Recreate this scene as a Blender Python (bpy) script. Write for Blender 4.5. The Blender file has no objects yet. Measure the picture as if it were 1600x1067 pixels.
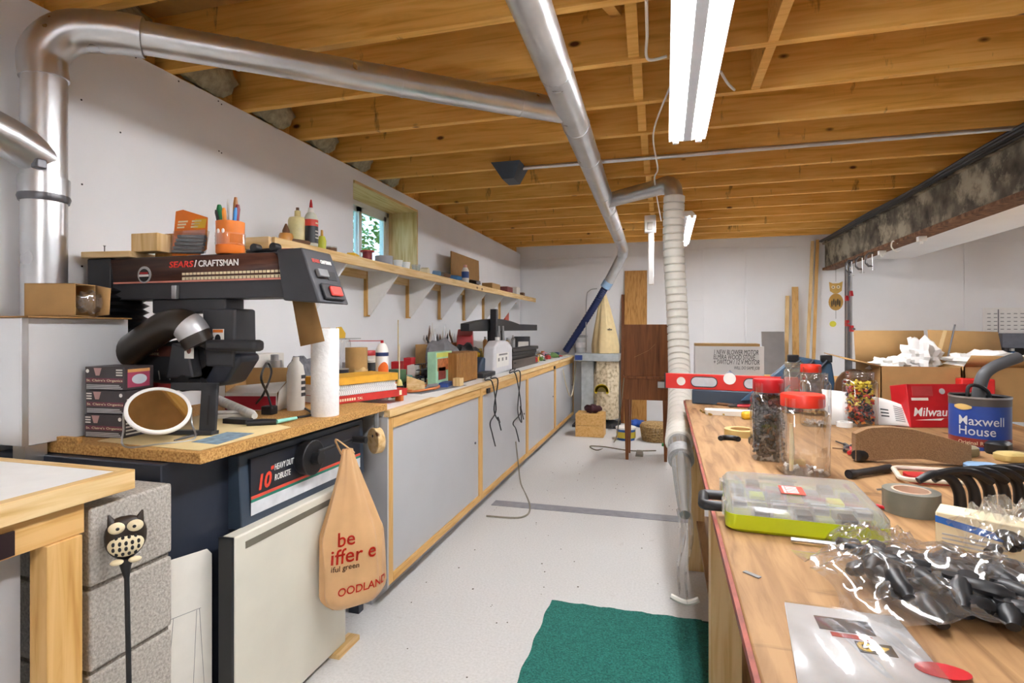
import bpy, math, random
from mathutils import Matrix, Vector
random.seed(7)
scn = bpy.context.scene
COL = scn.collection
PI = math.pi
# ---------------------------------------------------------------- camera
# photograph taken as 1600x1067; depth axis (+Y) vanishes at pixel (1040,514); verticals are vertical
FPX, CU, HV, CAMH = 860.0, 800.0, 514.0, 1.30
YAW = math.atan2(240.0, FPX)
cam_d = bpy.data.cameras.new('camera'); cam = bpy.data.objects.new('camera', cam_d); COL.objects.link(cam)
cam.location = (0, 0, CAMH); cam.rotation_euler = (PI/2, 0, YAW)
cam_d.sensor_width = 36.0; cam_d.sensor_fit = 'HORIZONTAL'; cam_d.lens = 36.0*FPX/1600.0
cam_d.shift_y = -(533.5-HV)/1600.0
cam_d.clip_start = 0.02
scn.camera = cam
# ---------------------------------------------------------------- world, exposure
w = bpy.data.worlds.new('sky'); scn.world = w; w.use_nodes = True
nt = w.node_tree; nt.nodes.clear()
wo = nt.nodes.new('ShaderNodeOutputWorld'); bg = nt.nodes.new('ShaderNodeBackground')
sky = nt.nodes.new('ShaderNodeTexSky'); sky.sky_type = 'HOSEK_WILKIE'; sky.turbidity = 4.0
sky.sun_direction = (0.3, 0.6, 0.75)
nt.links.new(sky.outputs[0], bg.inputs[0]); nt.links.new(bg.outputs[0], wo.inputs[0])
bg.inputs[1].default_value = 14.0
scn.view_settings.view_transform = 'Standard'; scn.view_settings.look = 'None'
scn.view_settings.gamma = 1.0; scn.view_settings.use_curve_mapping = False
scn.view_settings.exposure = 1.2
TUBE = 42.0      # fluorescent tube emission

# ---------------------------------------------------------------- pixel -> place helpers
CS, SN = math.cos(YAW), math.sin(YAW)
def ray(u, v):
    la = (u-CU)/FPX
    return Vector((la*CS-SN, la*SN+CS, (HV-v)/FPX))
def P(u, v, X=None, Y=None, Z=None):
    r = ray(u, v)
    if X is not None: t = X/r.x
    elif Y is not None: t = Y/r.y
    else: t = (Z-CAMH)/r.z
    return Vector((r.x*t, r.y*t, CAMH+r.z*t))
def depth(p): return -p[0]*SN+p[1]*CS
def mpp(p): return depth(p)/FPX          # metres per pixel at a place

# ---------------------------------------------------------------- materials
def lin(h):
    h = h.lstrip('#'); o = []
    for i in (0, 2, 4):
        c = int(h[i:i+2], 16)/255.0
        o.append(c/12.92 if c <= .04045 else ((c+.055)/1.055)**2.4)
    return (*o, 1.0)
MATS = {}
def newmat(name):
    m = bpy.data.materials.new(name); m.use_nodes = True
    return m, m.node_tree, m.node_tree.nodes['Principled BSDF']
def N(nt, t, **kw):
    n = nt.nodes.new(t)
    for k, v in kw.items():
        if k in n.inputs: n.inputs[k].default_value = v
        else: setattr(n, k, v)
    return n
def ramp(nt, stops):
    r = nt.nodes.new('ShaderNodeValToRGB'); e = r.color_ramp.elements
    while len(e) < len(stops): e.new(.5)
    for i, (p, c) in enumerate(stops): e[i].position = p; e[i].color = lin(c) if isinstance(c, str) else c
    return r
def plain(hexc, rough=.5, metal=0.0, var=.12, scale=18.0, bump=0.0, emit=0.0, spec=.5):
    """solid colour with slight procedural variation"""
    key = (hexc, rough, metal, var, scale, bump, emit)
    if key in MATS: return MATS[key]
    m, nt, b = newmat('m_'+hexc.strip('#'))
    b.inputs['Roughness'].default_value = rough; b.inputs['Metallic'].default_value = metal
    b.inputs['Specular IOR Level'].default_value = spec
    c = lin(hexc); tc = N(nt, 'ShaderNodeTexCoord'); no = N(nt, 'ShaderNodeTexNoise', Scale=scale, Detail=4.0)
    nt.links.new(tc.outputs['Object'], no.inputs['Vector'])
    lo = tuple(x*(1-var) for x in c[:3])+(1,); hi = tuple(min(1, x*(1+var)) for x in c[:3])+(1,)
    r = ramp(nt, [(.3, lo), (.7, hi)]); nt.links.new(no.outputs['Fac'], r.inputs['Fac'])
    nt.links.new(r.outputs['Color'], b.inputs['Base Color'])
    if bump:
        bp = N(nt, 'ShaderNodeBump', Strength=bump, Distance=.01)
        nt.links.new(no.outputs['Fac'], bp.inputs['Height']); nt.links.new(bp.outputs[0], b.inputs['Normal'])
    if emit:
        b.inputs['Emission Color'].default_value = c; b.inputs['Emission Strength'].default_value = emit
    MATS[key] = m
    return m
def wood(name, a, bcol, dark, axis=0, scale=6.0, knots=True, rough=.6, stretch=14.0, stain=0.0):
    """grain running along one object axis, with knots and optional dark stains"""
    m, nt, b = newmat(name); b.inputs['Roughness'].default_value = rough
    b.inputs['Specular IOR Level'].default_value = .3
    tc = N(nt, 'ShaderNodeTexCoord'); mp = N(nt, 'ShaderNodeMapping')
    s = [stretch]*3; s[axis] = 1.0; mp.inputs['Scale'].default_value = s
    oi = N(nt, 'ShaderNodeObjectInfo'); ad = N(nt, 'ShaderNodeVectorMath', operation='ADD')
    ml = N(nt, 'ShaderNodeMath', operation='MULTIPLY'); ml.inputs[1].default_value = 37.0
    nt.links.new(oi.outputs['Random'], ml.inputs[0])
    nt.links.new(tc.outputs['Object'], ad.inputs[0]); nt.links.new(ml.outputs[0], ad.inputs[1])
    nt.links.new(ad.outputs[0], mp.inputs['Vector'])
    n1 = N(nt, 'ShaderNodeTexNoise', Scale=scale*.5, Detail=6.0, Distortion=.8)
    nt.links.new(mp.outputs[0], n1.inputs['Vector'])
    r = ramp(nt, [(.28, dark), (.45, bcol), (.62, a)]); nt.links.new(n1.outputs['Fac'], r.inputs['Fac'])
    out = r.outputs['Color']
    def over(fac, col):
        nonlocal out
        mx = N(nt, 'ShaderNodeMix', data_type='RGBA'); mx.inputs[7].default_value = lin(col)
        nt.links.new(fac, mx.inputs[0]); nt.links.new(out, mx.inputs[6]); out = mx.outputs[2]
    if knots:
        m2 = N(nt, 'ShaderNodeMapping'); s2 = [2.6]*3; s2[axis] = 1.3; m2.inputs['Scale'].default_value = s2
        nt.links.new(ad.outputs[0], m2.inputs['Vector'])
        vo = N(nt, 'ShaderNodeTexVoronoi', Scale=2.4); nt.links.new(m2.outputs[0], vo.inputs['Vector'])
        k = ramp(nt, [(.05, (1, 1, 1, 1)), (.10, (0, 0, 0, 1))]); nt.links.new(vo.outputs['Distance'], k.inputs['Fac'])
        over(k.outputs['Color'], '5a3414')
    if stain:
        m3 = N(nt, 'ShaderNodeMapping'); s3 = [2.0]*3; s3[axis] = 9.0; m3.inputs['Scale'].default_value = s3
        nt.links.new(ad.outputs[0], m3.inputs['Vector'])
        n3 = N(nt, 'ShaderNodeTexNoise', Scale=1.1, Detail=5.0, Roughness=.65); nt.links.new(m3.outputs[0], n3.inputs['Vector'])
        k3 = ramp(nt, [(.63, (0, 0, 0, 1)), (.71, (stain, stain, stain, 1))]); nt.links.new(n3.outputs['Fac'], k3.inputs['Fac'])
        over(k3.outputs['Color'], '3a2410')
    nt.links.new(out, b.inputs['Base Color'])
    bp = N(nt, 'ShaderNodeBump', Strength=.15, Distance=.004)
    nt.links.new(n1.outputs['Fac'], bp.inputs['Height']); nt.links.new(bp.outputs[0], b.inputs['Normal'])
    return m
def speckle(name, base, cols, scale=120.0, rough=.8, bump=.2, big=None, thr=.62):
    m, nt, b = newmat(name); b.inputs['Roughness'].default_value = rough
    tc = N(nt, 'ShaderNodeTexCoord'); n1 = N(nt, 'ShaderNodeTexNoise', Scale=scale, Detail=3.0)
    nt.links.new(tc.outputs['Object'], n1.inputs['Vector'])
    r = ramp(nt, [(.3, cols[0]), (.5, base), (.7, cols[1])]); nt.links.new(n1.outputs['Fac'], r.inputs['Fac'])
    out = r.outputs['Color']
    if big:
        n2 = N(nt, 'ShaderNodeTexNoise', Scale=big[0], Detail=6.0, Roughness=.7); nt.links.new(tc.outputs['Object'], n2.inputs['Vector'])
        k = ramp(nt, [(thr, (0, 0, 0, 1)), (thr+.12, (big[2], big[2], big[2], 1))]); nt.links.new(n2.outputs['Fac'], k.inputs['Fac'])
        mx = N(nt, 'ShaderNodeMix', data_type='RGBA'); mx.inputs[7].default_value = lin(big[1])
        nt.links.new(k.outputs['Color'], mx.inputs[0]); nt.links.new(out, mx.inputs[6]); out = mx.outputs[2]
    nt.links.new(out, b.inputs['Base Color'])
    bp = N(nt, 'ShaderNodeBump', Strength=bump, Distance=.006)
    nt.links.new(n1.outputs['Fac'], bp.inputs['Height']); nt.links.new(bp.outputs[0], b.inputs['Normal'])
    return m
def clear(name, tint='ffffff', gloss=.12, rough=.05, haze=0.0):
    """thin clear plastic: see-through with a glossy coat, optional milky haze"""
    m = bpy.data.materials.new(name); m.use_nodes = True; nt = m.node_tree; nt.nodes.clear()
    o = N(nt, 'ShaderNodeOutputMaterial'); tr = N(nt, 'ShaderNodeBsdfTransparent'); gl = N(nt, 'ShaderNodeBsdfGlossy')
    tr.inputs[0].default_value = lin(tint); gl.inputs['Roughness'].default_value = rough
    lw = N(nt, 'ShaderNodeLayerWeight', Blend=.35); ad = N(nt, 'ShaderNodeMath', operation='MULTIPLY_ADD')
    ad.inputs[1].default_value = .55; ad.inputs[2].default_value = gloss; nt.links.new(lw.outputs['Facing'], ad.inputs[0])
    mx = N(nt, 'ShaderNodeMixShader'); nt.links.new(ad.outputs[0], mx.inputs[0])
    nt.links.new(tr.outputs[0], mx.inputs[1]); nt.links.new(gl.outputs[0], mx.inputs[2]); last = mx
    if haze:
        df = N(nt, 'ShaderNodeBsdfDiffuse'); df.inputs[0].default_value = lin('e8e6e2')
        m2 = N(nt, 'ShaderNodeMixShader'); m2.inputs[0].default_value = haze
        nt.links.new(mx.outputs[0], m2.inputs[1]); nt.links.new(df.outputs[0], m2.inputs[2]); last = m2
    nt.links.new(last.outputs[0], o.inputs[0])
    return m

# ---------------------------------------------------------------- mesh builder (world coordinates)
def T(x=0, y=0, z=0, rz=0, rx=0, ry=0):
    return Matrix.Translation((x, y, z)) @ Matrix.Rotation(rz, 4, 'Z') @ Matrix.Rotation(ry, 4, 'Y') @ Matrix.Rotation(rx, 4, 'X')
def basis(o, right, up):
    """matrix whose local x is 'right', y is 'up', z points out of the face"""
    r = Vector(right).normalized(); u = Vector(up); u = (u-r*u.dot(r)).normalized(); n = r.cross(u)
    m = Matrix.Identity(4)
    for i in range(3): m[i][0] = r[i]; m[i][1] = u[i]; m[i][2] = n[i]; m[i][3] = o[i]
    return m
class MB:
    def __init__(s, M=None): s.v = []; s.f = []; s.M = M or Matrix.Identity(4)
    def add(s, vs, fs):
        k = len(s.v); s.v += [s.M @ Vector(p) for p in vs]; s.f += [tuple(i+k for i in f) for f in fs]; return s
    def bx(s, x0, x1, y0, y1, z0, z1):
        return s.add([(x0,y0,z0),(x1,y0,z0),(x1,y1,z0),(x0,y1,z0),(x0,y0,z1),(x1,y0,z1),(x1,y1,z1),(x0,y1,z1)],
                     [(0,3,2,1),(4,5,6,7),(0,1,5,4),(1,2,6,5),(2,3,7,6),(3,0,4,7)])
    def bc(s, cx, cy, cz, sx, sy, sz): return s.bx(cx-sx/2, cx+sx/2, cy-sy/2, cy+sy/2, cz-sz/2, cz+sz/2)
    def hexa(s, bot, top):
        """six-sided solid from four bottom and four top corners (counter-clockwise)"""
        return s.add(list(bot)+list(top), [(0,3,2,1),(4,5,6,7),(0,1,5,4),(1,2,6,5),(2,3,7,6),(3,0,4,7)])
    def rings(s, rs, cap=True, closed=False):
        n = len(rs[0]); vs = [p for r in rs for p in r]; fs = []; m = len(rs)
        for i in range(m if closed else m-1):
            a, b = i*n, ((i+1) % m)*n
            for j in range(n): k = (j+1) % n; fs.append((a+j, a+k, b+k, b+j))
        if cap and not closed: fs.append(tuple(reversed(range(n)))); fs.append(tuple((m-1)*n+j for j in range(n)))
        return s.add(vs, fs)
    def tube(s, pts, r, n=8, cap=True, closed=False, flat=1.0):
        pts = [Vector(p) for p in pts]; m = len(pts); rs = []
        t0 = (pts[1]-pts[0]).normalized(); up = Vector((0, 0, 1)) if abs(t0.z) < .9 else Vector((1, 0, 0))
        a = t0.cross(up).normalized()
        for i, p in enumerate(pts):
            if closed: t = pts[(i+1) % m]-pts[i-1]
            else: t = pts[min(i+1, m-1)]-pts[max(i-1, 0)]
            t.normalize(); a = (a-t*a.dot(t)).normalized(); b = t.cross(a)
            rr = r[i] if isinstance(r, (list, tuple)) else r
            rs.append([p+a*(rr*math.cos(2*PI*j/n))+b*(rr*flat*math.sin(2*PI*j/n)) for j in range(n)])
        return s.rings(rs, cap, closed)
    def cyl(s, p0, p1, r, r1=None, n=20): return s.tube([p0, p1], [r, r if r1 is None else r1], n)
    def lathe(s, prof, c=(0, 0, 0), n=24, cap=True, sq=0.0):
        """profile (radius, z) turned about z; sq>0 squares the section"""
        rs = []
        for r, z in prof:
            ring = []
            for j in range(n):
                a = 2*PI*(j+.5)/n; q = 1.0
                if sq: q = 1.0/((abs(math.cos(a))**sq+abs(math.sin(a))**sq)**(1.0/sq))
                ring.append((c[0]+r*q*math.cos(a), c[1]+r*q*math.sin(a), c[2]+z))
            rs.append(ring)
        return s.rings(rs, cap)
    def prism(s, poly, ax, a0, a1):
        """polygon extruded along axis 'x','y' or 'z'"""
        def mk(p, a): return {'x': (a, p[0], p[1]), 'y': (p[0], a, p[1]), 'z': (p[0], p[1], a)}[ax]
        n = len(poly); vs = [mk(p, a0) for p in poly]+[mk(p, a1) for p in poly]
        fs = [tuple(reversed(range(n))), tuple(range(n, 2*n))]+[(i, (i+1) % n, n+(i+1) % n, n+i) for i in range(n)]
        return s.add(vs, fs)
    def ell(s, c, r, nu=16, nv=10, fn=None):
        rs = []
        for i in range(1, nv):
            t = PI*i/nv; ring = []
            for j in range(nu):
                a = 2*PI*j/nu; d = Vector((math.sin(t)*math.cos(a), math.sin(t)*math.sin(a), -math.cos(t)))
                k = fn(d) if fn else 1.0
                ring.append((c[0]+r[0]*d.x*k, c[1]+r[1]*d.y*k, c[2]+r[2]*d.z*k))
            rs.append(ring)
        n = len(s.v); s.rings(rs, False)
        k = len(s.v); s.v += [s.M @ Vector((c[0], c[1], c[2]-r[2])), s.M @ Vector((c[0], c[1], c[2]+r[2]))]
        for j in range(nu):
            s.f.append((n+(j+1) % nu, n+j, k)); b = n+(nv-2)*nu; s.f.append((b+j, b+(j+1) % nu, k+1))
        return s
    def sheet(s, fn, nu, nv):
        """open surface fn(a,b) for a,b in 0..1"""
        vs = [fn(i/nu, j/nv) for j in range(nv+1) for i in range(nu+1)]
        return s.add(vs, [(j*(nu+1)+i, j*(nu+1)+i+1, (j+1)*(nu+1)+i+1, (j+1)*(nu+1)+i) for j in range(nv) for i in range(nu)])
    def text(s, body, size, width=None, M=None, bold=0.0, shear=0.0, depth=.0006, align='LEFT', fn=None):
        cu = bpy.data.curves.new('t', 'FONT'); cu.body = body; cu.size = size; cu.shear = shear; cu.offset = bold*size
        cu.extrude = depth; cu.align_x = align; cu.resolution_u = 3
        o = bpy.data.objects.new('t', cu); me = bpy.data.meshes.new_from_object(o)
        vs = [Vector(p.co) for p in me.vertices]; fs = [tuple(p.vertices) for p in me.polygons]
        bpy.data.objects.remove(o); bpy.data.curves.remove(cu); bpy.data.meshes.remove(me)
        if not vs: return s
        if width:
            x0 = min(p.x for p in vs); x1 = max(p.x for p in vs); k = width/max(1e-6, x1-x0)
            for p in vs: p.x *= k
        if fn: vs = [Vector(fn(p)) for p in vs]
        elif M: vs = [M @ p for p in vs]
        return s.add(vs, fs)
    def build(s, name, mat, parent=None, bevel=0.0, smooth=40.0, solid=0.0, origin=None, fix=False):
        o0 = Vector((0, 0, 0))
        if parent is not None: o0 = Vector(parent.get('_o', (0, 0, 0)))
        elif origin is not None: o0 = Vector(origin)
        elif s.v:
            xs = [p.x for p in s.v]; ys = [p.y for p in s.v]; zs = [p.z for p in s.v]
            o0 = Vector(((min(xs)+max(xs))/2, (min(ys)+max(ys))/2, min(zs)))
        me = bpy.data.meshes.new(name); me.from_pydata([tuple(p-o0) for p in s.v], [], s.f)
        if smooth:
            me.polygons.foreach_set('use_smooth', [True]*len(me.polygons)); me.update()
            me.set_sharp_from_angle(angle=math.radians(smooth))
        me.update()
        me.materials.append(mat)
        o = bpy.data.objects.new(name, me); COL.objects.link(o)
        o['_o'] = tuple(o0)
        if parent is not None: o.parent = parent
        else: o.location = o0
        if solid:
            md = o.modifiers.new('thickness', 'SOLIDIFY'); md.thickness = solid; md.offset = 0
        if bevel:
            md = o.modifiers.new('edge', 'BEVEL'); md.width = bevel; md.segments = 2; md.limit_method = 'ANGLE'; md.angle_limit = math.radians(40)
        return o
def tag(o, label, cat, group=None):
    o['label'] = label; o['category'] = cat
    if group: o['group'] = group
    return o
def thing(name, label, cat, loc, group=None):
    o = bpy.data.objects.new(name, None); COL.objects.link(o); o.location = loc; o['_o'] = tuple(loc)
    o.empty_display_size = .05
    return tag(o, label, cat, group)
def one(name, mb, mat, label, cat, group=None, **kw):
    return tag(mb.build(name, mat, **kw), label, cat, group)
def struct(name, mb, mat, **kw):
    kw.setdefault('origin', (0, 0, 0))
    o = mb.build(name, mat, **kw); o['kind'] = 'structure'; return o
def spline(pts, k=8):
    pts = [Vector(p) for p in pts]; out = []
    for i in range(len(pts)-1):
        p0, p1, p2, p3 = pts[max(i-1, 0)], pts[i], pts[i+1], pts[min(i+2, len(pts)-1)]
        for j in range(k):
            t = j/k
            out.append(.5*((2*p1)+(p2-p0)*t+(2*p0-5*p1+4*p2-p3)*t*t+(3*p1-p0-3*p2+p3)*t*t*t))
    return out+[pts[-1]]
def circle(c, r, n=24, a0=0, a1=2*PI, ax='z'):
    o = []
    for i in range(n):
        a = a0+(a1-a0)*i/(n if abs(a1-a0-2*PI) < 1e-6 else n-1)
        x, y = r*math.cos(a), r*math.sin(a)
        o.append({'z': (c[0]+x, c[1]+y, c[2]), 'y': (c[0]+x, c[1], c[2]+y), 'x': (c[0], c[1]+x, c[2]+y)}[ax])
    return o
rnd = random.uniform
# ---------------------------------------------------------------- shared materials
M_JOIST = wood('joist_pine', 'efbe6a', 'e6b058', 'd09a42', axis=0, scale=5, stain=.75)
M_PINE_Y = wood('pine_lengthwise', 'e8cb98', 'dcb980', 'c89e60', axis=1, scale=6)
M_PINE_Z = wood('pine_upright', 'e8cb98', 'dcb980', 'c89e60', axis=2, scale=6)
M_PINE_X = wood('pine_crosswise', 'e8cb98', 'dcb980', 'c89e60', axis=0, scale=6)
M_TRIM_Y = wood('cabinet_trim_lengthwise', 'dcb274', 'd2a562', 'bd8c48', axis=1, scale=6, knots=False)
M_TRIM_Z = wood('cabinet_trim_upright', 'dcb274', 'd2a562', 'bd8c48', axis=2, scale=6, knots=False)
M_PLY = wood('plywood_bench', 'a8835a', '94704a', '765434', axis=1, scale=8, stretch=9, stain=.45)
M_OAK = wood('oak_board', 'b98a4c', 'a97a3e', '8d6330', axis=2, scale=8, knots=False)
M_WALNUT = wood('dark_brown_wood', '84512c', '744524', '5c3218', axis=2, scale=5, knots=False, rough=.45)
M_CHIP = speckle('particle_board', 'b98a4a', ('8f6430', 'd3a866'), scale=160, bump=.3)
M_CARD = plain('#b08a58', .85, var=.06); M_CARD2 = plain('#9a7444', .85, var=.06)
M_WALL = plain('#eff0f2', .75, var=.02, scale=3)
M_MELA = plain('#b9babd', .45, var=.025, scale=4)
M_WHITE = plain('#efeeea', .5, var=.03); M_OFF = plain('#dcd8cf', .5, var=.05)
M_PAPER = plain('#f0efec', .85, var=.03); M_CREAM = plain('#e7d9b4', .7, var=.04)
M_BLACK = plain('#17181b', .45, var=.15); M_DARK = plain('#2a2b2f', .5, var=.12); M_GREY = plain('#7d7e80', .55)
M_LGREY = plain('#b4b5b6', .5); M_NAVY = plain('#252b38', .42, var=.08); M_STEELBLUE = plain('#33404f', .45, var=.08)
M_CHAR = plain('#3a3b40', .5, var=.08)
M_RED = plain('#b3161f', .4, var=.06); M_LIDRED = plain('#d2301c', .4, var=.04); M_ORANGE = plain('#e2761c', .5, var=.05)
M_YEL = plain('#e0b42a', .5, var=.05); M_BLUE = plain('#2b4a8c', .45); M_TEAL = plain('#8ed0c0', .5); M_GREEN = plain('#2f8a4a', .5)
M_LIME = plain('#c2cf12', .4, var=.04); M_BROWN = plain('#6a4a30', .6); M_PINK = plain('#b8466a', .6)
M_STEEL = plain('#b9bbbd', .3, metal=.9, var=.1, scale=6); M_DSTEEL = plain('#6d6d70', .35, metal=.85, var=.15)
M_BRASS = plain('#c0a050', .35, metal=.8)
def galv():
    m, nt, b = newmat('galvanised_steel'); b.inputs['Metallic'].default_value = .92
    tc = N(nt, 'ShaderNodeTexCoord'); n = N(nt, 'ShaderNodeTexNoise', Scale=7.0, Detail=3.0); nt.links.new(tc.outputs['Object'], n.inputs['Vector'])
    r = ramp(nt, [(.3, 'c2c4c6'), (.7, 'd8d9da')]); nt.links.new(n.outputs['Fac'], r.inputs['Fac']); nt.links.new(r.outputs[0], b.inputs['Base Color'])
    r2 = ramp(nt, [(.3, (.27, .27, .27, 1)), (.7, (.36, .36, .36, 1))]); nt.links.new(n.outputs['Fac'], r2.inputs['Fac']); nt.links.new(r2.outputs[0], b.inputs['Roughness'])
    return m
M_GALV = galv()
M_FLOOR = speckle('painted_floor', 'd2d1cf', ('cac9c6', 'd9d8d6'), scale=90, rough=.6, bump=.12, big=(9.0, '9c968c', .55), thr=.64)
M_BLOCK = speckle('concrete_block', 'b0aaa0', ('98928a', 'c4beb4'), scale=140, rough=.95, bump=.6, big=(6, '857c70', .5))
M_MORTAR = speckle('mortar', '837b70', ('6a635a', '9a9288'), scale=120, rough=.95, bump=.8)
M_BEAM = speckle('weathered_beam', '5f574a', ('332c26', '8f8674'), scale=7, rough=.85, bump=.5, big=(3.2, 'b0a690', .8), thr=.5)
M_RUST = speckle('rusty_flange', '6e4c34', ('4a3020', '8a6648'), scale=22, rough=.85, bump=.3)
M_MAT = speckle('green_carpet', '1f6a60', ('154f48', '318074'), scale=150, rough=1.0, bump=1.0)
M_CANVAS = plain('#d8c394', .9, var=.06, bump=.2); M_FELT = speckle('brown_felt', '8a6a4a', ('7a5c40', '987856'), scale=340, rough=1.0, bump=.5)
M_HOSE = plain('#e4e1d8', .5, var=.03)
M_CLEAR = clear('clear_plastic'); M_BAG = clear('clear_bag', gloss=.09, rough=.14, haze=.05); M_FROST = clear('frosted_lid', tint='f0f2ee', gloss=.12, rough=.15, haze=.22)
M_AMBER = clear('amber_plastic', tint='e6d28c', gloss=.12, haze=.15); M_GLASS = clear('window_glass', tint='e8f4f0', gloss=.05, rough=.01)
M_DUCTCLEAR = clear('grey_clear_hose', tint='b4b4b0', gloss=.22, rough=.2, haze=.2)
M_MIRROR = plain('#e8e8e8', .03, metal=1.0, var=.01)
M_SHOPBAG = plain('#d3a878', .35, var=.1, scale=9)
M_VINYL = plain('#eceef0', .35, var=.02)
M_TRAY = plain('#9a9aa4', .5)
# ---------------------------------------------------------------- room shell
XL, YB, HJ, XR, YF = -2.09, 7.95, 2.42, 6.2, -3.2
WY0, WY1, WZ0, WZ1 = 3.385, 4.42, 1.74, 2.34          # window opening in the left wall
floor = struct('floor', MB().bx(XL-.1, XR+.1, YF-.1, YB+.1, -.12, 0), M_FLOOR)
wl = MB()
wl.bx(XL-.34, XL, YF, WY0, 0, HJ); wl.bx(XL-.34, XL, WY1, YB, 0, HJ)
wl.bx(XL-.34, XL, WY0, WY1, 0, WZ0); wl.bx(XL-.34, XL, WY0, WY1, WZ1, HJ)
wall_left = struct('wall_left', wl, M_WALL)
# drywall screws along the sheet edges
for (u, v) in ((212,90),(279,127),(341,158),(346,163),(342,236),(346,239),(127,156),(78,138),(188,207),(128,288),(128,416),(103,352)):
    p = P(u, v, X=XL); m = MB().cyl((XL-.001, p.y, p.z), (XL+.0015, p.y, p.z), .0035, n=8); m.build('screw_head', M_DARK, wall_left)
wall_back = struct('wall_back', MB().bx(XL-.34, XR+.1, YB, YB+.15, 0, 2.68), M_WALL)
wall_right = struct('wall_right', MB().bx(XR, XR+.12, YF, YB+.1, 0, 2.68), M_WALL)
wall_front = struct('wall_front', MB().bx(XL-.34, XR+.1, YF-.12, YF, 0, 2.68), M_WALL)
# wallboard sheets of the back wall
def sheet(u0, u1, v0, v1, th):
    a = P(u0, v1, Y=YB); b = P(u1, v0, Y=YB)
    MB().bx(a.x, b.x, YB-th, YB+.01, max(.02, a.z), min(b.z, 2.415)).build('wallboard_sheet', M_WALL, wall_back, bevel=.002)
sheet(815, 1060, 398, 700, .006); sheet(1062, 1097, 390, 470, .012); sheet(1099, 1163, 386, 700, .009); sheet(1165, 1282, 384, 700, .006)
sheet(1330, 1504, 376, 700, .006); sheet(1506, 1640, 374, 700, .009)
# ceiling: subfloor with joists, blocking and rim insulation
ceiling = struct('ceiling', MB().bx(XL-.1, XR, YF, YB, 2.655, 2.70), plain('#b98c4e', .7, var=.1))
MB().bx(XL-.10, XL-.06, YF, YB, HJ+.0005, 2.68).build('rim_board', M_JOIST, ceiling)
NJ = 23; JY = [2.36+.445*(i-11) for i in range(NJ)]
jm = None
for y in JY:
    if y > YB-.03 or y < YF: continue
    mb = MB(T(0, y, 0)).bx(XL-.058, XR-.01, -.019, .019, HJ, 2.655)
    if jm is None:
        j = mb.build('joist', M_JOIST, ceiling, origin=(0, 0, 0)); jm = j; y_first = y
    else:
        j = jm.copy(); COL.objects.link(j); j.parent = ceiling; j.location.y = y-y_first
rest = [y for y in JY if 1.0 < y < 6.0]
for y in rest:      # diagonal bridging straps and solid blocking
    x = -.20; s = 1 if int(y*10) % 2 else -1
    a, b = (x-.022, x+.022)
    MB().add([(a,y+.02,HJ+.01),(b,y+.02,HJ+.01),(b,y+.02,HJ+.05),(a,y+.02,HJ+.05),(a,y+.425,2.61),(b,y+.425,2.61),(b,y+.425,2.65),(a,y+.425,2.65)],
             [(0,1,2,3),(4,7,6,5),(0,4,5,1),(1,5,6,2),(2,6,7,3),(3,7,4,0)]).build('bridging_strap', M_JOIST, ceiling)
    c = x+.05
    MB().add([(c,y+.02,2.61),(c+.044,y+.02,2.61),(c+.044,y+.02,2.65),(c,y+.02,2.65),(c,y+.425,HJ+.01),(c+.044,y+.425,HJ+.01),(c+.044,y+.425,HJ+.05),(c,y+.425,HJ+.05)],
             [(0,1,2,3),(4,7,6,5),(0,4,5,1),(1,5,6,2),(2,6,7,3),(3,7,4,0)]).build('bridging_strap', M_JOIST, ceiling)
for y in JY[9:12]:
    MB().bx(.385, .423, y+.019, y+.426, HJ+.002, 2.655).build('blocking', M_JOIST, ceiling)
M_INS = plain('#a39b80', 1.0, var=.25, scale=30, bump=1.0)
for y in JY[9:15]:
    MB().ell((XL-.01, y+.20, 2.54), (.06, .19, .105), 14, 10, fn=lambda d: 1+.18*math.sin(9*d.x+5*d.y)*math.cos(7*d.z)).build('insulation_batt', M_INS, ceiling)
# window 1 : pine lined recess, white vinyl slider
win = struct('window_1', MB().bx(XL-.34, XL-.27, WY0+.02, WY0+.06, WZ0+.02, WZ1-.02)
             .bx(XL-.34, XL-.27, WY1-.06, WY1-.02, WZ0+.02, WZ1-.02).bx(XL-.34, XL-.27, WY0+.02, WY1-.02, WZ1-.06, WZ1-.02)
             .bx(XL-.34, XL-.27, WY0+.02, WY1-.02, WZ0+.02, WZ0+.06), M_VINYL)
MB().bx(XL-.34, XL+.001, WY1-.02, WY1, WZ0, WZ1).build('jamb_board', M_PINE_Z, win)
MB().bx(XL-.34, XL-.27, WY0, WY0+.02, WZ0, WZ1).build('jamb_board', M_PINE_Z, win)
MB().bx(XL-.34, XL+.001, WY0+.02, WY1-.02, WZ1-.02, WZ1).build('head_board', M_PINE_Y, win)
MB().bx(XL-.34, XL+.001, WY0+.02, WY1-.02, WZ0, WZ0+.02).build('sill_board', M_PINE_Y, win)
ym = (WY0+WY1)/2+.03
for (a, b, x) in ((WY0+.06, ym+.02, XL-.305), (ym-.02, WY1-.06, XL-.285)):
    sa = MB().bx(x-.012, x+.012, a, a+.045, WZ0+.06, WZ1-.06).bx(x-.012, x+.012, b-.045, b, WZ0+.06, WZ1-.06)
    sa.bx(x-.012, x+.012, a, b, WZ0+.06, WZ0+.1).bx(x-.012, x+.012, a, b, WZ1-.1, WZ1-.06)
    so = sa.build('sash', M_VINYL, win)
    MB().bx(x-.003, x+.003, a+.045, b-.045, WZ0+.1, WZ1-.1).build('pane', M_GLASS, so)
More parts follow.
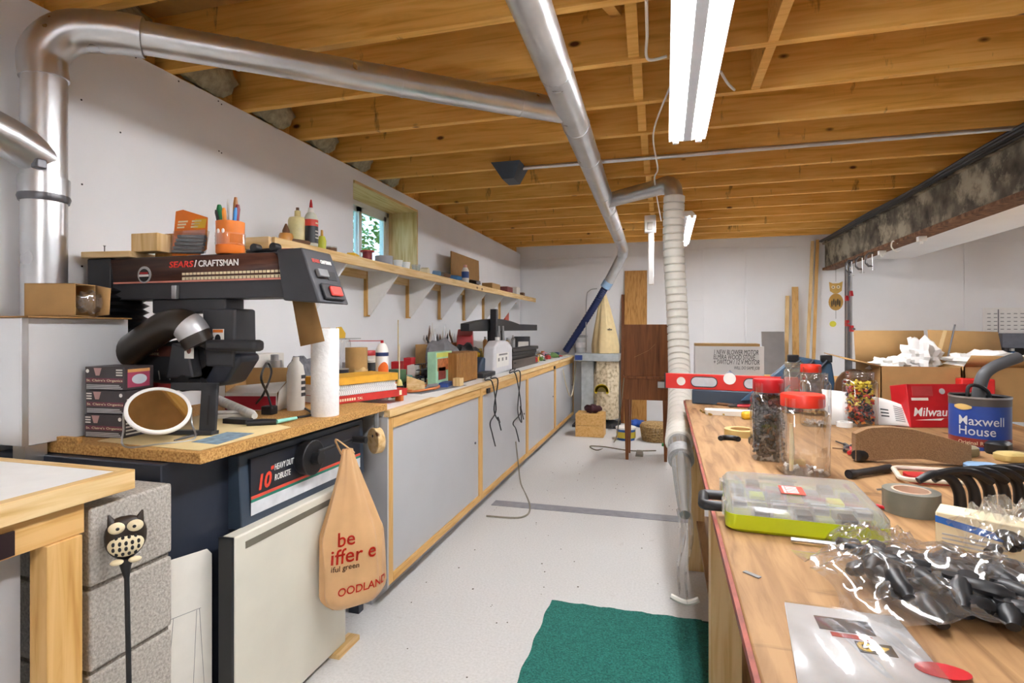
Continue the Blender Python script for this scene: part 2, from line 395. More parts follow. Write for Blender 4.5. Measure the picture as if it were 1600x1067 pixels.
# outside the window: a grassy bank and leafy shrubs
M_LEAF = speckle('leaves', '4f8a3c', ('2c5a26', '8ab860'), scale=14, rough=.8)
one('grass_bank', MB().bx(-9, XL-.36, -1, 12, -.1, 1.45), M_LEAF, 'grass bank seen outside through the small basement window', 'grass')
for i, (y, x, h) in enumerate(((4.6, -4.4, 1.7), (6.2, -4.8, 2.1), (8.2, -5.2, 2.4), (5.2, -6.4, 2.9))):
    t = thing('leafy_shrub', ['low bright shrub nearest the basement window', 'mid-sized shrub outside behind the window glass', 'tall shrub farthest along outside the window', 'tree crown behind the shrubs outside the window'][i], 'shrub', (x, y, 1.45), 'shrubs outside the window')
    MB().tube([(x, y, 1.4), (x+.05, y, 1.45+h*.5)], [.05, .03], 8).build('stem', M_BROWN, t)
    lf = MB()
    for k in range(1500):
        a = rnd(0, 2*PI); z = rnd(0, 1); r = .9*math.sqrt(rnd(.1, 1))*math.sin(PI*(.15+.8*z))
        c = Vector((x+r*math.cos(a), y+r*math.sin(a), 1.5+z*h)); d = Vector((rnd(-1, 1), rnd(-1, 1), rnd(-.6, .6))).normalized(); e = d.cross(Vector((rnd(-1, 1), rnd(-1, 1), 1))).normalized()
        lf.add([c-d*.07, c+e*.035, c+d*.07, c-e*.035], [(0, 1, 2, 3)])
    lf.build('foliage', M_LEAF, t, smooth=0)

# ---------------------------------------------------------------- fluorescent fixtures
M_TUBE = plain('#fcfcff', .5, var=.0, emit=TUBE); M_FIXT = plain('#e9e9e6', .35, var=.02)
def fixture(xc, y0, y1, label):
    t = thing('fluorescent_fixture', label, 'light fixture', (xc, (y0+y1)/2, 2.30), 'twin-tube ceiling fixtures')
    MB().prism([(xc-.028, 2.322), (xc+.028, 2.322), (xc+.02, 2.30), (xc-.02, 2.30)], 'y', y0+.02, y1-.02).build('ballast_cover', plain('#a5a6a8', .45, var=.03), t)
    r = MB()
    r.add([(xc-.094,y0,2.309),(xc-.055,y0,2.352),(xc+.055,y0,2.352),(xc+.094,y0,2.309),(xc-.094,y1,2.309),(xc-.055,y1,2.352),(xc+.055,y1,2.352),(xc+.094,y1,2.309)],
          [(0,4,5,1),(1,5,6,2),(2,6,7,3)])
    r.build('reflector', M_FIXT, t, solid=.003)
    for y in (y0, y1):
        MB().prism([(xc-.094, 2.309), (xc+.094, 2.309), (xc+.055, 2.352), (xc-.055, 2.352)], 'y', y-.003, y+.003).build('end_plate', M_FIXT, t)
    for sx in (-.058, .058):
        MB().cyl((xc+sx, y0+.03, 2.310), (xc+sx, y1-.03, 2.310), .016, n=16).build('tube', M_TUBE, t)
        for y in (y0+.018, y1-.018): MB().bc(xc+sx, y, 2.316, .03, .024, .05).build('lamp_holder', M_WHITE, t)
    for y in (y0+.4, y1-.4): MB().cyl((xc, y, 2.35), (xc, y, HJ+.2), .004, n=6).build('hanger', M_STEEL, t)
fixture(.11, .65, 3.09, 'long twin-tube fluorescent light under the joists above the bench')
fixture(.17, 5.15, 6.9, 'short fluorescent light at the back behind the white hose')
fixture(3.7, 3.6, 6.04, 'added out-of-view fluorescent light beyond the steel beam')  # added unseen fixture that brightens the back and right walls
fixture(.11, -2.6, -.4, 'added fluorescent fill light behind the camera position')  # unseen fill fixture, added to light the near end of the room
# ---------------------------------------------------------------- support beam, post, bulkhead
bt = thing('support_beam', 'dark weathered I-beam with rusty lower flange carrying the joists', 'beam', (2.03, 4, 2.06))
MB().bx(1.985, 2.075, YF+.2, YB, 2.09, HJ-.03).build('web', M_BEAM, bt)
MB().bx(1.955, 2.105, YF+.2, YB, 2.06, 2.09).build('lower_flange', M_RUST, bt, bevel=.004)
MB().bx(1.955, 2.105, YF+.2, YB, HJ-.03, HJ-.001).build('upper_flange', M_BEAM, bt)
for i in range(5):
    pts = [(1.945-.024*i+.006*math.sin(y*2+i), y, 2.404-.003*i+.006*math.sin(y*3.1+2*i)) for y in [1.0+.35*k for k in range(20)]]
    MB().tube(spline(pts, 3), .010, 6).build('cable', M_BLACK, bt)
one('ceiling_bulkhead', MB().bx(2.3, 2.95, YF+.2, YB-.01, 2.18, 2.40), M_WALL, 'white boxed-in bulkhead running beside the steel beam', 'bulkhead', bevel=.003)
hp = Vector((1.96, 0, 2.06))
p = P(1318, 425, X=1.98); post = thing('steel_post', 'grey steel tube post standing under the dark beam', 'post', (2.03, p.y, 0))
MB().cyl((2.03, p.y, .01), (2.03, p.y, 2.06), .038, n=20).build('tube', M_DSTEEL, post)
MB().bx(1.95, 2.11, p.y-.08, p.y+.08, 0, .012).build('base_plate', M_DSTEEL, post)
# bar clamps hung on the post side
for i in range(2):
    y = p.y-.10-.05*i; x = 1.985+.03*i
    c = thing('bar_clamp', ['long steel bar clamp with red jaws hanging beside the post', 'second bar clamp with red jaws hanging nearest the owl ornament'][i], 'clamp', (x, y, .95))
    MB().bx(x-.005, x+.005, y-.012, y+.012, .95, 2.0).build('bar', M_STEEL, c)
    MB().prism([(y-.05, 1.62+.05*i), (y+.03, 1.62+.05*i), (y+.03, 1.68+.05*i), (y-.02, 1.68+.05*i)], 'x', x-.012, x+.012).build('jaw', M_RED, c, bevel=.003)
    MB().prism([(y-.07, 1.33-.06*i), (y+.03, 1.33-.06*i), (y+.03, 1.40-.06*i), (y-.04, 1.40-.06*i)], 'x', x-.014, x+.014).build('handle_jaw', M_RED, c, bevel=.003)
    MB().cyl((x, y-.05, 1.36-.06*i), (x, y-.11, 1.36-.06*i), .011, n=10).build('screw', M_DSTEEL, c)
    MB().tube([(x, y, 2.0), (x, y, 2.03), (x, y+.02, 2.06)], .003, 6).build('hook_wire', M_DSTEEL, c)
# c-clamps gripping the lower flange
for i in range(3):
    q = P(1330+16*i, 410, X=1.955); y = q.y; c = thing('c_clamp', ['C-clamp on the beam flange nearest the post', 'middle C-clamp gripping the beam flange', 'C-clamp on the beam flange nearest the white hook'][i], 'clamp', (1.96, y, 1.93))
    MB().tube([(1.97, y, 2.045), (1.93, y, 2.05), (1.905, y, 2.02), (1.905, y, 1.95), (1.93, y, 1.92), (1.96, y, 1.92)], .011, 8).build('frame', M_DSTEEL, c)
    MB().cyl((1.96, y, 1.88), (1.96, y, 2.055), .006, n=8).build('screw', M_STEEL, c)
    MB().cyl((1.935, y, 1.885), (1.985, y, 1.885), .003, n=6).build('tommy_bar', M_STEEL, c)
hk = P(1400, 390, X=1.97)
one('wire_hook', MB().tube(spline([(1.985, hk.y, 2.06), (1.945, hk.y, 2.08), (1.935, hk.y, 2.03), (1.97, hk.y, 1.99), (2.01, hk.y, 2.0)], 6), .006, 8), M_WHITE, 'white plastic hanger hook hung on the beam flange', 'hook')
for i, u in enumerate((1378, 1440)):
    q = P(u, 402-10*i, X=2.02); one('cable_clip', MB().bx(1.99, 2.05, q.y-.025, q.y+.025, 2.018, 2.059).bx(2.01, 2.03, q.y-.01, q.y+.01, 1.995, 2.02), M_WHITE, ['white cable clip under the beam nearer the post', 'white cable clip under the beam farther from the post'][i], 'clip', bevel=.003)
# hanging wooden owl ornament
q = P(1306, 450, X=1.94); t = thing('owl_ornament', 'flat wooden owl ornament hanging from the beam end', 'ornament', (q.x, q.y, 1.40))
xx, yy = q.x, q.y; f = T(xx, yy, 0, rz=-.35)
MB(f).tube([(0, 0, 2.06), (0, 0, 1.86)], .002, 6).build('cord', M_DARK, t)
def disc(c, rx, rz, th=.008, n=20): return [(c[0]+rx*math.cos(2*PI*i/n), c[1]+rz*math.sin(2*PI*i/n)) for i in range(n)]
MB(f).prism([(-.07, 1.86), (-.03, 1.84), (.03, 1.84), (.07, 1.86), (.06, 1.75), (.02, 1.72), (-.02, 1.72), (-.06, 1.75)], 'y', -.006, .006).build('head', plain('#c9a24e', .6), t)
MB(f).prism(disc((0, 1.62), .075, .1), 'y', -.006, .006).build('body', plain('#b38a3c', .6), t)
for sx in (-.026, .026):
    e = MB(f).prism(disc((sx, 1.795), .02, .02), 'y', -.011, -.005).build('eye', M_CREAM, t); MB(f).prism(disc((sx, 1.795), .007, .007), 'y', -.013, -.01).build('pupil', M_BLACK, e)
for k in range(5): MB(f).prism(disc((-.04+.02*k, 1.6+.02*(k % 2)), .008, .04), 'y', -.010, -.005).build('feather', plain('#4a3c22', .6), t)
MB(f).tube([(0, 0, 1.53), (0, 0, 1.42)], .002, 6).build('lower_cord', M_DARK, t)
MB(f).prism(disc((-.03, 1.36), .035, .035), 'y', -.005, .005).build('drop', plain('#d8d23a', .5), t)
# ---------------------------------------------------------------- dust ducts
DZ = 2.325
def band(mb, p, d, r, w=.02):
    d = Vector(d).normalized(); p = Vector(p); return mb.cyl(p-d*w/2, p+d*w/2, r, n=24)
t = thing('main_duct', 'galvanised main dust duct running the length of the ceiling to the collector', 'duct', (-.45, 4, 2.2))
m0, m1 = Vector((-.38, .2, DZ)), Vector((-.52, 7.0, DZ))
MB().tube([m0, m1], .066, 28).build('pipe', M_GALV, t)
for y in (1.3, 2.15, 2.75, 3.3, 4.2, 4.75, 5.5, 6.3):
    f = (y-m0.y)/(m1.y-m0.y); band(MB(), m0.lerp(m1, f), m1-m0, .0685, .012).build('seam_band', M_GALV, t)
pe = P(950, 452, Y=7.55)
MB().tube(spline([m1, m1+Vector((0, .10, -.01)), (-.535, 7.2, 2.24)], 6), .066, 24).build('elbow', M_GALV, t)
e0 = Vector((-.535, 7.19, 2.25))
pb = P(951, 440, Y=7.35)
MB().cyl(e0, pb, .062, n=24).build('drop_pipe', M_GALV, t)
ph = P(884, 548, Y=7.62)
MB().cyl(pb, pb+(ph-pb)*.08, .068, n=24).build('hose_cuff', plain('#8fb0d0', .4), t)
hs = spline([pb+(ph-pb)*.05, pb.lerp(ph, .4)+Vector((0, .0, -.02)), ph], 30)
MB().tube(hs, [.047+.003*math.cos(i*PI) for i in range(len(hs))], 16).build('blue_hose', plain('#1c2a56', .45), t)
# left riser and diagonal branch
t = thing('branch_duct', 'galvanised duct rising by the left wall and crossing diagonally under joists', 'duct', (-1.98, 1.34, 1.34))
RX, RY = -1.99, 1.345
MB().cyl((RX, RY, 1.337), (RX, RY, 2.15), .062, n=28).build('riser_pipe', M_GALV, t)
je = P(872, 172, Z=DZ); js = Vector((RX, RY, DZ)); dd = (je-js).normalized()
MB().tube(spline([(RX, RY, 2.13), (RX, RY, 2.22), js+dd*.07+Vector((0, 0, -.025)), js+dd*.2, js+dd*.28], 6), .068, 26).build('elbow', M_GALV, t)
MB().cyl(js+dd*.25, je+dd*.02, .056, n=28).build('diagonal_pipe', M_GALV, t)
for f in (.30, .62, .9): band(MB(), js.lerp(je, f), dd, .0585, .01).build('seam_band', M_GALV, t)
MB().tube([js+dd*(.19+.01*i) for i in range(10)], [.06+.006*(i % 2) for i in range(10)], 22).build('foil_wrap', plain('#c4c5c6', .22, metal=.9, var=.3, scale=60, bump=1.0), t)
MB().cyl((RX, RY, 1.74), (RX, RY, 1.80), .069, n=28).build('pleated_collar', M_GALV, t)
MB().tube([(RX, RY, 1.72), (RX, RY, 1.735), (RX, RY, 1.75)], [.067, .0715, .067], 28).build('clamp_band', M_DSTEEL, t)
MB().tube([(RX-.0, RY, 1.86), (RX+.01, RY-.12, 1.90), (RX+.02, RY-.5, 1.99)], .062, 24).build('wye_leg', M_GALV, t)
MB().bc(RX+.05, RY-.05, 1.83, .03, .03, .03).build('damper_knob', M_DSTEEL, t, bevel=.004)
# short branch to flexible hose
t = thing('short_branch_duct', 'short galvanised branch with elbow feeding the white hose', 'duct', (-.2, 4.2, DZ))
b0 = P(955, 312, Z=DZ); b1 = Vector((.035, 4.05, DZ)); bd = (b1-b0).normalized()
MB().cyl(b0-bd*.05, b1-bd*.07, .058, n=24).build('pipe', M_GALV, t)
MB().tube(spline([b1-bd*.08, b1-bd*.03+Vector((0, 0, .0)), b1+bd*.015+Vector((0, 0, -.03)), b1+bd*.03+Vector((0, 0, -.12))], 5), .062, 24).build('elbow', M_GALV, t)
hx, hy = (b1+bd*.03).x, (b1+bd*.03).y
hp = spline([(hx, hy, DZ-.09), (hx-.005, hy, 1.9), (hx+.02, hy-.02, 1.4), (hx+.03, hy-.15, 1.02), (hx+.025, hy-.60, .80), (hx+.01, hy-1.0, .70)], 110)
cum = [0.0]
for i in range(1, len(hp)): cum.append(cum[-1]+(hp[i]-hp[i-1]).length)
t = thing('flexible_hose', 'white ribbed flexible dust hose hanging down beside the workbench', 'hose', (hx, hy, .5))
MB().tube(hp, [.073-.013*max(0, 1-abs(math.sin(PI*c/.054))*2.6) for c in cum], 22).build('ribbed_hose', M_HOSE, t)
he = hp[-1]
MB().tube(spline([he+Vector((0, .05, .01)), he+Vector((.005, -.15, -.05)), he+Vector((.01, -.4, -.15)), he+Vector((.012, -.55, -.2))], 6), [.062-.0022*i for i in range(19)], 20).build('clear_end', M_DUCTCLEAR, t)
MB().tube([he+Vector((.004, -.09, -.028)), he+Vector((.006, -.16, -.052))], .064, 20).build('tape_wrap', plain('#a9a9a8', .4, var=.15, scale=50), t)
k = he+Vector((.012, -.55, -.2))
for i, (dx, ln) in enumerate(((0, .30), (.03, .33))):
    MB().sheet(lambda a, b: (k.x-.02+dx+.028*(a-.5)*(1.2-b)+.01*math.sin(6*b), k.y-.12*b+.03*math.sin(4*a+5*b), k.z+.02-ln*b), 4, 12).build('plastic_strip', M_BAG, t, solid=.001)
MB().tube(spline([k+Vector((-.06, -.12, -.3)), k+Vector((0, -.13, -.315)), k+Vector((.05, -.12, -.30))], 5), .012, 8).build('strip_knot', M_OFF, t)
# ---------------------------------------------------------------- conduit and ceiling fittings
t = thing('ceiling_conduit', 'thin grey metal conduit strung across under the joists', 'conduit', (0, 3.66, 2.4))
MB().cyl((-.96, 3.66, 2.405), (1.9, 3.66, 2.405), .014, n=12).build('pipe', M_GALV, t)
MB().hexa([(-1.06, 3.55, 2.31), (-.98, 3.55, 2.31), (-.98, 3.72, 2.31), (-1.06, 3.72, 2.31)], [(-1.13, 3.52, 2.418), (-.93, 3.52, 2.418), (-.93, 3.75, 2.418), (-1.13, 3.75, 2.418)]).build('duct_boot', M_STEELBLUE, t)
def cable(name, pts, r, mat, label, cat='cable', k=8): return one(name, MB().tube(spline(pts, k), r, 8), mat, label, cat)
a = P(1010, 0, Z=2.40); b = P(1012, 92, Z=2.405); c = P(1042, 88, Z=2.405)
cable('light_cable', [a, a.lerp(b, .5), b, c], .006, M_WHITE, 'white cable stapled under the joists left of the light')
a = P(1050, 128, Z=2.37); b = P(1021, 208, Z=2.415); c = P(1023, 285, Z=2.33); d = P(1033, 345, Z=2.36)
cable('hanging_cable', [a, b, a.lerp(c, .75)+Vector((0, 0, -.02)), c, d], .005, M_WHITE, 'white cord drooping from the light toward the outlet box')
a = P(1126, 112, Z=2.40); b = Vector((P(1155, 122, Z=2.41).x, 2.79, 2.43))
cable('cable_stub', [a, a.lerp(b, .5)+Vector((0, 0, -.01)), b], .006, M_WHITE, 'short white cable stub right of the light')
ob = P(1016, 354, Y=5.6); t = thing('outlet_box', 'white outlet box with a hanging power strip under the joists', 'outlet box', (ob.x, ob.y, 2.3))
MB().bx(ob.x-.055, ob.x+.055, ob.y-.03, ob.y+.03, ob.z-.06, HJ-.001).build('box', M_WHITE, t, bevel=.006)
MB().bx(ob.x-.028, ob.x+.028, ob.y-.036, ob.y-.029, ob.z-.035, ob.z+.04).build('receptacle', M_OFF, t, bevel=.004)
ps = P(1017, 445, Y=5.6); MB().bx(ob.x-.02, ob.x+.035, ob.y-.015, ob.y+.02, ps.z, ob.z-.06).build('power_strip', M_WHITE, t, bevel=.006)

# ---------------------------------------------------------------- cabinet run along the left wall
CX, CZ = -1.245, .92
SY = [2.32, 3.65, 5.0, 6.35, 7.70]
for i in range(4):
    y0, y1 = SY[i], SY[i+1]
    c = thing('base_cabinet', ['grey-panelled base cabinet nearest the radial saw', 'grey-panelled base cabinet second from the saw, black cords in front', 'grey-panelled base cabinet third from the saw', 'grey-panelled base cabinet at the back wall'][i], 'cabinet', ((CX+XL)/2, (y0+y1)/2, 0), 'base cabinets')
    MB().bx(XL+.012, CX-.025, y0+.001, y1-.001, .10, CZ-.032).build('body', M_MELA, c)
    MB().bx(XL+.012, CX-.09, y0+.001, y1-.001, 0, .10).build('toe_kick', M_MELA, c)
    MB().bx(CX-.025, CX-.012, y0+.045, y1-.02, .14, CZ-.09).build('door_panel', M_MELA, c)
    MB().bx(CX-.025, CX, y0+.001, y0+.045, .10, CZ-.032).build('stile', M_TRIM_Z, c, bevel=.002)
    MB().bx(CX-.025, CX, y1-.02, y1-.001, .10, CZ-.032).build('stile', M_TRIM_Z, c, bevel=.002)
    MB().bx(CX-.025, CX, y0+.045, y1-.02, CZ-.09, CZ-.032).build('top_rail', M_TRIM_Y, c, bevel=.002)
    MB().bx(CX-.025, CX, y0+.045, y1-.02, .10, .14).build('bottom_rail', M_TRIM_Y, c, bevel=.002)
    MB().cyl((CX-.012, y1-.09, .52), (CX-.004, y1-.09, .52), .008, n=10).build('knob', M_DSTEEL, c)
MB().bx(XL+.012, CX, SY[0]-.012, SY[0], .09, CZ-.032).build('end_edging', M_MELA, bpy.data.objects['base_cabinet'])
ct = thing('worktop', 'white worktop with pine front edge along the left wall', 'worktop', (-1.65, 5, CZ))
MB().bx(XL+.003, CX-.02, SY[0]-.01, 7.72, CZ-.03, CZ).build('top', M_WHITE, ct)
ys = [2.31, 3.9, 5.6, 7.72]
for a, b in zip(ys, ys[1:]): MB().bx(CX-.02, CX+.012, a, b-.002, CZ-.031, CZ).build('edge_strip', M_PINE_Y, ct, bevel=.002)
for i, u in enumerate((762, 866)):
    q = P(u, 603, X=CX); one('cabinet_latch', MB().bx(CX-.002, CX+.012, q.y-.03, q.y+.03, CZ-.085, CZ-.05), M_BLACK, ['small black latch on the second cabinet rail', 'small black latch on the far cabinet rail'][i], 'latch', bevel=.002)

# upper shelf with triangular brackets
SHX, SHZ = -1.775, 1.735
sh = thing('wall_shelf', 'long white shelf with pine front edge on triangular brackets', 'shelf', (-1.93, 4.9, SHZ))
MB().bx(XL+.003, SHX-.02, 2.2, 7.62, SHZ-.02, SHZ-.001).build('board', M_WHITE, sh)
MB().bx(SHX-.02, SHX, 2.2, 7.62, SHZ-.055, SHZ).build('front_edge', M_PINE_Y, sh, bevel=.002)
MB().bx(XL+.003, SHX-.02, 2.18, 2.2, SHZ-.055, SHZ).build('end_board', M_PINE_X, sh, bevel=.002)
MB().bx(XL+.003, XL+.025, 2.2, 7.62, SHZ-.075, SHZ-.02).build('wall_cleat', M_PINE_Y, sh)
for i, y in enumerate((2.88, 3.54, 4.2, 4.87, 5.53, 6.18, 6.84)):
    MB().prism([(XL+.03, SHZ-.022), (SHX-.025, SHZ-.022), (XL+.045, SHZ-.335), (XL+.03, SHZ-.335)], 'y', y-.009, y+.009).build('bracket', M_WHITE if i % 3 else M_WALL, sh)
    MB().bx(XL+.003, XL+.03, y-.02, y+.02, SHZ-.345, SHZ-.022).build('bracket_cleat', M_TRIM_Z, sh)

# ---------------------------------------------------------------- near-left white-topped table
t = thing('side_table', 'white-topped table with pine edging at the near left', 'table', (-1.7, .3, 0))
FX = -1.274
MB().bx(-2.05, FX-.03, -.9, 1.04, .905, .95).build('top', M_WHITE, t)
MB().bx(FX-.03, FX, -.9, 1.07, .903, .951).build('edge_strip', M_PINE_Y, t, bevel=.002)
MB().bx(-2.05, FX-.03, 1.04, 1.07, .903, .951).build('edge_strip', M_PINE_X, t, bevel=.002)
MB().bx(FX-.05, FX-.02, -.85, .96, .83, .903).build('apron', M_TRIM_Y, t, bevel=.002)
MB().bx(FX-.065, FX-.012, .875, .95, 0, .83).build('leg', M_TRIM_Z, t, bevel=.002)
MB().bx(-2.0, -1.95, .875, .95, 0, .905).build('leg', M_TRIM_Z, t, bevel=.002)
MB().bx(FX-.10, FX-.085, -.8, .87, .02, .83).build('front_panel', M_MELA, t)
pl = MB().bx(FX-.022, FX-.014, .50, .815, .835, .885).build('pull_strip', plain('#2a1a1c', .4), t)
for y in (.56, .72): MB().ell((FX-.013, y, .862), (.004, .045, .011), 16, 8).build('finger_pull', M_STEEL, pl)

# ---------------------------------------------------------------- concrete block pier
bp = thing('block_pier', 'stack of grey concrete blocks between the white table and the saw', 'block pier', (-1.5, 1.1, 0))
MB().bx(-1.69, -1.309, .985, 1.196, 0, .872).build('mortar_core', M_MORTAR, bp)
zs = [.0, .083, .286, .486, .686, .879]
for a, b in zip(zs, zs[1:]):
    MB().bx(-1.70, -1.30, .978, 1.20, a+.006, b-.006 if b < .87 else b).build('block', M_BLOCK, bp, bevel=.006)
# owl on a stick in front of the pier
q = P(200, 835, X=-1.255); t = thing('owl_stake', 'dark owl with cream eyes on a black rod before the blocks', 'ornament', (-1.262, q.y+.03, 0))
F = T(-1.262, q.y, .795, rz=math.radians(52))
MB(F).ell((0, 0, 0), (.043, .022, .052), 20, 14, fn=lambda d: 1+.12*max(0, d.z)*abs(d.x)).build('body', plain('#2b2119', .4), t)
for s in (-1, 1):
    MB(F).cyl((s*.026, 0, .035), (s*.034, 0, .060), .012, .002, n=10).build('ear', plain('#2b2119', .4), t)
    e = MB(F).ell((s*.0185, -.018, .030), (.017, .007, .014), 16, 10).build('eye', M_CREAM, t); MB(F).ell((s*.0165, -.025, .030), (.004, .002, .004), 8, 6).build('pupil', M_BLACK, e)
    MB(F).ell((s*.018, -.016, -.052), (.014, .010, .007), 12, 8).build('foot', M_CREAM, t)
be = MB(F).ell((0, -.010, -.013), (.037, .017, .030), 20, 12).build('belly', M_CREAM, t)
for r_, (zz, n_) in enumerate(((.006, 4), (-.007, 5), (-.020, 5), (-.032, 4))):
    for k in range(n_):
        xx = (k-(n_-1)/2)*.0125; yy = -.010-.017*math.sqrt(max(.02, 1-(xx/.037)**2-((zz+.013)/.030)**2))
        MB(F).ell((xx, yy, zz), (.0036, .002, .0055), 8, 6).build('hole', M_BLACK, be)
MB(F).tube([(0, 0, -.05), (0, 0, -.07), (.002, 0, -.1), (.014, .0, -.79)], [.018, .012, .006, .006], 10).build('rod', M_BLACK, t)

# ---------------------------------------------------------------- radial arm saw
AY = 1.60; SZ = .955
stn = thing('saw_stand', 'navy steel saw stand with particle board table and control panel', 'stand', (-1.7, 1.75, 0))
saw = thing('radial_arm_saw', 'black radial arm saw with woodgrain-printed arm', 'saw', (-1.97, AY, SZ))
MB().bx(-1.872, -1.245, 1.24, 2.306, SZ-.032, SZ).build('table_board', M_CHIP, stn, bevel=.002)
MB().bx(XL+.02, -1.872, 1.545, 2.306, SZ-.032, SZ).build('rear_table', M_CHIP, stn, bevel=.002); MB().bx(-1.785, -1.70, 1.24, 1.256, SZ, SZ+.018).build('edge_cleat', M_CHIP, stn, bevel=.002)
st = MB().bx(-2.0, -1.355, 1.215, 2.28, .18, SZ-.034).build('stand', M_NAVY, stn, bevel=.004)
for y in (1.235, 2.25):
    MB().bx(-1.40, -1.348, y-.02, y+.02, 0, .5).build('stand_leg', M_NAVY, stn); MB().bx(-2.0, -1.95, y-.02, y+.02, 0, .5).build('stand_leg', M_NAVY, stn)
# control panel on the front of the saw (slightly raked)
PXp = -1.315
y0, y1 = 1.46, 2.205
MB().hexa([(-1.36, y0, .655), (PXp+.012, y0, .655), (PXp+.012, y1, .655), (-1.36, y1, .655)], [(-1.36, y0, .895), (PXp, y0, .895), (PXp, y1, .895), (-1.36, y1, .895)]).build('front_housing', M_STEELBLUE, stn, bevel=.004)
fp = MB().bx(PXp+.003, PXp+.012, y0+.04, y1-.04, .69, .875).build('face_panel', plain('#1d2029', .4), stn)
MB().bx(PXp+.012, PXp+.0135, y0+.04, y1-.04, .742, .752).build('stripe', plain('#d9503c', .5), fp)
MB().bx(PXp+.012, PXp+.0135, y0+.04, y1-.04, .732, .742).build('stripe', plain('#1d7a66', .5), fp)
MB().bx(PXp+.012, PXp+.0135, y0+.04, y1-.04, .69, .732).build('stripe', plain('#d8dade', .5), fp)
def ftext(s, y, z, size, mat, width=None, bold=.02, shear=0, x=PXp+.0125):
    MB().text(s, size, width, basis((x, y, z), (0, 1, 0), (0, 0, 1)), bold, shear).build('lettering', mat, fp)
ftext('10', 1.525, .765, .070, plain('#e0452e', .5), .062, .03, .2); ftext("''", 1.59, .80, .04, plain('#e0452e', .5), .015, .03, .2)
ftext('HEAVY DUTY', 1.612, .812, .030, M_WHITE, .112, .004, .2); ftext('ROBUSTE', 1.612, .776, .030, M_WHITE, .085, .004, .2)
hw = P(493, 715, X=-1.255); wz, wy = hw.z, hw.y
MB().tube([(PXp+.01, wy, wz), (PXp+.055, wy, wz)], [.062, .066], 28).build('handwheel', M_BLACK, stn, bevel=.004)
MB().cyl((PXp+.055, wy, wz), (PXp+.085, wy, wz), .022, n=16).build('hub', M_BLACK, stn)
MB().bx(PXp+.075, PXp+.085, wy-.01, wy+.24, wz+.018, wz+.034).build('crank_arm', M_BLACK, stn, bevel=.005)
MB().cyl((PXp+.08, wy+.225, wz+.026), (PXp+.14, wy+.225, wz+.026), .014, n=14).build('crank_handle', M_BLACK, stn)
# column, bellows, arm
MB().cyl((-1.97, AY, SZ), (-1.97, AY, 1.52), .05, n=24).build('column', M_STEEL, saw)
bl = [(-1.97, AY, 1.10+.0125*i) for i in range(29)]
MB().tube(bl, [.088 if i % 2 else .066 for i in range(29)], 24).build('bellows', M_BLACK, saw)
AZ0, AZ1 = 1.405, 1.558
AXa, AXb = -2.06, -1.18
MB().prism([(AY-.055, AZ0), (AY+.055, AZ0), (AY+.06, AZ1-.01), (AY+.045, AZ1), (AY-.045, AZ1), (AY-.06, AZ1-.01)], 'x', AXa, AXb+.02).build('arm', M_CHAR, saw, bevel=.003)
MB().bx(AXa, AXa+.115, AY-.064, AY+.064, AZ0-.05, AZ1+.002).build('arm_rear_cap', M_DARK, saw, bevel=.006)
wg = MB().add([(AXa+.13, AY-.0615, AZ0+.062), (AXb, AY-.0615, AZ0+.062), (AXb-.06, AY-.0625, AZ1-.006), (AXa+.115, AY-.0625, AZ1-.006)], [(0, 1, 2, 3)]).build('woodgrain_panel', wood('printed_woodgrain', '5a3a2e', '4a2e26', '36201c', axis=0, scale=9, knots=False, rough=.4), saw, solid=.003)
def atext(s, x, z, size, mat, width, bold=.03, shear=0): MB().text(s, size, width, basis((x, AY-.0645, z), (1, 0, 0), (0, 0, 1)), bold, shear).build('lettering', mat, wg)
q0 = P(264, 423, Y=AY-.064); q1 = P(304, 423, Y=AY-.064); q2 = P(373, 423, Y=AY-.064)
atext('SEARS', q0.x, 1.515, .030, plain('#e23a30', .5), (q1.x-q0.x)*.95, .02, .15); atext('/', q1.x, 1.515, .032, M_WHITE, .010, .02)
atext('CRAFTSMAN', q1.x+.016, 1.515, .030, M_WHITE, q2.x-q1.x-.018, .02)
MB().bx(AXa+.13, AXb-.0, AY-.0655, AY-.063, AZ0+.058, AZ0+.064).build('trim_line', plain('#d88a7a', .5), wg)
q0 = P(285, 437, Y=AY-.064); q1 = P(443, 437, Y=AY-.064)
for r_ in range(2):
    n_ = 26
    for k in range(n_):
        x = q0.x+(q1.x-q0.x)*k/n_; z = 1.487-.017*r_
        MB().bx(x, x+(q1.x-q0.x)/n_*.72, AY-.0655, AY-.0630, z, z+.008).build('scale_mark', M_CREAM, wg)
MB().bx(q0.x, q1.x, AY-.0652, AY-.0631, 1.4785, 1.480).build('scale_line', M_CREAM, wg)
q = P(226, 433, Y=AY-.064)
MB().prism(disc((q.x, 1.493), .030, .030), 'y', AY-.0660, AY-.0630).build('badge', M_LGREY, wg); MB().prism(disc((q.x, 1.491), .023, .023), 'y', AY-.0668, AY-.0660).build('badge_centre', M_BLACK, wg)
MB().bx(q.x-.022, q.x+.022, AY-.0675, AY-.0668, 1.486, 1.494).build('badge_band', M_WHITE, wg); MB().bx(q.x-.018, q.x+.018, AY-.0675, AY-.0668, 1.495, 1.502).build('badge_band', M_RED, wg)
q = P(274, 453, Y=AY-.064); MB().bx(q.x-.010, q.x+.010, AY-.072, AY-.056, 1.405, 1.452).build('scale_pointer', M_STEEL, saw, bevel=.002)
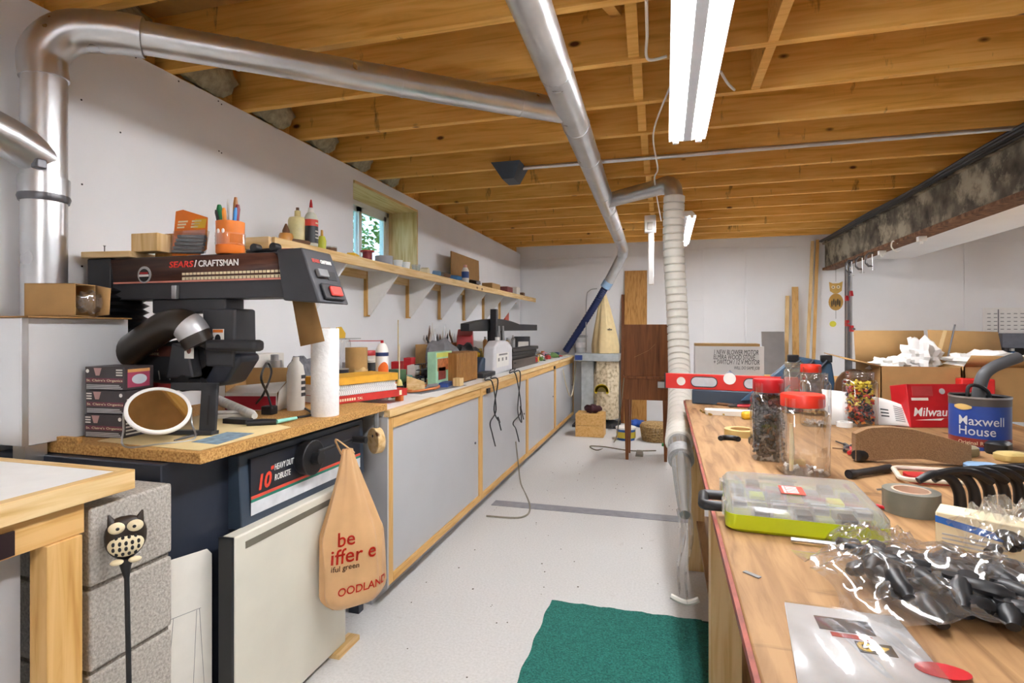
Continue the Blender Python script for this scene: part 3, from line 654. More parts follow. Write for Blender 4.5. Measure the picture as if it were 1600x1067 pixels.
# front end housing with switch, facing the aisle
EX0, EX1 = -1.20, -1.055
eh = MB().hexa([(EX0, AY-.075, AZ0-.012), (EX1, AY-.085, AZ0-.022), (EX1, AY+.085, AZ0-.022), (EX0, AY+.075, AZ0-.012)],
               [(EX0-.03, AY-.07, AZ1+.004), (EX1-.07, AY-.08, AZ1+.004), (EX1-.07, AY+.08, AZ1+.004), (EX0-.03, AY+.07, AZ1+.004)]).build('front_cap', M_CHAR, saw, bevel=.006)
def ec(y, zf): return Vector((EX1-.07*zf+.0, AY+y, AZ0-.022+(AZ1+.026-AZ0)*zf))
up = (ec(0, 1)-ec(0, 0)).normalized(); n_ = Vector((0, 1, 0)).cross(up)
mf = basis(ec(0, .0)+n_*.001, (0, 1, 0), up)
MB(mf).bx(-.055, .055, .012, .068, 0, .010).build('switch_plate', M_DARK, eh, bevel=.004)
MB(mf).bx(-.026, .036, .022, .056, .010, .020).build('switch_key', plain('#d8443a', .4), eh, bevel=.004)
MB(mf).bx(-.052, .0, .090, .118, 0, .014).build('lock_lever', M_GREY, eh, bevel=.003); MB(mf).bx(.008, .056, .086, .118, .0, .002).build('slot', M_BLACK, eh)
MB(mf).text('SEARS', .018, .04, T(-.05, .145, .001), .03).build('lettering', plain('#c04a40', .5), eh); MB(mf).text('CRAFTSMAN', .018, .06, T(-.005, .145, .001), .03).build('lettering', M_WHITE, eh)
# yoke, motor, blade guard and dust elbow
yx = P(360, 490, Y=AY).x
def gp0(u): return P(u, 540, Y=AY-.1).x
MB().hexa([(yx-.055, AY-.055, 1.17), (yx+.065, AY-.055, 1.17), (yx+.065, AY+.055, 1.17), (yx-.055, AY+.055, 1.17)], [(yx-.075, AY-.05, 1.37), (yx+.065, AY-.05, 1.37), (yx+.065, AY+.05, 1.37), (yx-.075, AY+.05, 1.37)]).build('yoke', M_CHAR, saw, bevel=.008)
MB().bx(yx-.30, yx+.02, AY-.045, AY+.045, 1.355, 1.408).build('carriage', M_CHAR, saw, bevel=.006)
MB().bx(yx-.02, yx+.025, AY-.0585, AY-.055, 1.245, 1.30).build('warning_label', M_WHITE, saw); MB().bx(yx-.018, yx+.023, AY-.0595, AY-.0585, 1.288, 1.298).build('warning_band', M_ORANGE, saw); MB().prism(disc((yx+.002, 1.266), .012, .016), 'y', AY-.0595, AY-.0585).build('warning_mark', M_BLACK, saw)
MB().bx(gp0(318), gp0(398), AY-.10, AY-.05, P(360, 549, Y=AY-.1).z, P(360, 531, Y=AY-.1).z).build('yoke_handle', M_DARK, saw, bevel=.012)
GY = AY-.05
def gp(u, v, y=GY): q_ = P(u, v, Y=y); return (q_.x, q_.z)
mc = P(262, 540, Y=GY); mx_ = mc.x
MB().cyl((gp(205, 570)[0], AY+.03, gp(205, 570)[1]), (gp(300, 570)[0], AY+.03, gp(300, 570)[1]), .075, n=28).build('motor', M_BLACK, saw, bevel=.008)
MB().prism([gp(203, 596), gp(320, 603), gp(338, 572), gp(318, 545), gp(288, 528), gp(203, 545)], 'y', GY, GY+.07).build('blade_guard', M_DARK, saw, bevel=.008)
a_, b_ = gp(212, 556), gp(276, 541)
MB().bx(a_[0], b_[0], GY-.008, GY, a_[1], b_[1]).build('warranty_plate', plain('#5a2e22', .5), saw)
MB().text('WARRANTY', .015, .075, basis((a_[0]+.04, GY-.0085, a_[1]+.018), (1, 0, 0), (0, 0, 1)), .02).build('lettering', M_CREAM, saw); MB().text('DE GARANTIE', .013, .09, basis((a_[0]+.025, GY-.0085, a_[1]+.004), (1, 0, 0), (0, 0, 1)), .02).build('lettering', M_CREAM, saw)
b0_, b1_ = gp(276, 598), gp(312, 540)
MB().prism([gp(276, 590), gp(318, 588), gp(310, 545), gp(285, 535)], 'y', GY-.045, GY).build('guard_bracket', M_CHAR, saw, bevel=.006); c0_, c1_ = gp(289, 560, GY-.045), gp(303, 538, GY-.045)
MB().bx(c0_[0], c1_[0], GY-.0475, GY-.045, c0_[1], c1_[1]).build('caution_label', M_WHITE, saw); MB().prism(disc(((c0_[0]+c1_[0])/2, (c0_[1]+c1_[1])/2+.004), .009, .012), 'y', GY-.0485, GY-.0475).build('caution_mark', plain('#8a5a50', .5), saw)
for k in range(4): MB().tube([(gp(218+16*k, 578)[0], GY-.006, gp(218, 578)[1]), (gp(220+16*k, 592)[0], GY-.006, gp(220, 592)[1])], .002, 6).build('guard_pin', M_STEEL, saw)
MB().prism([gp(300, 585), gp(330, 605), gp(352, 600), gp(376, 562), gp(372, 552), gp(330, 556)], 'y', GY+.0, GY+.10).build('guard_nose', M_NAVY, saw, bevel=.012)
MB().cyl((gp(304, 597)[0], GY-.05, gp(304, 597)[1]), (gp(304, 597)[0], GY+.0, gp(304, 597)[1]), .028, n=20).build('guard_wheel', M_BLACK, saw)
el = spline([P(196, 552, Y=AY-.11), P(232, 527, Y=AY-.11), P(262, 508, Y=AY-.11), P(292, 508, Y=AY-.10), P(312, 538, Y=AY-.08)], 8)
MB().tube(el, .050, 22).build('dust_elbow', plain('#2a231c', .35), saw)
MB().tube(el[-9:-4], .052, 22).build('elbow_tape', plain('#b9babb', .35, metal=.5), saw)
# cream door panel leaning under the saw, pencil-marked card beside it
t = thing('door_panel', 'cream metal door panel with recessed grip leaning under the saw', 'panel', (-1.28, 1.69, 0))
MB().bx(-1.312, -1.262, 1.385, 1.99, .02, .665).build('slab', plain('#d9d5c6', .45, var=.05, scale=5), t, bevel=.006)
MB().bx(-1.312, -1.264, 1.375, 1.385, .02, .665).build('edge_gasket', M_BLACK, t)
MB().bx(-1.262, -1.2605, 1.43, 1.9, .615, .637).build('grip_recess', plain('#6b6658', .6), t)
MB().bx(-1.29, -1.255, 1.37, 1.42, 0, .02).build('foot', M_PINE_Y, t); MB().bx(-1.29, -1.235, 1.9, 2.05, 0, .02).build('foot', M_PINE_Y, t)
t = thing('marked_card', 'white card with pencil lines standing below the navy saw stand', 'card', (-1.32, 1.28, 0))
MB().prism([(1.205, 0), (1.372, 0), (1.372, .615), (1.355, .635), (1.205, .655)], 'x', -1.338, -1.334).build('sheet', plain('#e4e0d6', .8, var=.03), t)
for a, b in (((1.21, .49), (1.33, .47)), ((1.235, .485), (1.205, .2)), ((1.315, .47), (1.30, .2)), ((1.325, .47), (1.345, .2))):
    MB().tube([(-1.3335, *a), (-1.3335, *b)], .0007, 4).build('pencil_line', M_GREY, t)
# galvanised box at the wall end of the saw table
t = thing('sheet_metal_box', 'galvanised sheet metal box at the foot of the riser pipe', 'metal box', (-1.985, 1.38, .95))
MB().bx(XL+.01, -1.80, 1.16, 1.485, .957, 1.333).build('box', plain('#e4e6e8', .26, metal=.4, var=.04, scale=3), t, bevel=.002)
MB().bx(-1.802, -1.797, 1.155, 1.172, .957, 1.333).build('corner_flange', M_GALV, t); MB().bx(-1.85, -1.80, 1.165, 1.225, .905, .9565).build('foot', M_GALV, t)
MB().bx(XL+.02, -1.765, 1.15, 1.47, 1.3335, 1.338).build('cardboard_lid', M_CARD2, t)
# ---------------------------------------------------------------- small builders
def turned(name, label, cat, p, parts, group=None, n=20, sq=0.0):
    """a thing made of turned parts: (part name, [(r,z)...], material)"""
    t = thing(name, label, cat, p, group)
    for nm, prof, mt in parts: MB().lathe(prof, p, n, sq=sq).build(nm, mt, t)
    return t
def block(name, label, cat, x0, x1, y0, y1, z0, z1, mat, group=None, rz=0.0, bevel=.002):
    cx, cy = (x0+x1)/2, (y0+y1)/2
    return one(name, MB(T(cx, cy, z0, rz)).bx(x0-cx, x1-cx, y0-cy, y1-cy, 0, z1-z0), mat, label, cat, group, bevel=bevel)
def facebox(name, label, cat, u0, u1, v0, v1, X, dx, z0, mat, prints=(), group=None, bevel=.002):
    """box whose aisle-facing side spans given pixels on the plane X; prints are (y0,y1,z0,z1 fractions, material)"""
    a = P(u0, v1, X=X); b = P(u1, v1, X=X); zt = P((u0+u1)/2, v0, X=X).z
    t = thing(name, label, cat, (X-dx/2, (a.y+b.y)/2, z0), group)
    MB().bx(X-dx, X, a.y, b.y, z0, zt).build('body', mat, t, bevel=bevel)
    h = zt-z0; L = b.y-a.y
    for (f0, f1, g0, g1, mt) in prints:
        MB().bx(X-.0005, X+.0008, a.y+L*f0, a.y+L*f1, z0+h*g0, z0+h*g1).build('print', mt, t)
    return t
def screwdriver(label, a, b, hm, r=.011, hl=.4):
    a, b = Vector(a), Vector(b); m = a.lerp(b, hl); t = thing('screwdriver', label, 'screwdriver', a)
    d = (b-a).normalized()
    MB().tube([a, a.lerp(m, .1), a.lerp(m, .5), a.lerp(m, .9), m], [r*.7, r, r*.9, r, r*.6], 10).build('handle', hm, t)
    MB().tube([m, b], r*.3, 8).build('shaft', M_STEEL, t); return t
def pliers(label, c, ang, mat, L=.16):
    t = thing('pliers', label, 'pliers', c); M_ = T(c[0], c[1], c[2], ang)
    for s in (-1, 1):
        MB(M_).tube(spline([(0, 0, .008), (.03, s*.012, .008), (.08, s*.022, .008), (L*.65, s*.012, .008)], 5), .007, 8).build('handle', mat, t)
        MB(M_).tube([(.0, -s*.003, .008), (-.03, -s*.006, .008), (-L*.3, -s*.001, .008)], [.008, .008, .003], 8).build('jaw', M_DSTEEL, t)
    MB(M_).cyl((0, 0, .0), (0, 0, .017), .009, n=12).build('pivot', M_DSTEEL, t); return t
CC = 0
ZT = SZ           # saw table height
# ---------------------------------------------------------------- on the saw arm
AT = AZ1+.001
q = P(205, 404, Y=AY)
block('scrap_board', 'short pine board lying across the rear of the saw arm', 'board', AXa-.0, AXa+.20, AY-.08, AY+.05, AT, AT+.022, M_PINE_X, rz=.12)
one('wood_screw', MB(T(AXa+.03, AY-.02, AT+.022)).tube([(0, 0, 0), (0, 0, .028), (0, 0, .032)], [.0015, .002, .005], 8), M_DSTEEL, 'single screw standing upright on the pine scrap', 'screw')
q0 = P(221, 390, Y=AY); q1 = P(266, 390, Y=AY)
block('wood_block', 'square pine offcut standing on the saw arm behind the orange packet', 'wood block', q0.x, q1.x-.02, AY-.04, AY+.02, AT+.022, AT+.088, M_PINE_Z, rz=.05)
block('wood_offcut', 'darker wood offcut stacked behind the square pine block', 'wood block', q0.x+.035, q1.x+.02, AY+.025, AY+.055, AT, AT+.095, M_OAK)
q0 = P(282, 405, Y=AY-.03)
t = thing('drill_bit_packet', 'orange card packet with black drill bits leaning on the saw arm', 'packet', (q0.x, AY-.03, AT))
pk = basis((q0.x-.02, AY-.045, AT), (1, .05, 0), (-.16, .22, 1))
c = MB(pk).prism([(0, 0), (.115, 0), (.14, .02), (.12, .14), (.01, .175), (-.02, .17)], 'z', 0, .002).build('card', M_ORANGE, t)
MB(pk).bx(.07, .118, .10, .135, .0022, .003).build('yellow_corner', M_YEL, c)
for k, (x, w_) in enumerate(((.0, .04), (.058, .04))):
    for r_ in range(3): MB(pk).bx(x, x+w_-.005*r_, .125-.011*r_, .131-.011*r_, .0022, .003).build('printed_line', M_CREAM, c)
for k in range(5): MB(pk).cyl((.01+.003*k, .012+.014*k, .011), (.135, .006+.014*k, .011), .0065, n=10).build('drill_bit', M_DSTEEL, t)
MB(pk).bx(.005, .14, .004, .085, .002, .021).build('blister', M_CLEAR, t)
q = P(360, 402, Y=AY-.02); mx, my = q.x, AY-.02
mug = thing('pen_mug', 'orange and clear ribbed mug full of pens on the saw arm', 'mug', (mx, my, AT))
MB().lathe([(.043, 0), (.046, .004), (.046, .03), (.044, .032), (.044, .030), (.040, .006)], (mx, my, AT), 28).build('base', M_ORANGE, mug)
MB().lathe([(.044, .03), (.046, .112), (.043, .112), (.041, .03)], (mx, my, AT), 28).build('inner_cup', plain('#e07a20', .4), mug)
MB().lathe([(.047+.0015*(i % 2), .03+.006*i) for i in range(8)], (mx, my, AT), 28, cap=False).build('ribbed_shell', M_CLEAR, mug)
for k in range(2): MB().ell((mx-.008+.02*k, my-.046, AT+.075), (.006, .003, .008), 10, 8).build('printed_dot', M_WHITE, mug)
pens = [('green marker in the orange mug', '#1f7a44', -.03, -.01, .060, .010), ('white pen in the orange mug', '#e6e2dc', -.02, .012, .085, .004), ('wooden stick in the orange mug', '#a06a34', .006, .014, .090, .008),
        ('dark red marker in the orange mug', '#7c1a24', .024, .002, .060, .009), ('light blue pen in the orange mug', '#3c86c8', .030, -.012, .046, .006), ('orange pen in the orange mug', '#d8861c', -.004, -.02, .045, .007), ('black pen in the orange mug', '#202022', -.032, -.02, .04, .005)]
for lb, cl, dx, dy, h, r in pens:
    one('pen', MB().tube([(mx+dx*.5, my+dy*.5, AT+.01), (mx+dx*.9, my+dy, AT+.10), (mx+dx*1.15, my+dy*1.2, AT+.112+h*.75), (mx+dx*1.2, my+dy*1.2, AT+.112+h)], [r, r, r, r*.6], 10), plain(cl, .4), lb, 'pen', 'pens in the mug')
q = P(398, 400, Y=AY-.02)
pliers('black-handled pliers lying on the saw arm beside the mug', (q.x, AY-.01, AT), .1, M_BLACK, .13)
for k in range(2):
    q = P(405+30*k, 396, Y=AY-.02)
    one('caster_wheel', MB().cyl((q.x, AY-.05, AT+.015), (q.x, AY-.02, AT+.015), .0145, n=18), M_BLACK, ['small black rubber wheel beside the pliers', 'small black rubber wheel near the saw arm front'][k], 'wheel', 'wheels on the saw arm', bevel=.003)
q = P(457, 395, Y=AY); block('red_pencil', 'stubby red pencil at the front of the saw arm', 'pencil', q.x-.04, q.x+.012, AY-.012, AY+.0, AT+.004, AT+.014, M_RED)
# strip of cardboard hung from the arm
q0 = P(455, 466, Y=AY+.09); q1 = P(488, 466, Y=AY+.09); q2 = P(507, 533, Y=AY+.09); q3 = P(470, 541, Y=AY+.09)
one('cardboard_strip', MB().add([(q.x, q.y, q.z+(.02 if i < 2 else 0)) for i, q in enumerate((q0, q1, q2, q3))], [(0, 1, 2, 3)]), M_CARD2, 'brown cardboard strip hanging down from the saw arm front', 'cardboard', solid=.004)
# carton with crumpled packing on the metal box
cz = 1.3395
r0 = ray(38, 488)*1.70; r1 = ray(117, 490)*1.70; ca = Vector((r0.x, r0.y, cz)); cb = Vector((r1.x, r1.y, cz)); cw = (cb-ca).length
cm = basis(ca, cb-ca, (0, 0, 1)); chh = .102; cd_ = .085
t = thing('open_carton', 'small open cardboard carton on top of the metal box', 'carton', ca)
MB(cm).bx(0, cw, 0, chh, -.003, 0).bx(0, cw, 0, chh, -cd_, -cd_+.003).bx(0, .003, 0, chh, -cd_, 0).bx(0, cw, 0, .003, -cd_, 0).bx(0, cw, chh-.003, chh, -cd_, 0).build('body', M_CARD, t)
MB(cm).add([(cw, .002, -cd_), (cw+.065, 0.006, -cd_+.03), (cw+.07, chh-.012, -cd_+.03), (cw, chh, -cd_)], [(0, 1, 2, 3)]).build('flap', M_CARD, t, solid=.003)
one('crumpled_wrap', MB(cm).ell((cw+.006, .045, -.05), (.03, .036, .030), 14, 10, fn=lambda d: 1+.25*math.sin(11*d.x+7*d.z)), M_BAG, 'crumpled clear wrap poking out of the small carton', 'wrap')
# ---------------------------------------------------------------- on the saw table
TX0 = P(132, 684, Z=ZT+.0)
ty = TX0.y
p0 = P(132, 683, Z=ZT); p1 = P(193, 686, Z=ZT); p2 = P(236, 668, Z=ZT)
ux = (p1-p0); uy = Vector((-ux.y, ux.x, 0)).normalized(); W_ = ux.length; ux.normalize(); D_ = .11
for k in range(3):
    o = p0+Vector((0, 0, .0755*k+.0005)); off = (.0, .004, .002)[k]
    B = basis(o+ux*off, ux, (0, 0, 1)); t = thing('tea_box', ['bottom tea box of the stack of three', 'middle tea box of the stack of three', 'top tea box with the pink end label'][k], 'tea box', o, 'tea boxes')
    MB(B).bx(0, W_, 0, .074, -D_, 0).build('carton', plain('#3c3538', .5), t, bevel=.002)
    MB(B).bx(.004, W_-.004, .024, .038, 0, .0006).build('name_band', plain('#6a3040', .5), t)
    MB(B).text("St. Claire's Organics", .010, W_-.012, T(.006, .0275, .0006), .0, depth=.0003).build('lettering', M_CREAM, t)
    xa = (.028, .030, .034)[k]
    MB(B).prism([(xa, .070), (xa+.030, .070), (xa+.022, .046), (xa+.008, .046)], 'z', 0, .0006).build('bowl_print', plain('#b08a86', .5), t)
    MB(B).prism(disc(((.012, W_-.014, W_-.016)[2-k if k == 2 else k+0] if False else (W_-.014 if k < 2 else .010), .060), .006, .006), 'z', 0, .0007).build('seal_print', M_WHITE, t)
    for r_ in range(3):
        MB(B).bx((.004 if k < 2 else W_-.03), (.024 if k < 2 else W_-.006), .046+.008*r_, .050+.008*r_, 0, .0006).build('printed_line', M_OFF, t)
        MB(B).bx(.006, W_-.006-.006*r_, .004+.005*r_, .007+.005*r_, 0, .0006).build('printed_line', M_LGREY, t)
    E = basis(o+ux*(off+W_), uy, (0, 0, 1))
    if k == 2:
        MB(E).bx(.012, D_-.016, .008, .066, 0, .0008).build('end_label', plain('#a8405e', .5), t); MB(E).bx(.012, D_-.016, .056, .066, .0006, .0011).build('label_band', plain('#d8a060', .5), t)
        MB(E).prism(disc((D_/2, .033), .028, .016), 'z', .0006, .0013).build('label_emblem', plain('#c8d0d8', .5), t)
    else:
        for r_ in range(4): MB(E).bx(.008, D_-.02-.008*r_, .010+.011*r_, .015+.011*r_, 0, .0006).build('printed_line', M_OFF, t)
# paper mat with printed blue panel
a = P(152, 690, Z=ZT); b = P(312, 705, Z=ZT); c = P(455, 668, Z=ZT); d = P(330, 645, Z=ZT)
t = thing('paper_mat', 'buff paper sheet with blue printed panel on the saw table', 'paper', (a+c)/2)
MB().add([(q.x, q.y, ZT+.0015) for q in (a, b, c, d)], [(0, 1, 2, 3)]).build('sheet', plain('#d6bf8c', .8, var=.05), t, solid=.0016)
a = P(298, 692, Z=ZT); b = P(340, 696, Z=ZT); c = P(398, 678, Z=ZT); d = P(355, 676, Z=ZT)
MB().add([(q.x, q.y, ZT+.0028) for q in (a, b, c, d)], [(0, 1, 2, 3)]).build('blue_print', plain('#7f97a6', .7, var=.35, scale=40), t)
# round vanity mirror on a wire foot
mb_ = P(245, 690, Z=ZT); mc_ = P(248, 641, Y=mb_.y)
nrm = Vector((.60, -.40, .70)).normalized(); rt = Vector((.55, .83, 0)).normalized(); rt = (rt-nrm*rt.dot(nrm)).normalized()
MM = basis(mc_, rt, nrm.cross(rt)); t = thing('vanity_mirror', 'round tilted mirror with white rim reflecting the wooden ceiling', 'mirror', (mc_.x, mc_.y, ZT))
R_ = .084
MB(MM).lathe([(R_, -.008), (R_+.004, -.004), (R_+.004, .004), (R_, .007), (R_-.006, .006), (R_-.007, .002)], n=40, cap=False).build('rim', M_WHITE, t)
MB(MM).lathe([(R_, -.008), (.02, -.012), (.001, -.012)], n=40, cap=False).build('back', M_WHITE, t)
MB(MM).lathe([(R_-.005, .002), (R_-.005, .0035)], n=40).build('glass', M_MIRROR, t)
lf = MM @ Vector((-R_-.004, 0, 0)); rg = MM @ Vector((R_+.004, 0, 0))
fx = Vector((.58, -.42, 0)).normalized()
w1 = [lf, Vector((lf.x, lf.y, ZT+.05))-rt*.0, Vector((lf.x, lf.y, ZT+.006))+fx*.05, Vector((mc_.x, mc_.y, ZT+.005))+fx*.07, Vector((rg.x, rg.y, ZT+.006))+fx*.05, Vector((rg.x, rg.y, ZT+.05)), rg]
MB().tube(spline(w1, 6), .0028, 8).build('wire_stand', M_STEEL, t)
# slotted black angle bracket behind the mirror
q = P(318, 683, Z=ZT); t = thing('angle_bracket', 'slotted black steel angle bracket behind the mirror', 'bracket', (q.x, q.y, ZT))
bb = basis((q.x-.145, q.y+.01, ZT+.003), (.97, .2, 0), (.04, .1, 1))
MB(bb).bx(.105, .16, 0, .165, 0, .012).build('upright', M_DARK, t, bevel=.002); MB(bb).bx(.0, .16, .14, .166, 0, .012).build('top_bar', M_DARK, t, bevel=.002)
MB(bb).bx(.131, .137, .03, .125, .0118, .0128).build('slot', M_BLACK, t); MB(bb).bx(-.02, .16, 0, .012, -.01, .03).build('foot', M_DARK, t)
a = P(272, 688, Z=ZT+.006); b = P(334, 672, Z=ZT+.006)
one('steel_scriber', MB().tube([a, a.lerp(b, .2), b], [.002, .0045, .0055], 8), M_DSTEEL, 'thin steel scriber lying in front of the mirror', 'scriber')
# red package behind the tea boxes
q = P(246, 625, Z=ZT+.02)
block('red_carton', 'red carton standing behind the tea boxes', 'carton', -1.86, -1.80, 1.60, 1.68, ZT+.0005, ZT+.16, M_RED)
# clutter: white plastic caulk tube, case, glue gun, cords
def rod(name, label, cat, a, b, r, mat): return one(name, MB().tube([a, a.lerp(b, .08), a.lerp(b, .92), b], [r*.6, r, r, r*.6], 14), mat, label, cat)
rod('sealant_tube', 'crumpled white sealant tube lying behind the black bracket', 'tube', P(335, 622, Z=ZT+.05), P(398, 650, Z=ZT+.02), .019, plain('#d9d6ce', .4, var=.2, scale=40))
one('white_case', MB(T(*P(352, 655, Z=ZT), rz=.5)).bx(-.09, .07, -.0, .05, .0, .018).bx(-.085, .065, .002, .048, .018, .028), M_OFF, 'flat white plastic case beside the mirror bracket', 'case', bevel=.006)
block('black_case', 'low black plastic tray under the white case', 'tray', P(345, 668, Z=ZT).x-.05, P(345, 668, Z=ZT).x+.05, P(345, 668, Z=ZT).y+.06, P(345, 668, Z=ZT).y+.1, ZT+.0005, ZT+.02, M_BLACK)
gq = P(395, 662, Z=ZT)
t = thing('soldering_tool', 'black corded tool with mint handle at the saw table edge', 'tool', gq)
ga = P(386, 661, Z=ZT+.012); gb = P(432, 659, Z=ZT+.012); gc = P(463, 653, Z=ZT+.012)
MB().tube([ga, ga.lerp(gb, .5), gb], [.012, .014, .011], 12).build('body', M_BLACK, t); MB().tube([gb, gc], [.008, .006], 12).build('mint_grip', M_TEAL, t)
gp = P(421, 642, Z=ZT+.014)
block('power_adapter', 'black plug-in power adapter near the red carton', 'adapter', gp.x-.025, gp.x+.025, gp.y-.02, gp.y+.02, ZT+.001, ZT+.035, M_BLACK, bevel=.004)
cable('power_lead', [P(425, 640, Z=ZT+.03), P(418, 615, Z=ZT+.09), P(408, 590, Z=ZT+.16), P(417, 567, Z=ZT+.20), P(424, 582, Z=ZT+.16), P(412, 615, Z=ZT+.09), P(400, 635, Z=ZT+.01), P(430, 640, Z=ZT+.005), P(460, 632, Z=ZT+.005), P(488, 646, Z=ZT+.005), P(465, 652, Z=ZT+.005)], .0045, M_BLACK, 'looped black power cord in front of the red box')
cable('power_lead', [P(240, 598, Z=ZT+.10), P(300, 590, Z=ZT+.13), P(345, 588, Z=ZT+.13), P(372, 612, Z=ZT+.07), P(410, 632, Z=ZT+.02), P(425, 645, Z=ZT+.006)], .0045, M_BLACK, 'black cord arching from the saw motor to the adapter')
cable('power_lead', [P(332, 632, Z=ZT+.03), P(352, 620, Z=ZT+.05), P(366, 612, Z=ZT+.06), P(375, 610, Z=ZT+.055)], .0035, M_BLACK, 'thin black lead behind the angle bracket')
# open red and white box
q = P(440, 640, Z=ZT); xq, yq = q.x, q.y
t = thing('open_box', 'open white box with red front label and brown inside', 'box', (xq-.1, yq-.05, ZT))
bx = basis((xq-.20, yq-.10, ZT+.001), (.97, .24, 0), (0, 0, 1)); W2, D2 = .22, .17
MB(bx).bx(0, W2, 0, .003, -D2, 0).build('bottom', M_CARD, t); MB(bx).bx(0, W2, 0, .075, -.003, 0).build('front_wall', M_WHITE, t)
MB(bx).bx(.0, W2-.004, .005, .062, 0, .0008).build('red_label', plain('#b01e34', .5), t)
MB(bx).bx(0, W2, 0, .17, -D2, -D2+.003).build('back_wall', M_CARD, t); MB(bx).bx(0, .003, 0, .15, -D2, 0).build('side_wall', M_CARD, t)
MB(bx).prism([(0, 0), (.075, 0), (.165, -D2), (0, -D2)], 'x', W2-.003, W2) if False else MB(bx).add([(W2, 0, 0), (W2, 0, -D2), (W2+.03, .17, -D2), (W2+.01, .085, 0)], [(0, 1, 2, 3)]).build('side_flap', M_WHITE, t, solid=.003)
MB(bx).add([(0, .075, 0), (W2, .075, 0), (W2+.012, .118, -.06), (.02, .10, -.05)], [(0, 1, 2, 3)]).build('inner_flap', M_PAPER, t, solid=.002)
# behind it
block('white_carton', 'plain white carton standing behind the open red box', 'carton', -1.98, -1.85, 2.15, 2.36, ZT+.0005, ZT+.225, M_OFF)
q = P(429, 565, X=-1.80); turned('metal_tin', 'small steel tin with screw cap behind the open box', 'tin', (-1.80, q.y, ZT), [('body', [(.032, 0), (.032, .195)], M_STEEL), ('cap', [(.018, .195), (.018, .222), (.014, .225)], M_STEEL)])
q = P(458, 548, X=-1.78); one('grey_rag', MB().ell((-1.78, q.y+.06, ZT+.105), (.06, .10, .105), 18, 14, fn=lambda d: 1+.16*math.sin(7*d.x+9*d.y)*math.cos(8*d.z)), plain('#6c6d72', .9, var=.35, scale=40), 'crumpled grey rag heaped behind the paper towel roll', 'rag')
q = P(478, 632, X=-1.47); t = thing('white_bottle', 'white jug with black lettering beside the paper towel roll', 'bottle', (-1.52, q.y, ZT))
MB(T(-1.52, q.y, ZT)).lathe([(.035, 0), (.037, .01), (.037, .15), (.03, .19), (.014, .21), (.014, .225)], n=20).build('body', M_OFF, t)
for k in range(4): MB().bx(-1.484, -1.4825, q.y-.012, q.y+.016, ZT+.06+.025*k, ZT+.075+.025*k).build('lettering', M_DARK, t)
q = P(503, 652, Z=ZT); s = mpp(q)
turned('paper_towel_roll', 'tall upright roll of white paper towel at the saw table end', 'paper towel', (q.x-.02, q.y+.05, ZT), [('roll', [(.053, 0), (.054, .004), (.054, .345), (.052, .348)], plain('#efeeec', .95, var=.04, scale=60, bump=.3)), ('core', [(.02, .348), (.02, .3495)], M_CARD)], n=32)
# ---------------------------------------------------------------- books at the corner
bA = P(515, 634, Z=SZ); bB = P(636, 628, Z=CZ); bdir = Vector((bB.x-bA.x, bB.y-bA.y, 0)); bL = bdir.length; bdir.normalize(); bN = Vector((-bdir.y, bdir.x, 0))
def book(label, f0, f1, z, h, mat, page, w=.2, inset=0.0, spiral=False):
    o_ = Vector((bA.x, bA.y, z))+bdir*(bL*(f0+f1)/2)+bN*(w/2+inset); L = bL*(f1-f0)/2
    t = thing('book', label, 'book', o_, 'books on the worktop corner'); M_ = basis(o_, -bN, bdir)   # local x towards the spine, y along it
    m_ = lambda: MB(Matrix.Translation(o_) @ Matrix(((-bN.x, bdir.x, 0, 0), (-bN.y, bdir.y, 0, 0), (0, 0, 1, 0), (0, 0, 0, 1))))
    m_().bx(-w/2, w/2-.004, -L+.003, L-.003, .002, h-.002).build('pages', page, t)
    m_().bx(-w/2, w/2, -L, L, 0, .002).bx(-w/2, w/2, -L, L, h-.002, h).build('covers', mat, t)
    if spiral:
        for k in range(34): m_().tube(circle((w/2-.003, -L+.012+(2*L-.024)*k/34, h/2), h*.5, 8, ax='y'), .0012, 4, closed=True).build('spiral_wire', M_LGREY, t)
    else: m_().bx(w/2-.004, w/2, -L, L, 0, h).build('spine', mat, t)
    return t, m_, w/2, L
zb = SZ+.001
t, m_, hw_, L = book('red hardback book at the bottom of the stack', 0, 1, zb, .036, plain('#c23028', .5), M_PAPER)
m_().text('TAL', .017, .034, basis((hw_+.0006, -L+.155, .010), (0, 1, 0), (0, 0, 1)), .01).build('title', M_CREAM, t)
for k in range(7): m_().bx(hw_, hw_+.0008, -L+.055+.0135*k, -L+.064+.0135*k, .010, .022).build('worn_title', M_CREAM, t)
m_().bx(hw_, hw_+.0008, L-.055, L-.038, .006, .030).build('spine_emblem', M_CREAM, t)
zb += .0365; book('white spiral notebook on the red book', 0, .86, zb, .026, M_PAPER, M_PAPER, .19, spiral=True)
zb += .0265; book('second white spiral notebook under the yellow book', 0, .85, zb, .022, M_PAPER, M_PAPER, .18, .004, spiral=True)
zb += .0225; book('thick yellow notebook on top of the stack', 0, .86, zb, .036, plain('#dfa52e', .6), plain('#d89c28', .7), .2, -.004)
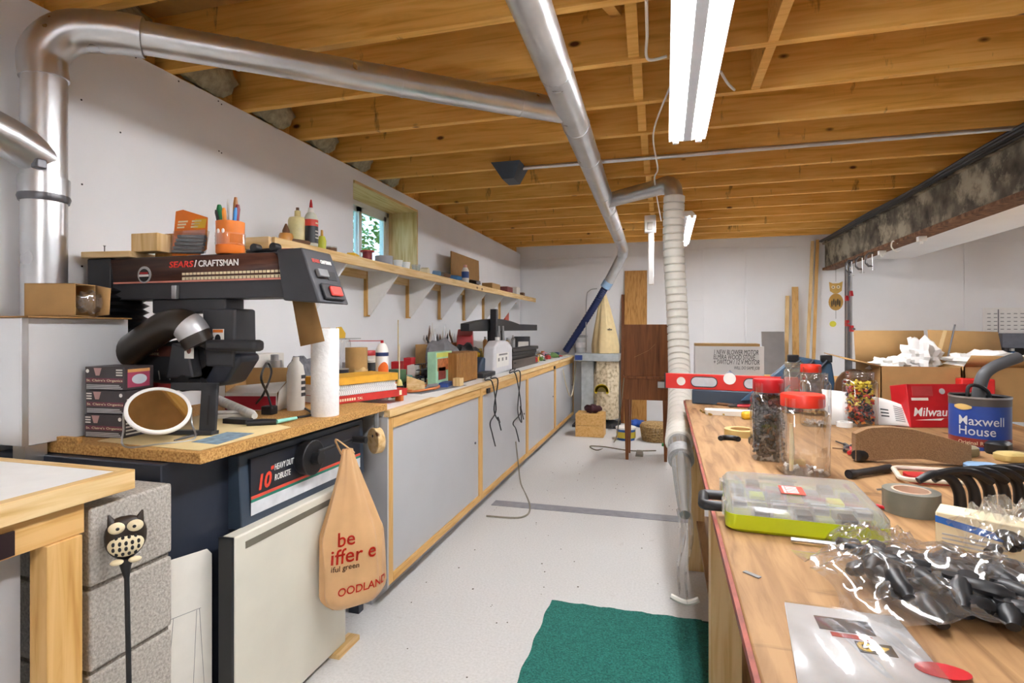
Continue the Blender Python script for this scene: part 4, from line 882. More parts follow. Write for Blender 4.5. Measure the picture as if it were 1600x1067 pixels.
# ---------------------------------------------------------------- items along the worktop
def wt(u, X, v=None):                      # place on the worktop seen at column u on plane X
    y = P(u, 514, X=X).y; return Vector((X, y, CZ+.0005))
def htop(u, v, X): return P(u, v, X=X).z-CZ
p = wt(557, -1.60); turned('kraft_roll', 'roll of brown kraft paper standing behind the books', 'paper roll', p, [('roll', [(.058, 0), (.058, htop(557, 543, -1.60))], plain('#b4915c', .85)), ('core', [(.02, htop(557, 543, -1.60)), (.02, htop(557, 543, -1.60)+.001)], M_CARD2)])
one('torn_kraft_edge', MB().sheet(lambda a, b: (p.x+.061*math.cos(-1.2+1.5*a), p.y+.061*math.sin(-1.2+1.5*a), p.z+.17*b*(1-.05*math.sin(9*a))), 8, 4), plain('#c8a872', .85), 'torn loose end of brown paper wrapped on the kraft roll', 'paper', solid=.001)
p = wt(534, -1.62); turned('navy_can', 'dark navy can standing left of the kraft roll', 'can', p, [('body', [(.035, 0), (.035, .17)], M_NAVY), ('rim', [(.037, .17), (.037, .175)], M_STEEL)])
p = wt(535, -1.88); h0 = htop(535, 530, -1.88)
t = turned('glass_jar', 'glass jar with flat steel plate and yellow square on top', 'jar', p, [('glass', [(.05, 0), (.05, h0-.02), (.045, h0)], M_CLEAR)])
MB().bx(p.x-.08, p.x+.06, p.y-.05, p.y+.11, p.z+h0, p.z+h0+.006).build('steel_plate', M_STEEL, t)
MB().prism([(p.y-.06, p.z+h0+.006), (p.y+.03, p.z+h0+.006), (p.y+.035, p.z+h0+.035), (p.y-.01, p.z+h0+.075), (p.y-.06, p.z+h0+.07)], 'x', p.x-.005, p.x).build('yellow_square', M_YEL, t)
p = wt(578, -1.62); turned('striped_can', 'black and white striped can beside the spray can', 'can', p, [('body', [(.034, 0), (.034, .19)], M_DARK), ('white_band', [(.0345, .05), (.0345, .075)], M_WHITE), ('white_band', [(.0345, .105), (.0345, .13)], M_WHITE), ('top', [(.034, .19), (.036, .2), (.03, .205)], M_OFF)])
p = wt(574, -1.74); turned('red_lidded_tub', 'white tub with red lid behind the striped can', 'tub', p, [('body', [(.045, 0), (.05, .22)], M_OFF), ('lid', [(.053, .22), (.053, .245), (.05, .25)], M_RED)])
p = wt(597, -1.47); h0 = htop(597, 536, -1.47)
t = turned('spray_can', 'white spray can with orange and blue print and red straw', 'spray can', p, [('body', [(.032, 0), (.034, .006), (.034, h0-.035), (.02, h0-.006), (.012, h0)], M_WHITE), ('blue_band', [(.0345, h0-.07), (.0345, h0-.05)], plain('#2a3a6a', .4)), ('nozzle', [(.008, h0), (.008, h0+.015)], M_RED)])
MB(T(*p)).prism([(0, 0)], 'z', 0, 0) if False else None
MB().sheet(lambda a, b: (p.x+.0347*math.cos(-1.7+1.9*a), p.y+.0347*math.sin(-1.7+1.9*a), p.z+.05+(h0-.15)*b*(.8+.2*math.sin(PI*a))), 12, 3).build('orange_print', plain('#e06a1e', .5), t)
MB().tube([p+Vector((0, 0, h0+.012)), p+Vector((-.14, -.10, h0+.012))], .002, 6).build('straw', M_RED, t)
p = wt(624, -1.36); h0 = htop(624, 565, -1.36)
t = turned('glue_bottle', 'amber glue bottle with black band and long thin applicator', 'bottle', p, [('body', [(.022, 0), (.023, .05)], plain('#d0702c', .4)), ('band', [(.0235, .05), (.0235, .078), (.02, .08)], M_BLACK), ('shoulder', [(.018, .08), (.014, .10), (.008, .112)], plain('#d8cc78', .4)), ('tip', [(.003, .112), (.002, .30)], M_CREAM)])
q = wt(660, -1.46); 
t = thing('orange_cord_coil', 'coiled orange rubber cord lying on the worktop', 'cord', q)
pts = [(q.x+.075*math.cos(a)*(1+.05*math.sin(3*a)), q.y+.19*math.sin(a), q.z+.008+.004*(a/6.28)) for a in [i*.25 for i in range(46)]]
MB().tube(pts, .007, 8).build('cord', plain('#c8763c', .6), t)
q = wt(648, -1.50); one('wood_wedge', MB(T(*q, rz=.5)).prism([(-.05, 0), (.06, 0), (.06, .05), (-.05, .09)], 'y', -.035, .035), M_PINE_X, 'pine wedge lying inside the orange cord coil', 'wood wedge', bevel=.002)
a = wt(668, -1.40)+Vector((0, 0, .03)); b = wt(690, -1.42)+Vector((0, 0, .014)); screwdriver('grey screwdriver with orange collar on the cord coil', a, b, M_GREY, .013, .7)
q = wt(698, -1.40); block('blue_block', 'blue plastic block lying near the worktop edge', 'block', q.x-.03, q.x+.03, q.y-.1, q.y+.06, CZ+.0005, CZ+.03, M_BLUE, rz=.2)
# white sheets / papers at the edge
q = P(660, 622, Z=CZ); one('paper_sheet', MB(T(-1.34, 3.05, CZ+.0005, rz=.1)).bx(-.09, .09, -.22, .24, 0, .001), M_PAPER, 'loose white paper sheet at the worktop front edge', 'paper')
q = P(640, 612, Z=CZ); one('grey_sheet', MB(T(-1.40, 3.2, CZ+.0017, rz=-.15)).bx(-.08, .07, -.25, .3, 0, .001), plain('#7c8088', .7, var=.2, scale=30), 'grey abrasive sheet lying over the white paper', 'sheet')
# red/white packets
for i, (u, X, w_, h_, mt, lb) in enumerate(((621, -1.80, .10, .155, M_RED, 'red packet standing behind the glue bottle'), (640, -1.86, .12, .165, plain('#c8242c', .5), 'second red packet leaning on the wall'), (646, -1.76, .13, .12, M_OFF, 'white packet in front of the red packets'), (634, -1.64, .11, .075, M_TEAL, 'mint green pouch lying before the white packet'))):
    q = wt(u, X); block('packet', lb, 'packet', q.x-.03, q.x+.03, q.y-w_/2, q.y+w_/2, CZ+.0005, CZ+h_, mt, 'packets by the wall', rz=.2)
# wire basket
q = wt(672, -1.66); t = thing('wire_basket', 'small black wire basket behind the cookie carton', 'basket', q)
for k in range(4): MB().tube([(q.x+sx*.07, q.y+sy*.11, q.z+.004+.04*k) for sx, sy in ((-1, -1), (1, -1), (1, 1), (-1, 1))], .003, 6, closed=True).build('wire_ring', M_BLACK, t)
for k in range(7):
    yy = q.y-.11+.22*k/6
    MB().tube([(q.x-.07, yy, q.z+.125), (q.x-.07, yy, q.z+.003), (q.x+.07, yy, q.z+.003), (q.x+.07, yy, q.z+.125)], .002, 6).build('wire', M_BLACK, t)
one('black_pouch', MB().ell((q.x, q.y, q.z+.055), (.06, .095, .05), 14, 10), M_DARK, 'black pouch lying in the wire basket', 'pouch')
facebox('cookie_carton', 'mint green carton with a food picture', 'carton', 681, 706, 549, 586, -1.43, .06, CZ+.0005, plain('#9cc8a8', .5), ((.1, .75, .45, .8, plain('#b06a3c', .5, var=.4, scale=40)), (.15, .6, .2, .55, plain('#7a3028', .5, var=.3)), (.05, .9, .84, .97, plain('#c8cc5c', .5)), (.8, .97, .05, .95, plain('#d8e4dc', .5))))
t = facebox('speaker', 'small wood-veneer loudspeaker with ribbed front', 'speaker', 713, 746, 550, 586, -1.37, .13, CZ+.006, wood('veneer', '9c6c38', '8c5e30', '744a24', axis=2, scale=8, knots=False))
y_a, y_b = P(712, 586, X=-1.37).y, P(746, 586, X=-1.37).y
for k in range(14): MB().bx(-1.371, -1.364, y_a+.012+(y_b-y_a-.024)*k/14, y_a+.012+(y_b-y_a-.024)*(k+.55)/14, CZ+.012, P(729, 550, X=-1.37).z-.006).build('rib', plain('#a87840', .5), t)
MB().bx(-1.51, -1.375, y_a+.01, y_b-.01, CZ+.0005, CZ+.006).build('base', M_BLACK, t)
q = wt(716, -1.33); block('pine_cube', 'little pine cube in front of the loudspeaker', 'wood block', q.x-.025, q.x+.025, q.y-.035, q.y+.035, CZ+.0005, CZ+.055, M_PINE_Z)
# rack of upright tools and the heap behind
q = wt(684, -1.96); t = thing('tool_rack', 'low wooden rack holding upright tools against the wall', 'rack', q)
MB().bx(q.x-.05, q.x+.05, q.y-.35, q.y+.45, CZ+.0005, CZ+.25).build('block', M_CARD, t)
for k in range(13):
    yy = q.y-.3+.058*k; h = rnd(.07, .19); mt = (M_STEEL, M_DARK, M_BROWN, M_OFF)[k % 4]
    one('chisel', MB().tube([(q.x+rnd(-.03, .03), yy, CZ+.251), (q.x, yy+.004, CZ+.25+h*.6), (q.x, yy+.006, CZ+.25+h)], [.009, .010, .002], 8), mt, ['slim steel blade', 'dark-handled tool', 'brown-handled tool', 'white-handled tool'][k % 4]+' in the tool rack, '+['nearest the saw', 'near the front end', 'past the middle', 'at the back end'][min(3, k//4)], 'tool', 'tools in the rack')
one('grey_cloth', MB().ell((-1.76, wt(690, -1.76).y, CZ+.15), (.11, .26, .15), 20, 12, fn=lambda d: 1+.10*math.sin(6*d.x+5*d.y)), plain('#808084', .9, var=.15), 'grey folded cloth heaped in front of the tool rack', 'cloth')
q = wt(727, -1.78); one('red_toolbag', MB(T(q.x, q.y, CZ+.13, rz=.3)).prism([(-.14, 0), (.14, 0), (.16, .17), (.02, .25), (-.12, .19)], 'x', -.07, .07), M_RED, 'red angular case on the heap of tools', 'case', bevel=.01)
one('black_jacket', MB().ell((-1.70, wt(738, -1.70).y-.16, CZ+.125), (.10, .22, .125), 20, 12, fn=lambda d: 1+.14*math.sin(5*d.x+8*d.y)), M_BLACK, 'black soft tool pouch heaped below the red case', 'pouch')
q = wt(748, -1.80); one('yellow_board', MB(T(q.x, q.y, CZ+.0005, rz=.2)).prism([(-.16, .17), (-.13, .19), (.13, .03), (.10, .0)], 'x', -.05, .05), plain('#c8ac5c', .6), 'yellow wooden board sloping off the black pouch', 'board')
for i, (u, X, z, r, mt, nm, lb) in enumerate(((716, -1.62, .10, .032, M_RED, 'red_reel', 'red round reel on the heap behind the speaker'), (730, -1.58, .0005, .03, M_LGREY, 'grey_reel', 'grey reel on the heap behind the speaker'), (744, -1.6, .12, .035, M_YEL, 'tape_reel', 'yellow tape reel on the heap'), (752, -1.5, .05, .05, plain('#35506e', .5), 'blue_grinder', 'blue round tool body beside the speaker'))):
    q = wt(u, X); one(nm, MB(T(q.x, q.y, CZ+z, .4, .5)).lathe([(r, 0), (r, .05), (r*.6, .06)], (0, 0, 0), 18), mt, lb, 'tool')
q = wt(752, -1.40); block('black_tool_case', 'flat black tool case on the worktop before the white jug', 'case', q.x-.05, q.x+.05, q.y-.1, q.y+.22, CZ+.0005, CZ+.035, M_DARK, bevel=.006)
q = wt(748, -1.50); one('blue_planer', MB(T(q.x, q.y, CZ+.0005)).prism([(-.16, 0), (.16, 0), (.13, .12), (-.05, .15), (-.14, .08)], 'x', -.06, .06), plain('#2f4258', .5), 'dark blue power tool lying beside the speaker', 'power tool', bevel=.012)
# white handled jug
q = wt(785, -1.37); y0_, y1_ = P(770, 573, X=-1.37).y, P(799, 573, X=-1.37).y; hj = htop(785, 532, -1.37)
t = thing('white_jug', 'white plastic jug with printed label standing at the worktop edge', 'jug', q)
L = (y1_-y0_)/2; yc = (y0_+y1_)/2
MB().prism([(yc-L, CZ+.001), (yc+L, CZ+.001), (yc+L, CZ+hj*.78), (yc+L*.6, CZ+hj*.96), (yc+L*.2, CZ+hj), (yc-L*.5, CZ+hj), (yc-L*.9, CZ+hj*.82)], 'x', -1.46, -1.36).build('body', plain('#dcdde2', .35, var=.03), t, bevel=.016)
MB().bx(-1.3605, -1.3590, yc-L*.75, yc+L*.55, CZ+hj*.2, CZ+hj*.62).build('label', M_WHITE, t)
for k in range(3): MB().prism([(yc-L*.6+L*.4*k, CZ+hj*.38), (yc-L*.45+L*.4*k, CZ+hj*.38), (yc-L*.45+L*.4*k, CZ+hj*.48), (yc-L*.6+L*.4*k, CZ+hj*.48)], 'x', -1.3595, -1.3583).build('label_mark', M_GREY, t)
MB().bx(-1.3595, -1.3583, yc-L*.5, yc+L*.4, CZ+hj*.55, CZ+hj*.60).build('label_line', M_GREY, t)
MB().cyl((-1.41, yc-L*.1, CZ+hj), (-1.41, yc-L*.1, CZ+hj+.03), .02, n=16).build('cap', M_WHITE, t)
# black bench machine with wide arched hood
q = wt(775, -1.62); t = thing('bench_machine', 'black bench machine with arched hood and column stand', 'machine', q)
ya_, yb_ = P(733, 517, X=-1.62).y, P(815, 517, X=-1.62).y; zt_ = P(775, 498, X=-1.62).z; z0_ = P(775, 517, X=-1.62).z
n_ = 14; arc = [(ya_+(yb_-ya_)*i/n_, z0_+(zt_-z0_)*(.55+.45*math.sin(PI*i/n_))) for i in range(n_+1)]
MB().prism([(ya_, z0_), *[a for a in arc], (yb_, z0_)][::-1], 'x', -1.70, -1.62).build('hood', M_BLACK, t, bevel=.004)
ye_ = P(840, 517, X=-1.62).y; MB().bx(-1.72, -1.625, yb_+.001, ye_, z0_, z0_+(zt_-z0_)*.62).build('hood_extension', M_DARK, t, bevel=.004)
yc_ = P(772, 500, X=-1.58).y; MB().bx(-1.61, -1.55, yc_-.03, yc_+.03, CZ+.0005, P(772, 483, X=-1.58).z).build('column', M_DARK, t, bevel=.004)
for dy in (.12, .25, .5): MB().bx(-1.68, -1.65, yc_+dy-.02, yc_+dy+.02, CZ+.0005, z0_+.002).build('leg', M_DARK, t)
for dy in (.22, .36): MB().tube([(-1.60, yc_+dy, z0_+.05), (-1.59, yc_+dy+.02, CZ+.16)], .012, 8).build('chrome_rod', M_STEEL, t)
MB().bx(-1.75, -1.53, ya_+.3, yb_+.1, CZ+.0005, CZ+.03).build('base', M_DARK, t, bevel=.004)
ya2, yb2 = P(801, 570, X=-1.38).y, P(840, 562, X=-1.38).y
block('brown_case', 'dark brown flat case under the black trays', 'case', -1.525, -1.375, ya2, yb2, CZ+.0005, CZ+.085, plain('#4a4038', .5), bevel=.004)
for k in range(3):
    block('black_tray', ['lowest black tray of the stack on the brown case', 'middle black tray on the brown case', 'top black tray on the brown case'][k], 'tray', -1.525+.01*k, -1.40+.008*k, ya2+.03, yb2-.04+.05*k, CZ+.086+.036*k, CZ+.086+.036*k+.034, M_BLACK, 'black trays', bevel=.006)
# small bottles behind and at far end
for k in range(5):
    q = Vector((-1.86, 5.6+.28*k, CZ+.0005)); h = rnd(.09, .14); turned('small_bottle', f'{["amber", "white", "brown", "tan", "grey"][k]} small bottle on the worktop behind the black trays', 'bottle', q, [('body', [(.025, 0), (.025, h+.12), (.012, h+.14)], plain(['#b07a3a', '#dedad0', '#7a5234', '#c8a878', '#9a9a98'][k], .4)), ('cap', [(.013, h+.14), (.013, h+.165)], M_WHITE)], 'small bottles', n=12)
ends = [('#c23a3a', 'red'), ('#e6e2da', 'white'), ('#2a2a2c', 'black'), ('#5a7a3a', 'green'), ('#c88a9a', 'pink'), ('#8a8a8c', 'grey')]
for k in range(14):
    X = -1.40-.13*(k % 3); q = Vector((X, 5.95+.12*k, CZ+.0005)); c, nm = ends[k % 6]; h = rnd(.03, .085)
    lb = f'{nm} hand tool body {["at the worktop front edge", "mid worktop", "by the wall side"][k % 3]}, {["nearer the trays", "halfway to the back", "by the grey pail"][min(2, k//5)]}'
    one('small_tool', MB(T(q.x, q.y, CZ+.0005, rnd(0, 3))).tube([(-.06, 0, h*.5), (-.02, 0, h*.55), (.02, .01, h*.45), (.07, 0, h*.3)], [h*.35, h*.45, h*.42, h*.2], 10), plain(c, .5), lb, 'tool', 'small tools at the worktop end')
q = P(905, 548, Y=7.5); q = Vector((q.x, 7.62, P(930, 552, Y=7.45).z+.0005)); hp_ = .24
turned('grey_pail', 'grey plastic pail with lid standing on the dust collector housing', 'pail', q, [('body', [(.075, 0), (.085, hp_-.03)], M_LGREY), ('lid', [(.09, hp_-.03), (.09, hp_), (.08, hp_+.003)], M_GREY), ('red_label', [(.0835, hp_*.3), (.0855, hp_*.6)], plain('#d0cccc', .5))])
# dense spread of oddments filling the free spots of the worktop
bpy.context.view_layer.update()
def boxes2d(zlo, zhi):
    out = {}
    for o in bpy.data.objects:
        if o.type != 'MESH': continue
        r = o
        while r.parent: r = r.parent
        if r.get('kind') or r.name.startswith(('worktop', 'base_cabinet', 'saw_stand', 'wall_shelf')): continue
        cs = [o.matrix_world @ Vector(c) for c in o.bound_box]
        if min(c.z for c in cs) > zhi or max(c.z for c in cs) < zlo: continue
        out.setdefault(o.name, (min(c.x for c in cs), max(c.x for c in cs), min(c.y for c in cs), max(c.y for c in cs)))
    return list(out.values())
occ = boxes2d(CZ-.01, CZ+.25)
CLC = [('#b3161f', 'red'), ('#23252a', 'black'), ('#8a8c90', 'grey'), ('#e2dfd6', 'white'), ('#c79a52', 'tan'), ('#35506e', 'blue'), ('#6a4a30', 'brown'), ('#d8b23a', 'yellow'), ('#c66a2e', 'orange'), ('#4a6a48', 'green')]
rc_ = random.Random(21); used_l = set(); n_c = 0
WH = [(3.0, 'behind the books'), (3.45, 'near the glue bottle'), (3.9, 'by the wire basket'), (4.4, 'behind the cookie carton'), (5.0, 'behind the speaker'), (5.6, 'near the white jug'), (6.4, 'past the black trays'), (7.1, 'toward the back wall'), (8, 'at the far worktop end')]
for tr in range(7000):
    if n_c > 130: break
    X = rc_.uniform(-2.03, -1.40); yy = rc_.uniform(2.6, 7.55) if tr % 3 == 0 else rc_.uniform(2.9, 5.7); back = X < -1.72; s_ = rc_.choice((.7, 1.0, 1.3, 1.9)) if back else rc_.choice((.5, .7, .95)); rad = .066*s_
    if X-rad < XL+.005 or any(X+rad > b[0] and X-rad < b[1] and yy+rad > b[2] and yy-rad < b[3] for b in occ): continue
    c, cn = CLC[rc_.randrange(10)]; kind = rc_.randrange(5); where = next(w_ for y_, w_ in WH if yy < y_); side = 'against the wall' if X < -1.86 else ('in mid-worktop' if X < -1.6 else 'toward the front edge')
    nmk = ('tin', 'power tool', 'small carton', 'crumpled bag', 'hand plane')[kind]; lb = f'{cn} {nmk} {where}, {side}'
    if lb in used_l: continue
    used_l.add(lb); occ.append((X-rad, X+rad, yy-rad, yy+rad)); n_c += 1
    hh = rc_.uniform(.08, .16); m_ = T(X, yy, CZ+.0006, rc_.uniform(0, 3)) @ Matrix.Scale(s_, 4); mt = plain(c, .5, var=.15); g = 'oddments on the worktop'
    if kind == 0:
        t = thing('screw_tin', lb, 'tin', (X, yy, CZ), g); MB(m_).lathe([(.045, 0), (.045, hh*.85)], n=18).build('body', mt, t); MB(m_).lathe([(.047, hh*.85), (.047, hh*.98), (.044, hh)], n=18).build('lid', M_LGREY if cn != 'grey' else M_RED, t)
    elif kind == 1:
        t = thing('power_tool', lb, 'power tool', (X, yy, CZ), g); MB(m_).tube([(-.065, 0, .075), (-.05, 0, .075), (.02, 0, .075), (.05, 0, .075), (.07, 0, .075)], [.018, .026, .026, .018, .008], 14).build('motor_body', mt, t)
        MB(m_).tube([(-.03, 0, .07), (-.038, 0, .03), (-.04, 0, .006)], [.015, .016, .018], 10).build('grip', M_DARK, t); MB(m_).bx(-.066, -.014, -.02, .02, 0, .02).build('battery', M_BLACK, t, bevel=.003)
    elif kind == 2:
        t = thing('small_carton', lb, 'carton', (X, yy, CZ), g); MB(m_).bx(-.052, .052, -.036, .036, 0, hh).build('body', mt, t, bevel=.002); MB(m_).bx(-.04, .04, -.0368, -.036, hh*.3, hh*.75).build('label', M_OFF if cn != 'white' else M_BLUE, t); MB(m_).bx(.052, .0528, -.026, .026, hh*.3, hh*.75).build('label', M_OFF if cn != 'white' else M_BLUE, t)
    elif kind == 3: one('crumpled_bag', MB(m_).ell((0, 0, hh*.45), (.062, .05, hh*.45), 16, 12, fn=lambda d: 1+.16*math.sin(7*d.x+9*d.y)*math.cos(6*d.z)), mt, lb, 'bag', g, smooth=30)
    else:
        t = thing('hand_plane', lb, 'hand plane', (X, yy, CZ), g); MB(m_).bx(-.072, .072, -.02, .02, 0, .022).build('sole', M_DSTEEL, t, bevel=.002); MB(m_).prism([(-.02, .022), (.03, .022), (.0, .075), (-.012, .07)], 'y', -.016, .016).build('iron', M_STEEL, t); MB(m_).tube([(-.055, 0, .02), (-.058, 0, .05), (-.045, 0, .08)], [.012, .010, .012], 8).build('tote', mt, t); MB(m_).lathe([(.008, .022), (.014, .045), (.008, .055)], (.052, 0, 0), 12).build('front_knob', mt, t)
# loose cable tangles lying over the clutter
rt_ = random.Random(4)
for i, (cx_, cy_, cl, lb) in enumerate(((-1.62, 3.25, '#1c1c1e', 'black cable tangle behind the glue bottle'), (-1.60, 4.15, '#3a3a3c', 'dark grey cable tangle behind the cookie carton'), (-1.52, 3.62, '#b8683a', 'copper coloured wire tangle by the wire basket'), (-1.46, 5.0, '#1c1c1e', 'black cable tangle beside the white jug'))):
    pts = [(cx_+rt_.uniform(-.09, .09), cy_+.16*math.sin(k*1.9)+rt_.uniform(-.04, .04), CZ+.012+rt_.uniform(0, .05)) for k in range(12)]; pts[0] = (cx_, cy_-.15, CZ+.006)
    cable('cable_tangle', pts, .006, plain(cl, .5), lb)
# black cords looping over the worktop front
def overhang(label, u, vlow, du):
    a = wt(u-6, -1.40); e = P(u, 590, X=CX+.02)
    pts = [a+Vector((0, 0, .006)), Vector((CX-.03, e.y-.02, CZ+.008)), Vector((CX+.02, e.y, CZ-.01)), P(u+du, 640, X=CX+.02), P(u-du*.5, 660, X=CX+.025), P(u, vlow-20, X=CX+.02), P(u+5, vlow, X=CX+.025)]
    return cable('extension_lead', pts, .005, M_BLACK, label)
overhang('black cord looping down the second cabinet, left one', 769, 697, 6); 
overhang('black cord with knot hanging on the second cabinet', 778, 672, -6)
overhang('black cord hanging down to the floor by the third cabinet', 806, 690, 8)
overhang('shorter black cord before the third cabinet stile', 813, 655, -4)
q = P(808, 690, X=CX+.02); cable('floor_lead', [P(806, 690, X=CX+.02), P(800, 715, Z=.2) if False else Vector((CX+.03, q.y, .15)), Vector((CX+.08, q.y-.1, .008)), P(828, 790, Z=.006), P(815, 808, Z=.006), P(760, 806, Z=.006)], .006, plain('#8a8474', .6), 'grey extension cord curving over the floor by the tape strip')
cable('beige_lead', [(-1.4, 7.55, CZ+.008), (CX+.03, 7.6, CZ-.01), (CX+.04, 7.5, .62), (CX+.03, 7.3, .40), (CX+.02, 7.0, .55), (CX+.018, 6.75, .80)], .007, plain('#d8cdb0', .6), 'beige cable looped over the far cabinet front')
# ---------------------------------------------------------------- shelf items
SZt = SHZ+.0005
def on_shelf(u, X=-1.83): return Vector((X, P(u, 400, X=X).y, SZt))
def sh_h(u, v, X): return P(u, v, X=X).z-SZt
p = on_shelf(465, -1.86); h = sh_h(465, 330, -1.86)
turned('pale_glue_bottle', 'large pale yellow glue bottle with narrow neck on the shelf', 'bottle', p, [('body', [(.045, 0), (.048, .01), (.048, h*.72), (.042, h*.8), (.018, h*.84)], plain('#d9cf98', .35)), ('neck', [(.016, h*.84), (.015, h*1.0), (.01, h*1.02)], plain('#cfc080', .35)), ('cork', [(.008, h*1.02), (.008, h*1.1)], M_BROWN)])
p = on_shelf(486, -1.80); h = sh_h(486, 312, -1.80)
t = turned('wood_glue_bottle', 'black-labelled glue bottle with red tip at the shelf front', 'bottle', p, [('body', [(.034, 0), (.036, .008), (.036, h*.58), (.026, h*.68), (.018, h*.72)], plain('#cfd0c0', .35)), ('label', [(.0365, h*.06), (.0365, h*.42)], plain('#23272a', .45)), ('red_label', [(.0366, h*.42), (.0366, h*.56)], plain('#d2412c', .45)), ('collar', [(.017, h*.72), (.014, h*.82)], M_WHITE), ('tip', [(.009, h*.82), (.007, h*.92), (.003, h)], M_RED)])
MB().bx(p.x+.0355, p.x+.0375, p.y-.012, p.y+.012, p.z+h*.47, p.z+h*.50).build('illegible_print', M_CREAM, t)
for r_ in range(3): MB().bx(p.x+.0355, p.x+.0375, p.y-.014, p.y+.014, p.z+h*(.16+.07*r_), p.z+h*(.185+.07*r_)).build('printed_line', M_OFF, t)
p = on_shelf(447, -1.86); turned('orange_glue_pot', 'squat orange glue pot with pointed nozzle on the shelf', 'pot', p, [('body', [(.034, 0), (.036, .035), (.03, .05)], plain('#c88a3c', .4)), ('cap', [(.018, .05), (.018, .065), (.004, .10)], plain('#6a4426', .5))])
p = on_shelf(503, -1.86); turned('yellow_oil_bottle', 'slim yellow bottle right of the red-tipped glue', 'bottle', p, [('body', [(.022, 0), (.024, .06), (.016, .085)], plain('#c8cc3c', .35)), ('neck', [(.008, .085), (.006, .12)], plain('#c89a40', .4))])
p = on_shelf(518, -1.85); turned('small_tin', 'small brown tin near the end of the glue bottles', 'tin', p, [('body', [(.03, 0), (.03, .03)], M_BROWN), ('lid', [(.031, .03), (.031, .037)], M_LGREY)])
p = on_shelf(468, -1.81)+Vector((0, 0, .012)); one('brown_pipe_piece', MB().tube([p+Vector((-.04, -.05, .003)), p, p+Vector((.02, .06, .0))], .012, 10), M_BROWN, 'bundle of brown clips in front of the pale glue bottle', 'clips')
p = on_shelf(552, -1.83); one('yellow_tape_measure', MB(T(*p, rz=.3)).bx(-.025, .025, -.06, .06, 0, .022), M_YEL, 'yellow strip lying before the red spool', 'strip', bevel=.006)
p = on_shelf(574, -1.86); turned('red_spool', 'red plastic thread spool on the shelf below the window', 'spool', p, [('bottom_flange', [(.045, 0), (.045, .008)], M_RED), ('core', [(.032, .008), (.032, .062)], plain('#7a1a22', .5)), ('top_flange', [(.045, .062), (.045, .070)], M_RED)])
p = on_shelf(600, -1.83); 
t = thing('duct_tape_roll', 'roll of grey duct tape lying on the shelf', 'tape roll', p)
MB().rings([[(p.x+r*math.cos(2*PI*j/32), p.y+r*math.sin(2*PI*j/32), p.z+z) for j in range(32)] for r, z in ((.06, 0), (.06, .055), (.04, .055), (.04, 0))], False, True).build('tape', plain('#8d8f94', .4), t)
for k, u in enumerate((622, 634, 650)):
    p = on_shelf(u, -1.84); turned('white_cup', ['first white plastic cup beside the duct tape', 'middle white plastic cup on the shelf', 'clear-white cup nearest the paper boxes'][k], 'cup', p, [('cup', [(.026, 0), (.034, .055), (.031, .055), (.024, .004)], M_WHITE if k < 2 else M_FROST)], 'white cups on the shelf')
for k, (u, mt, lb, nm) in enumerate(((664, M_CREAM, 'cream paper box on the shelf', 'box'), (682, plain('#5a7a96', .5), 'blue-grey case on the shelf', 'case'), (694, M_BROWN, 'brown flat clip pack on the shelf', 'pack'), (710, plain('#2d6a98', .45), 'blue plastic tool on the shelf before the cardboard', 'tool'), (738, M_BLACK, 'black pliers-like tool on the shelf', 'tool'))):
    p = on_shelf(u, -1.83); one('shelf_'+nm, MB(T(*p, rz=.3+.2*k)).prism([(-.09, 0), (.09, 0), (.07, .04), (.0, .05), (-.085, .03)], 'x', -.03, .03), mt, lb, nm, bevel=.004)
a, b = P(706, 430, X=-1.95), P(748, 430, X=-1.95); zt_ = P(727, 400, X=-1.95).z
one('cardboard_sheet', MB().prism([(a.y, SZt), (b.y, SZt), (b.y+.02, SZt+.12), (b.y, zt_), (a.y-.01, zt_)], 'x', -1.96, -1.95), M_CARD2, 'brown cardboard panel standing on the shelf', 'cardboard')
p = on_shelf(727, -1.84); turned('blue_label_bottle', 'clear bottle with blue bands in front of the cardboard panel', 'bottle', p, [('body', [(.035, 0), (.035, .12), (.02, .15)], M_OFF), ('blue_band', [(.0355, .05), (.0355, .11)], M_BLUE), ('cap', [(.016, .15), (.016, .175)], plain('#d8a090', .5))])
for k, (u, mt) in enumerate(((768, M_CARD), (790, plain('#7a3a36', .5)), (803, M_OFF), (812, M_BROWN))):
    p = on_shelf(u, -1.88); h = (.07, .075, .10, .05)[k]; y0_ = p.y
    block('shelf_carton', ['tan flat carton near the far shelf end', 'dark red round-edged tin at the far shelf end', 'pale faceted box at the far shelf end', 'brown clip box last on the shelf'][k], 'carton', p.x-.06, p.x+.06, y0_-.16+.04*k, y0_+.14-.03*k, SZt, SZt+h, mt, bevel=.004)
a_, b_ = P(792, 500, X=-2.05), P(800, 500, X=-2.05)
one('red_board', MB().bx(-2.06, -2.03, 6.95, 7.12, 1.39, 1.60), plain('#c8604c', .6), 'salmon board fixed on the wall below the shelf end', 'board')
one('antenna_wire', MB().tube([wt(622, -2.04), P(622, 500, X=-2.06)], .003, 6), M_BRASS, 'thin brass rod standing against the left wall', 'rod')
# small block roll holder under the saw top
q = P(588, 688, X=-1.262); t = thing('wooden_pulley', 'round wooden disc hung under the worktop end', 'wooden disc', q)
nx = Vector((-.5, -.73, 0)).normalized()
MB().cyl(q+nx*.018, q-nx*.018, .058, n=32).build('disc', M_PINE_X, t, bevel=.003); MB().cyl(q+nx*.0185+Vector((0, 0, .022)), q+nx*.0175+Vector((0, 0, .022)), .007, n=12).build('hole', M_BLACK, t)
MB().tube([q+Vector((0, 0, .05)), Vector((q.x, q.y, SZ-.033))], .012, 8).build('hanger', M_GREY, t)
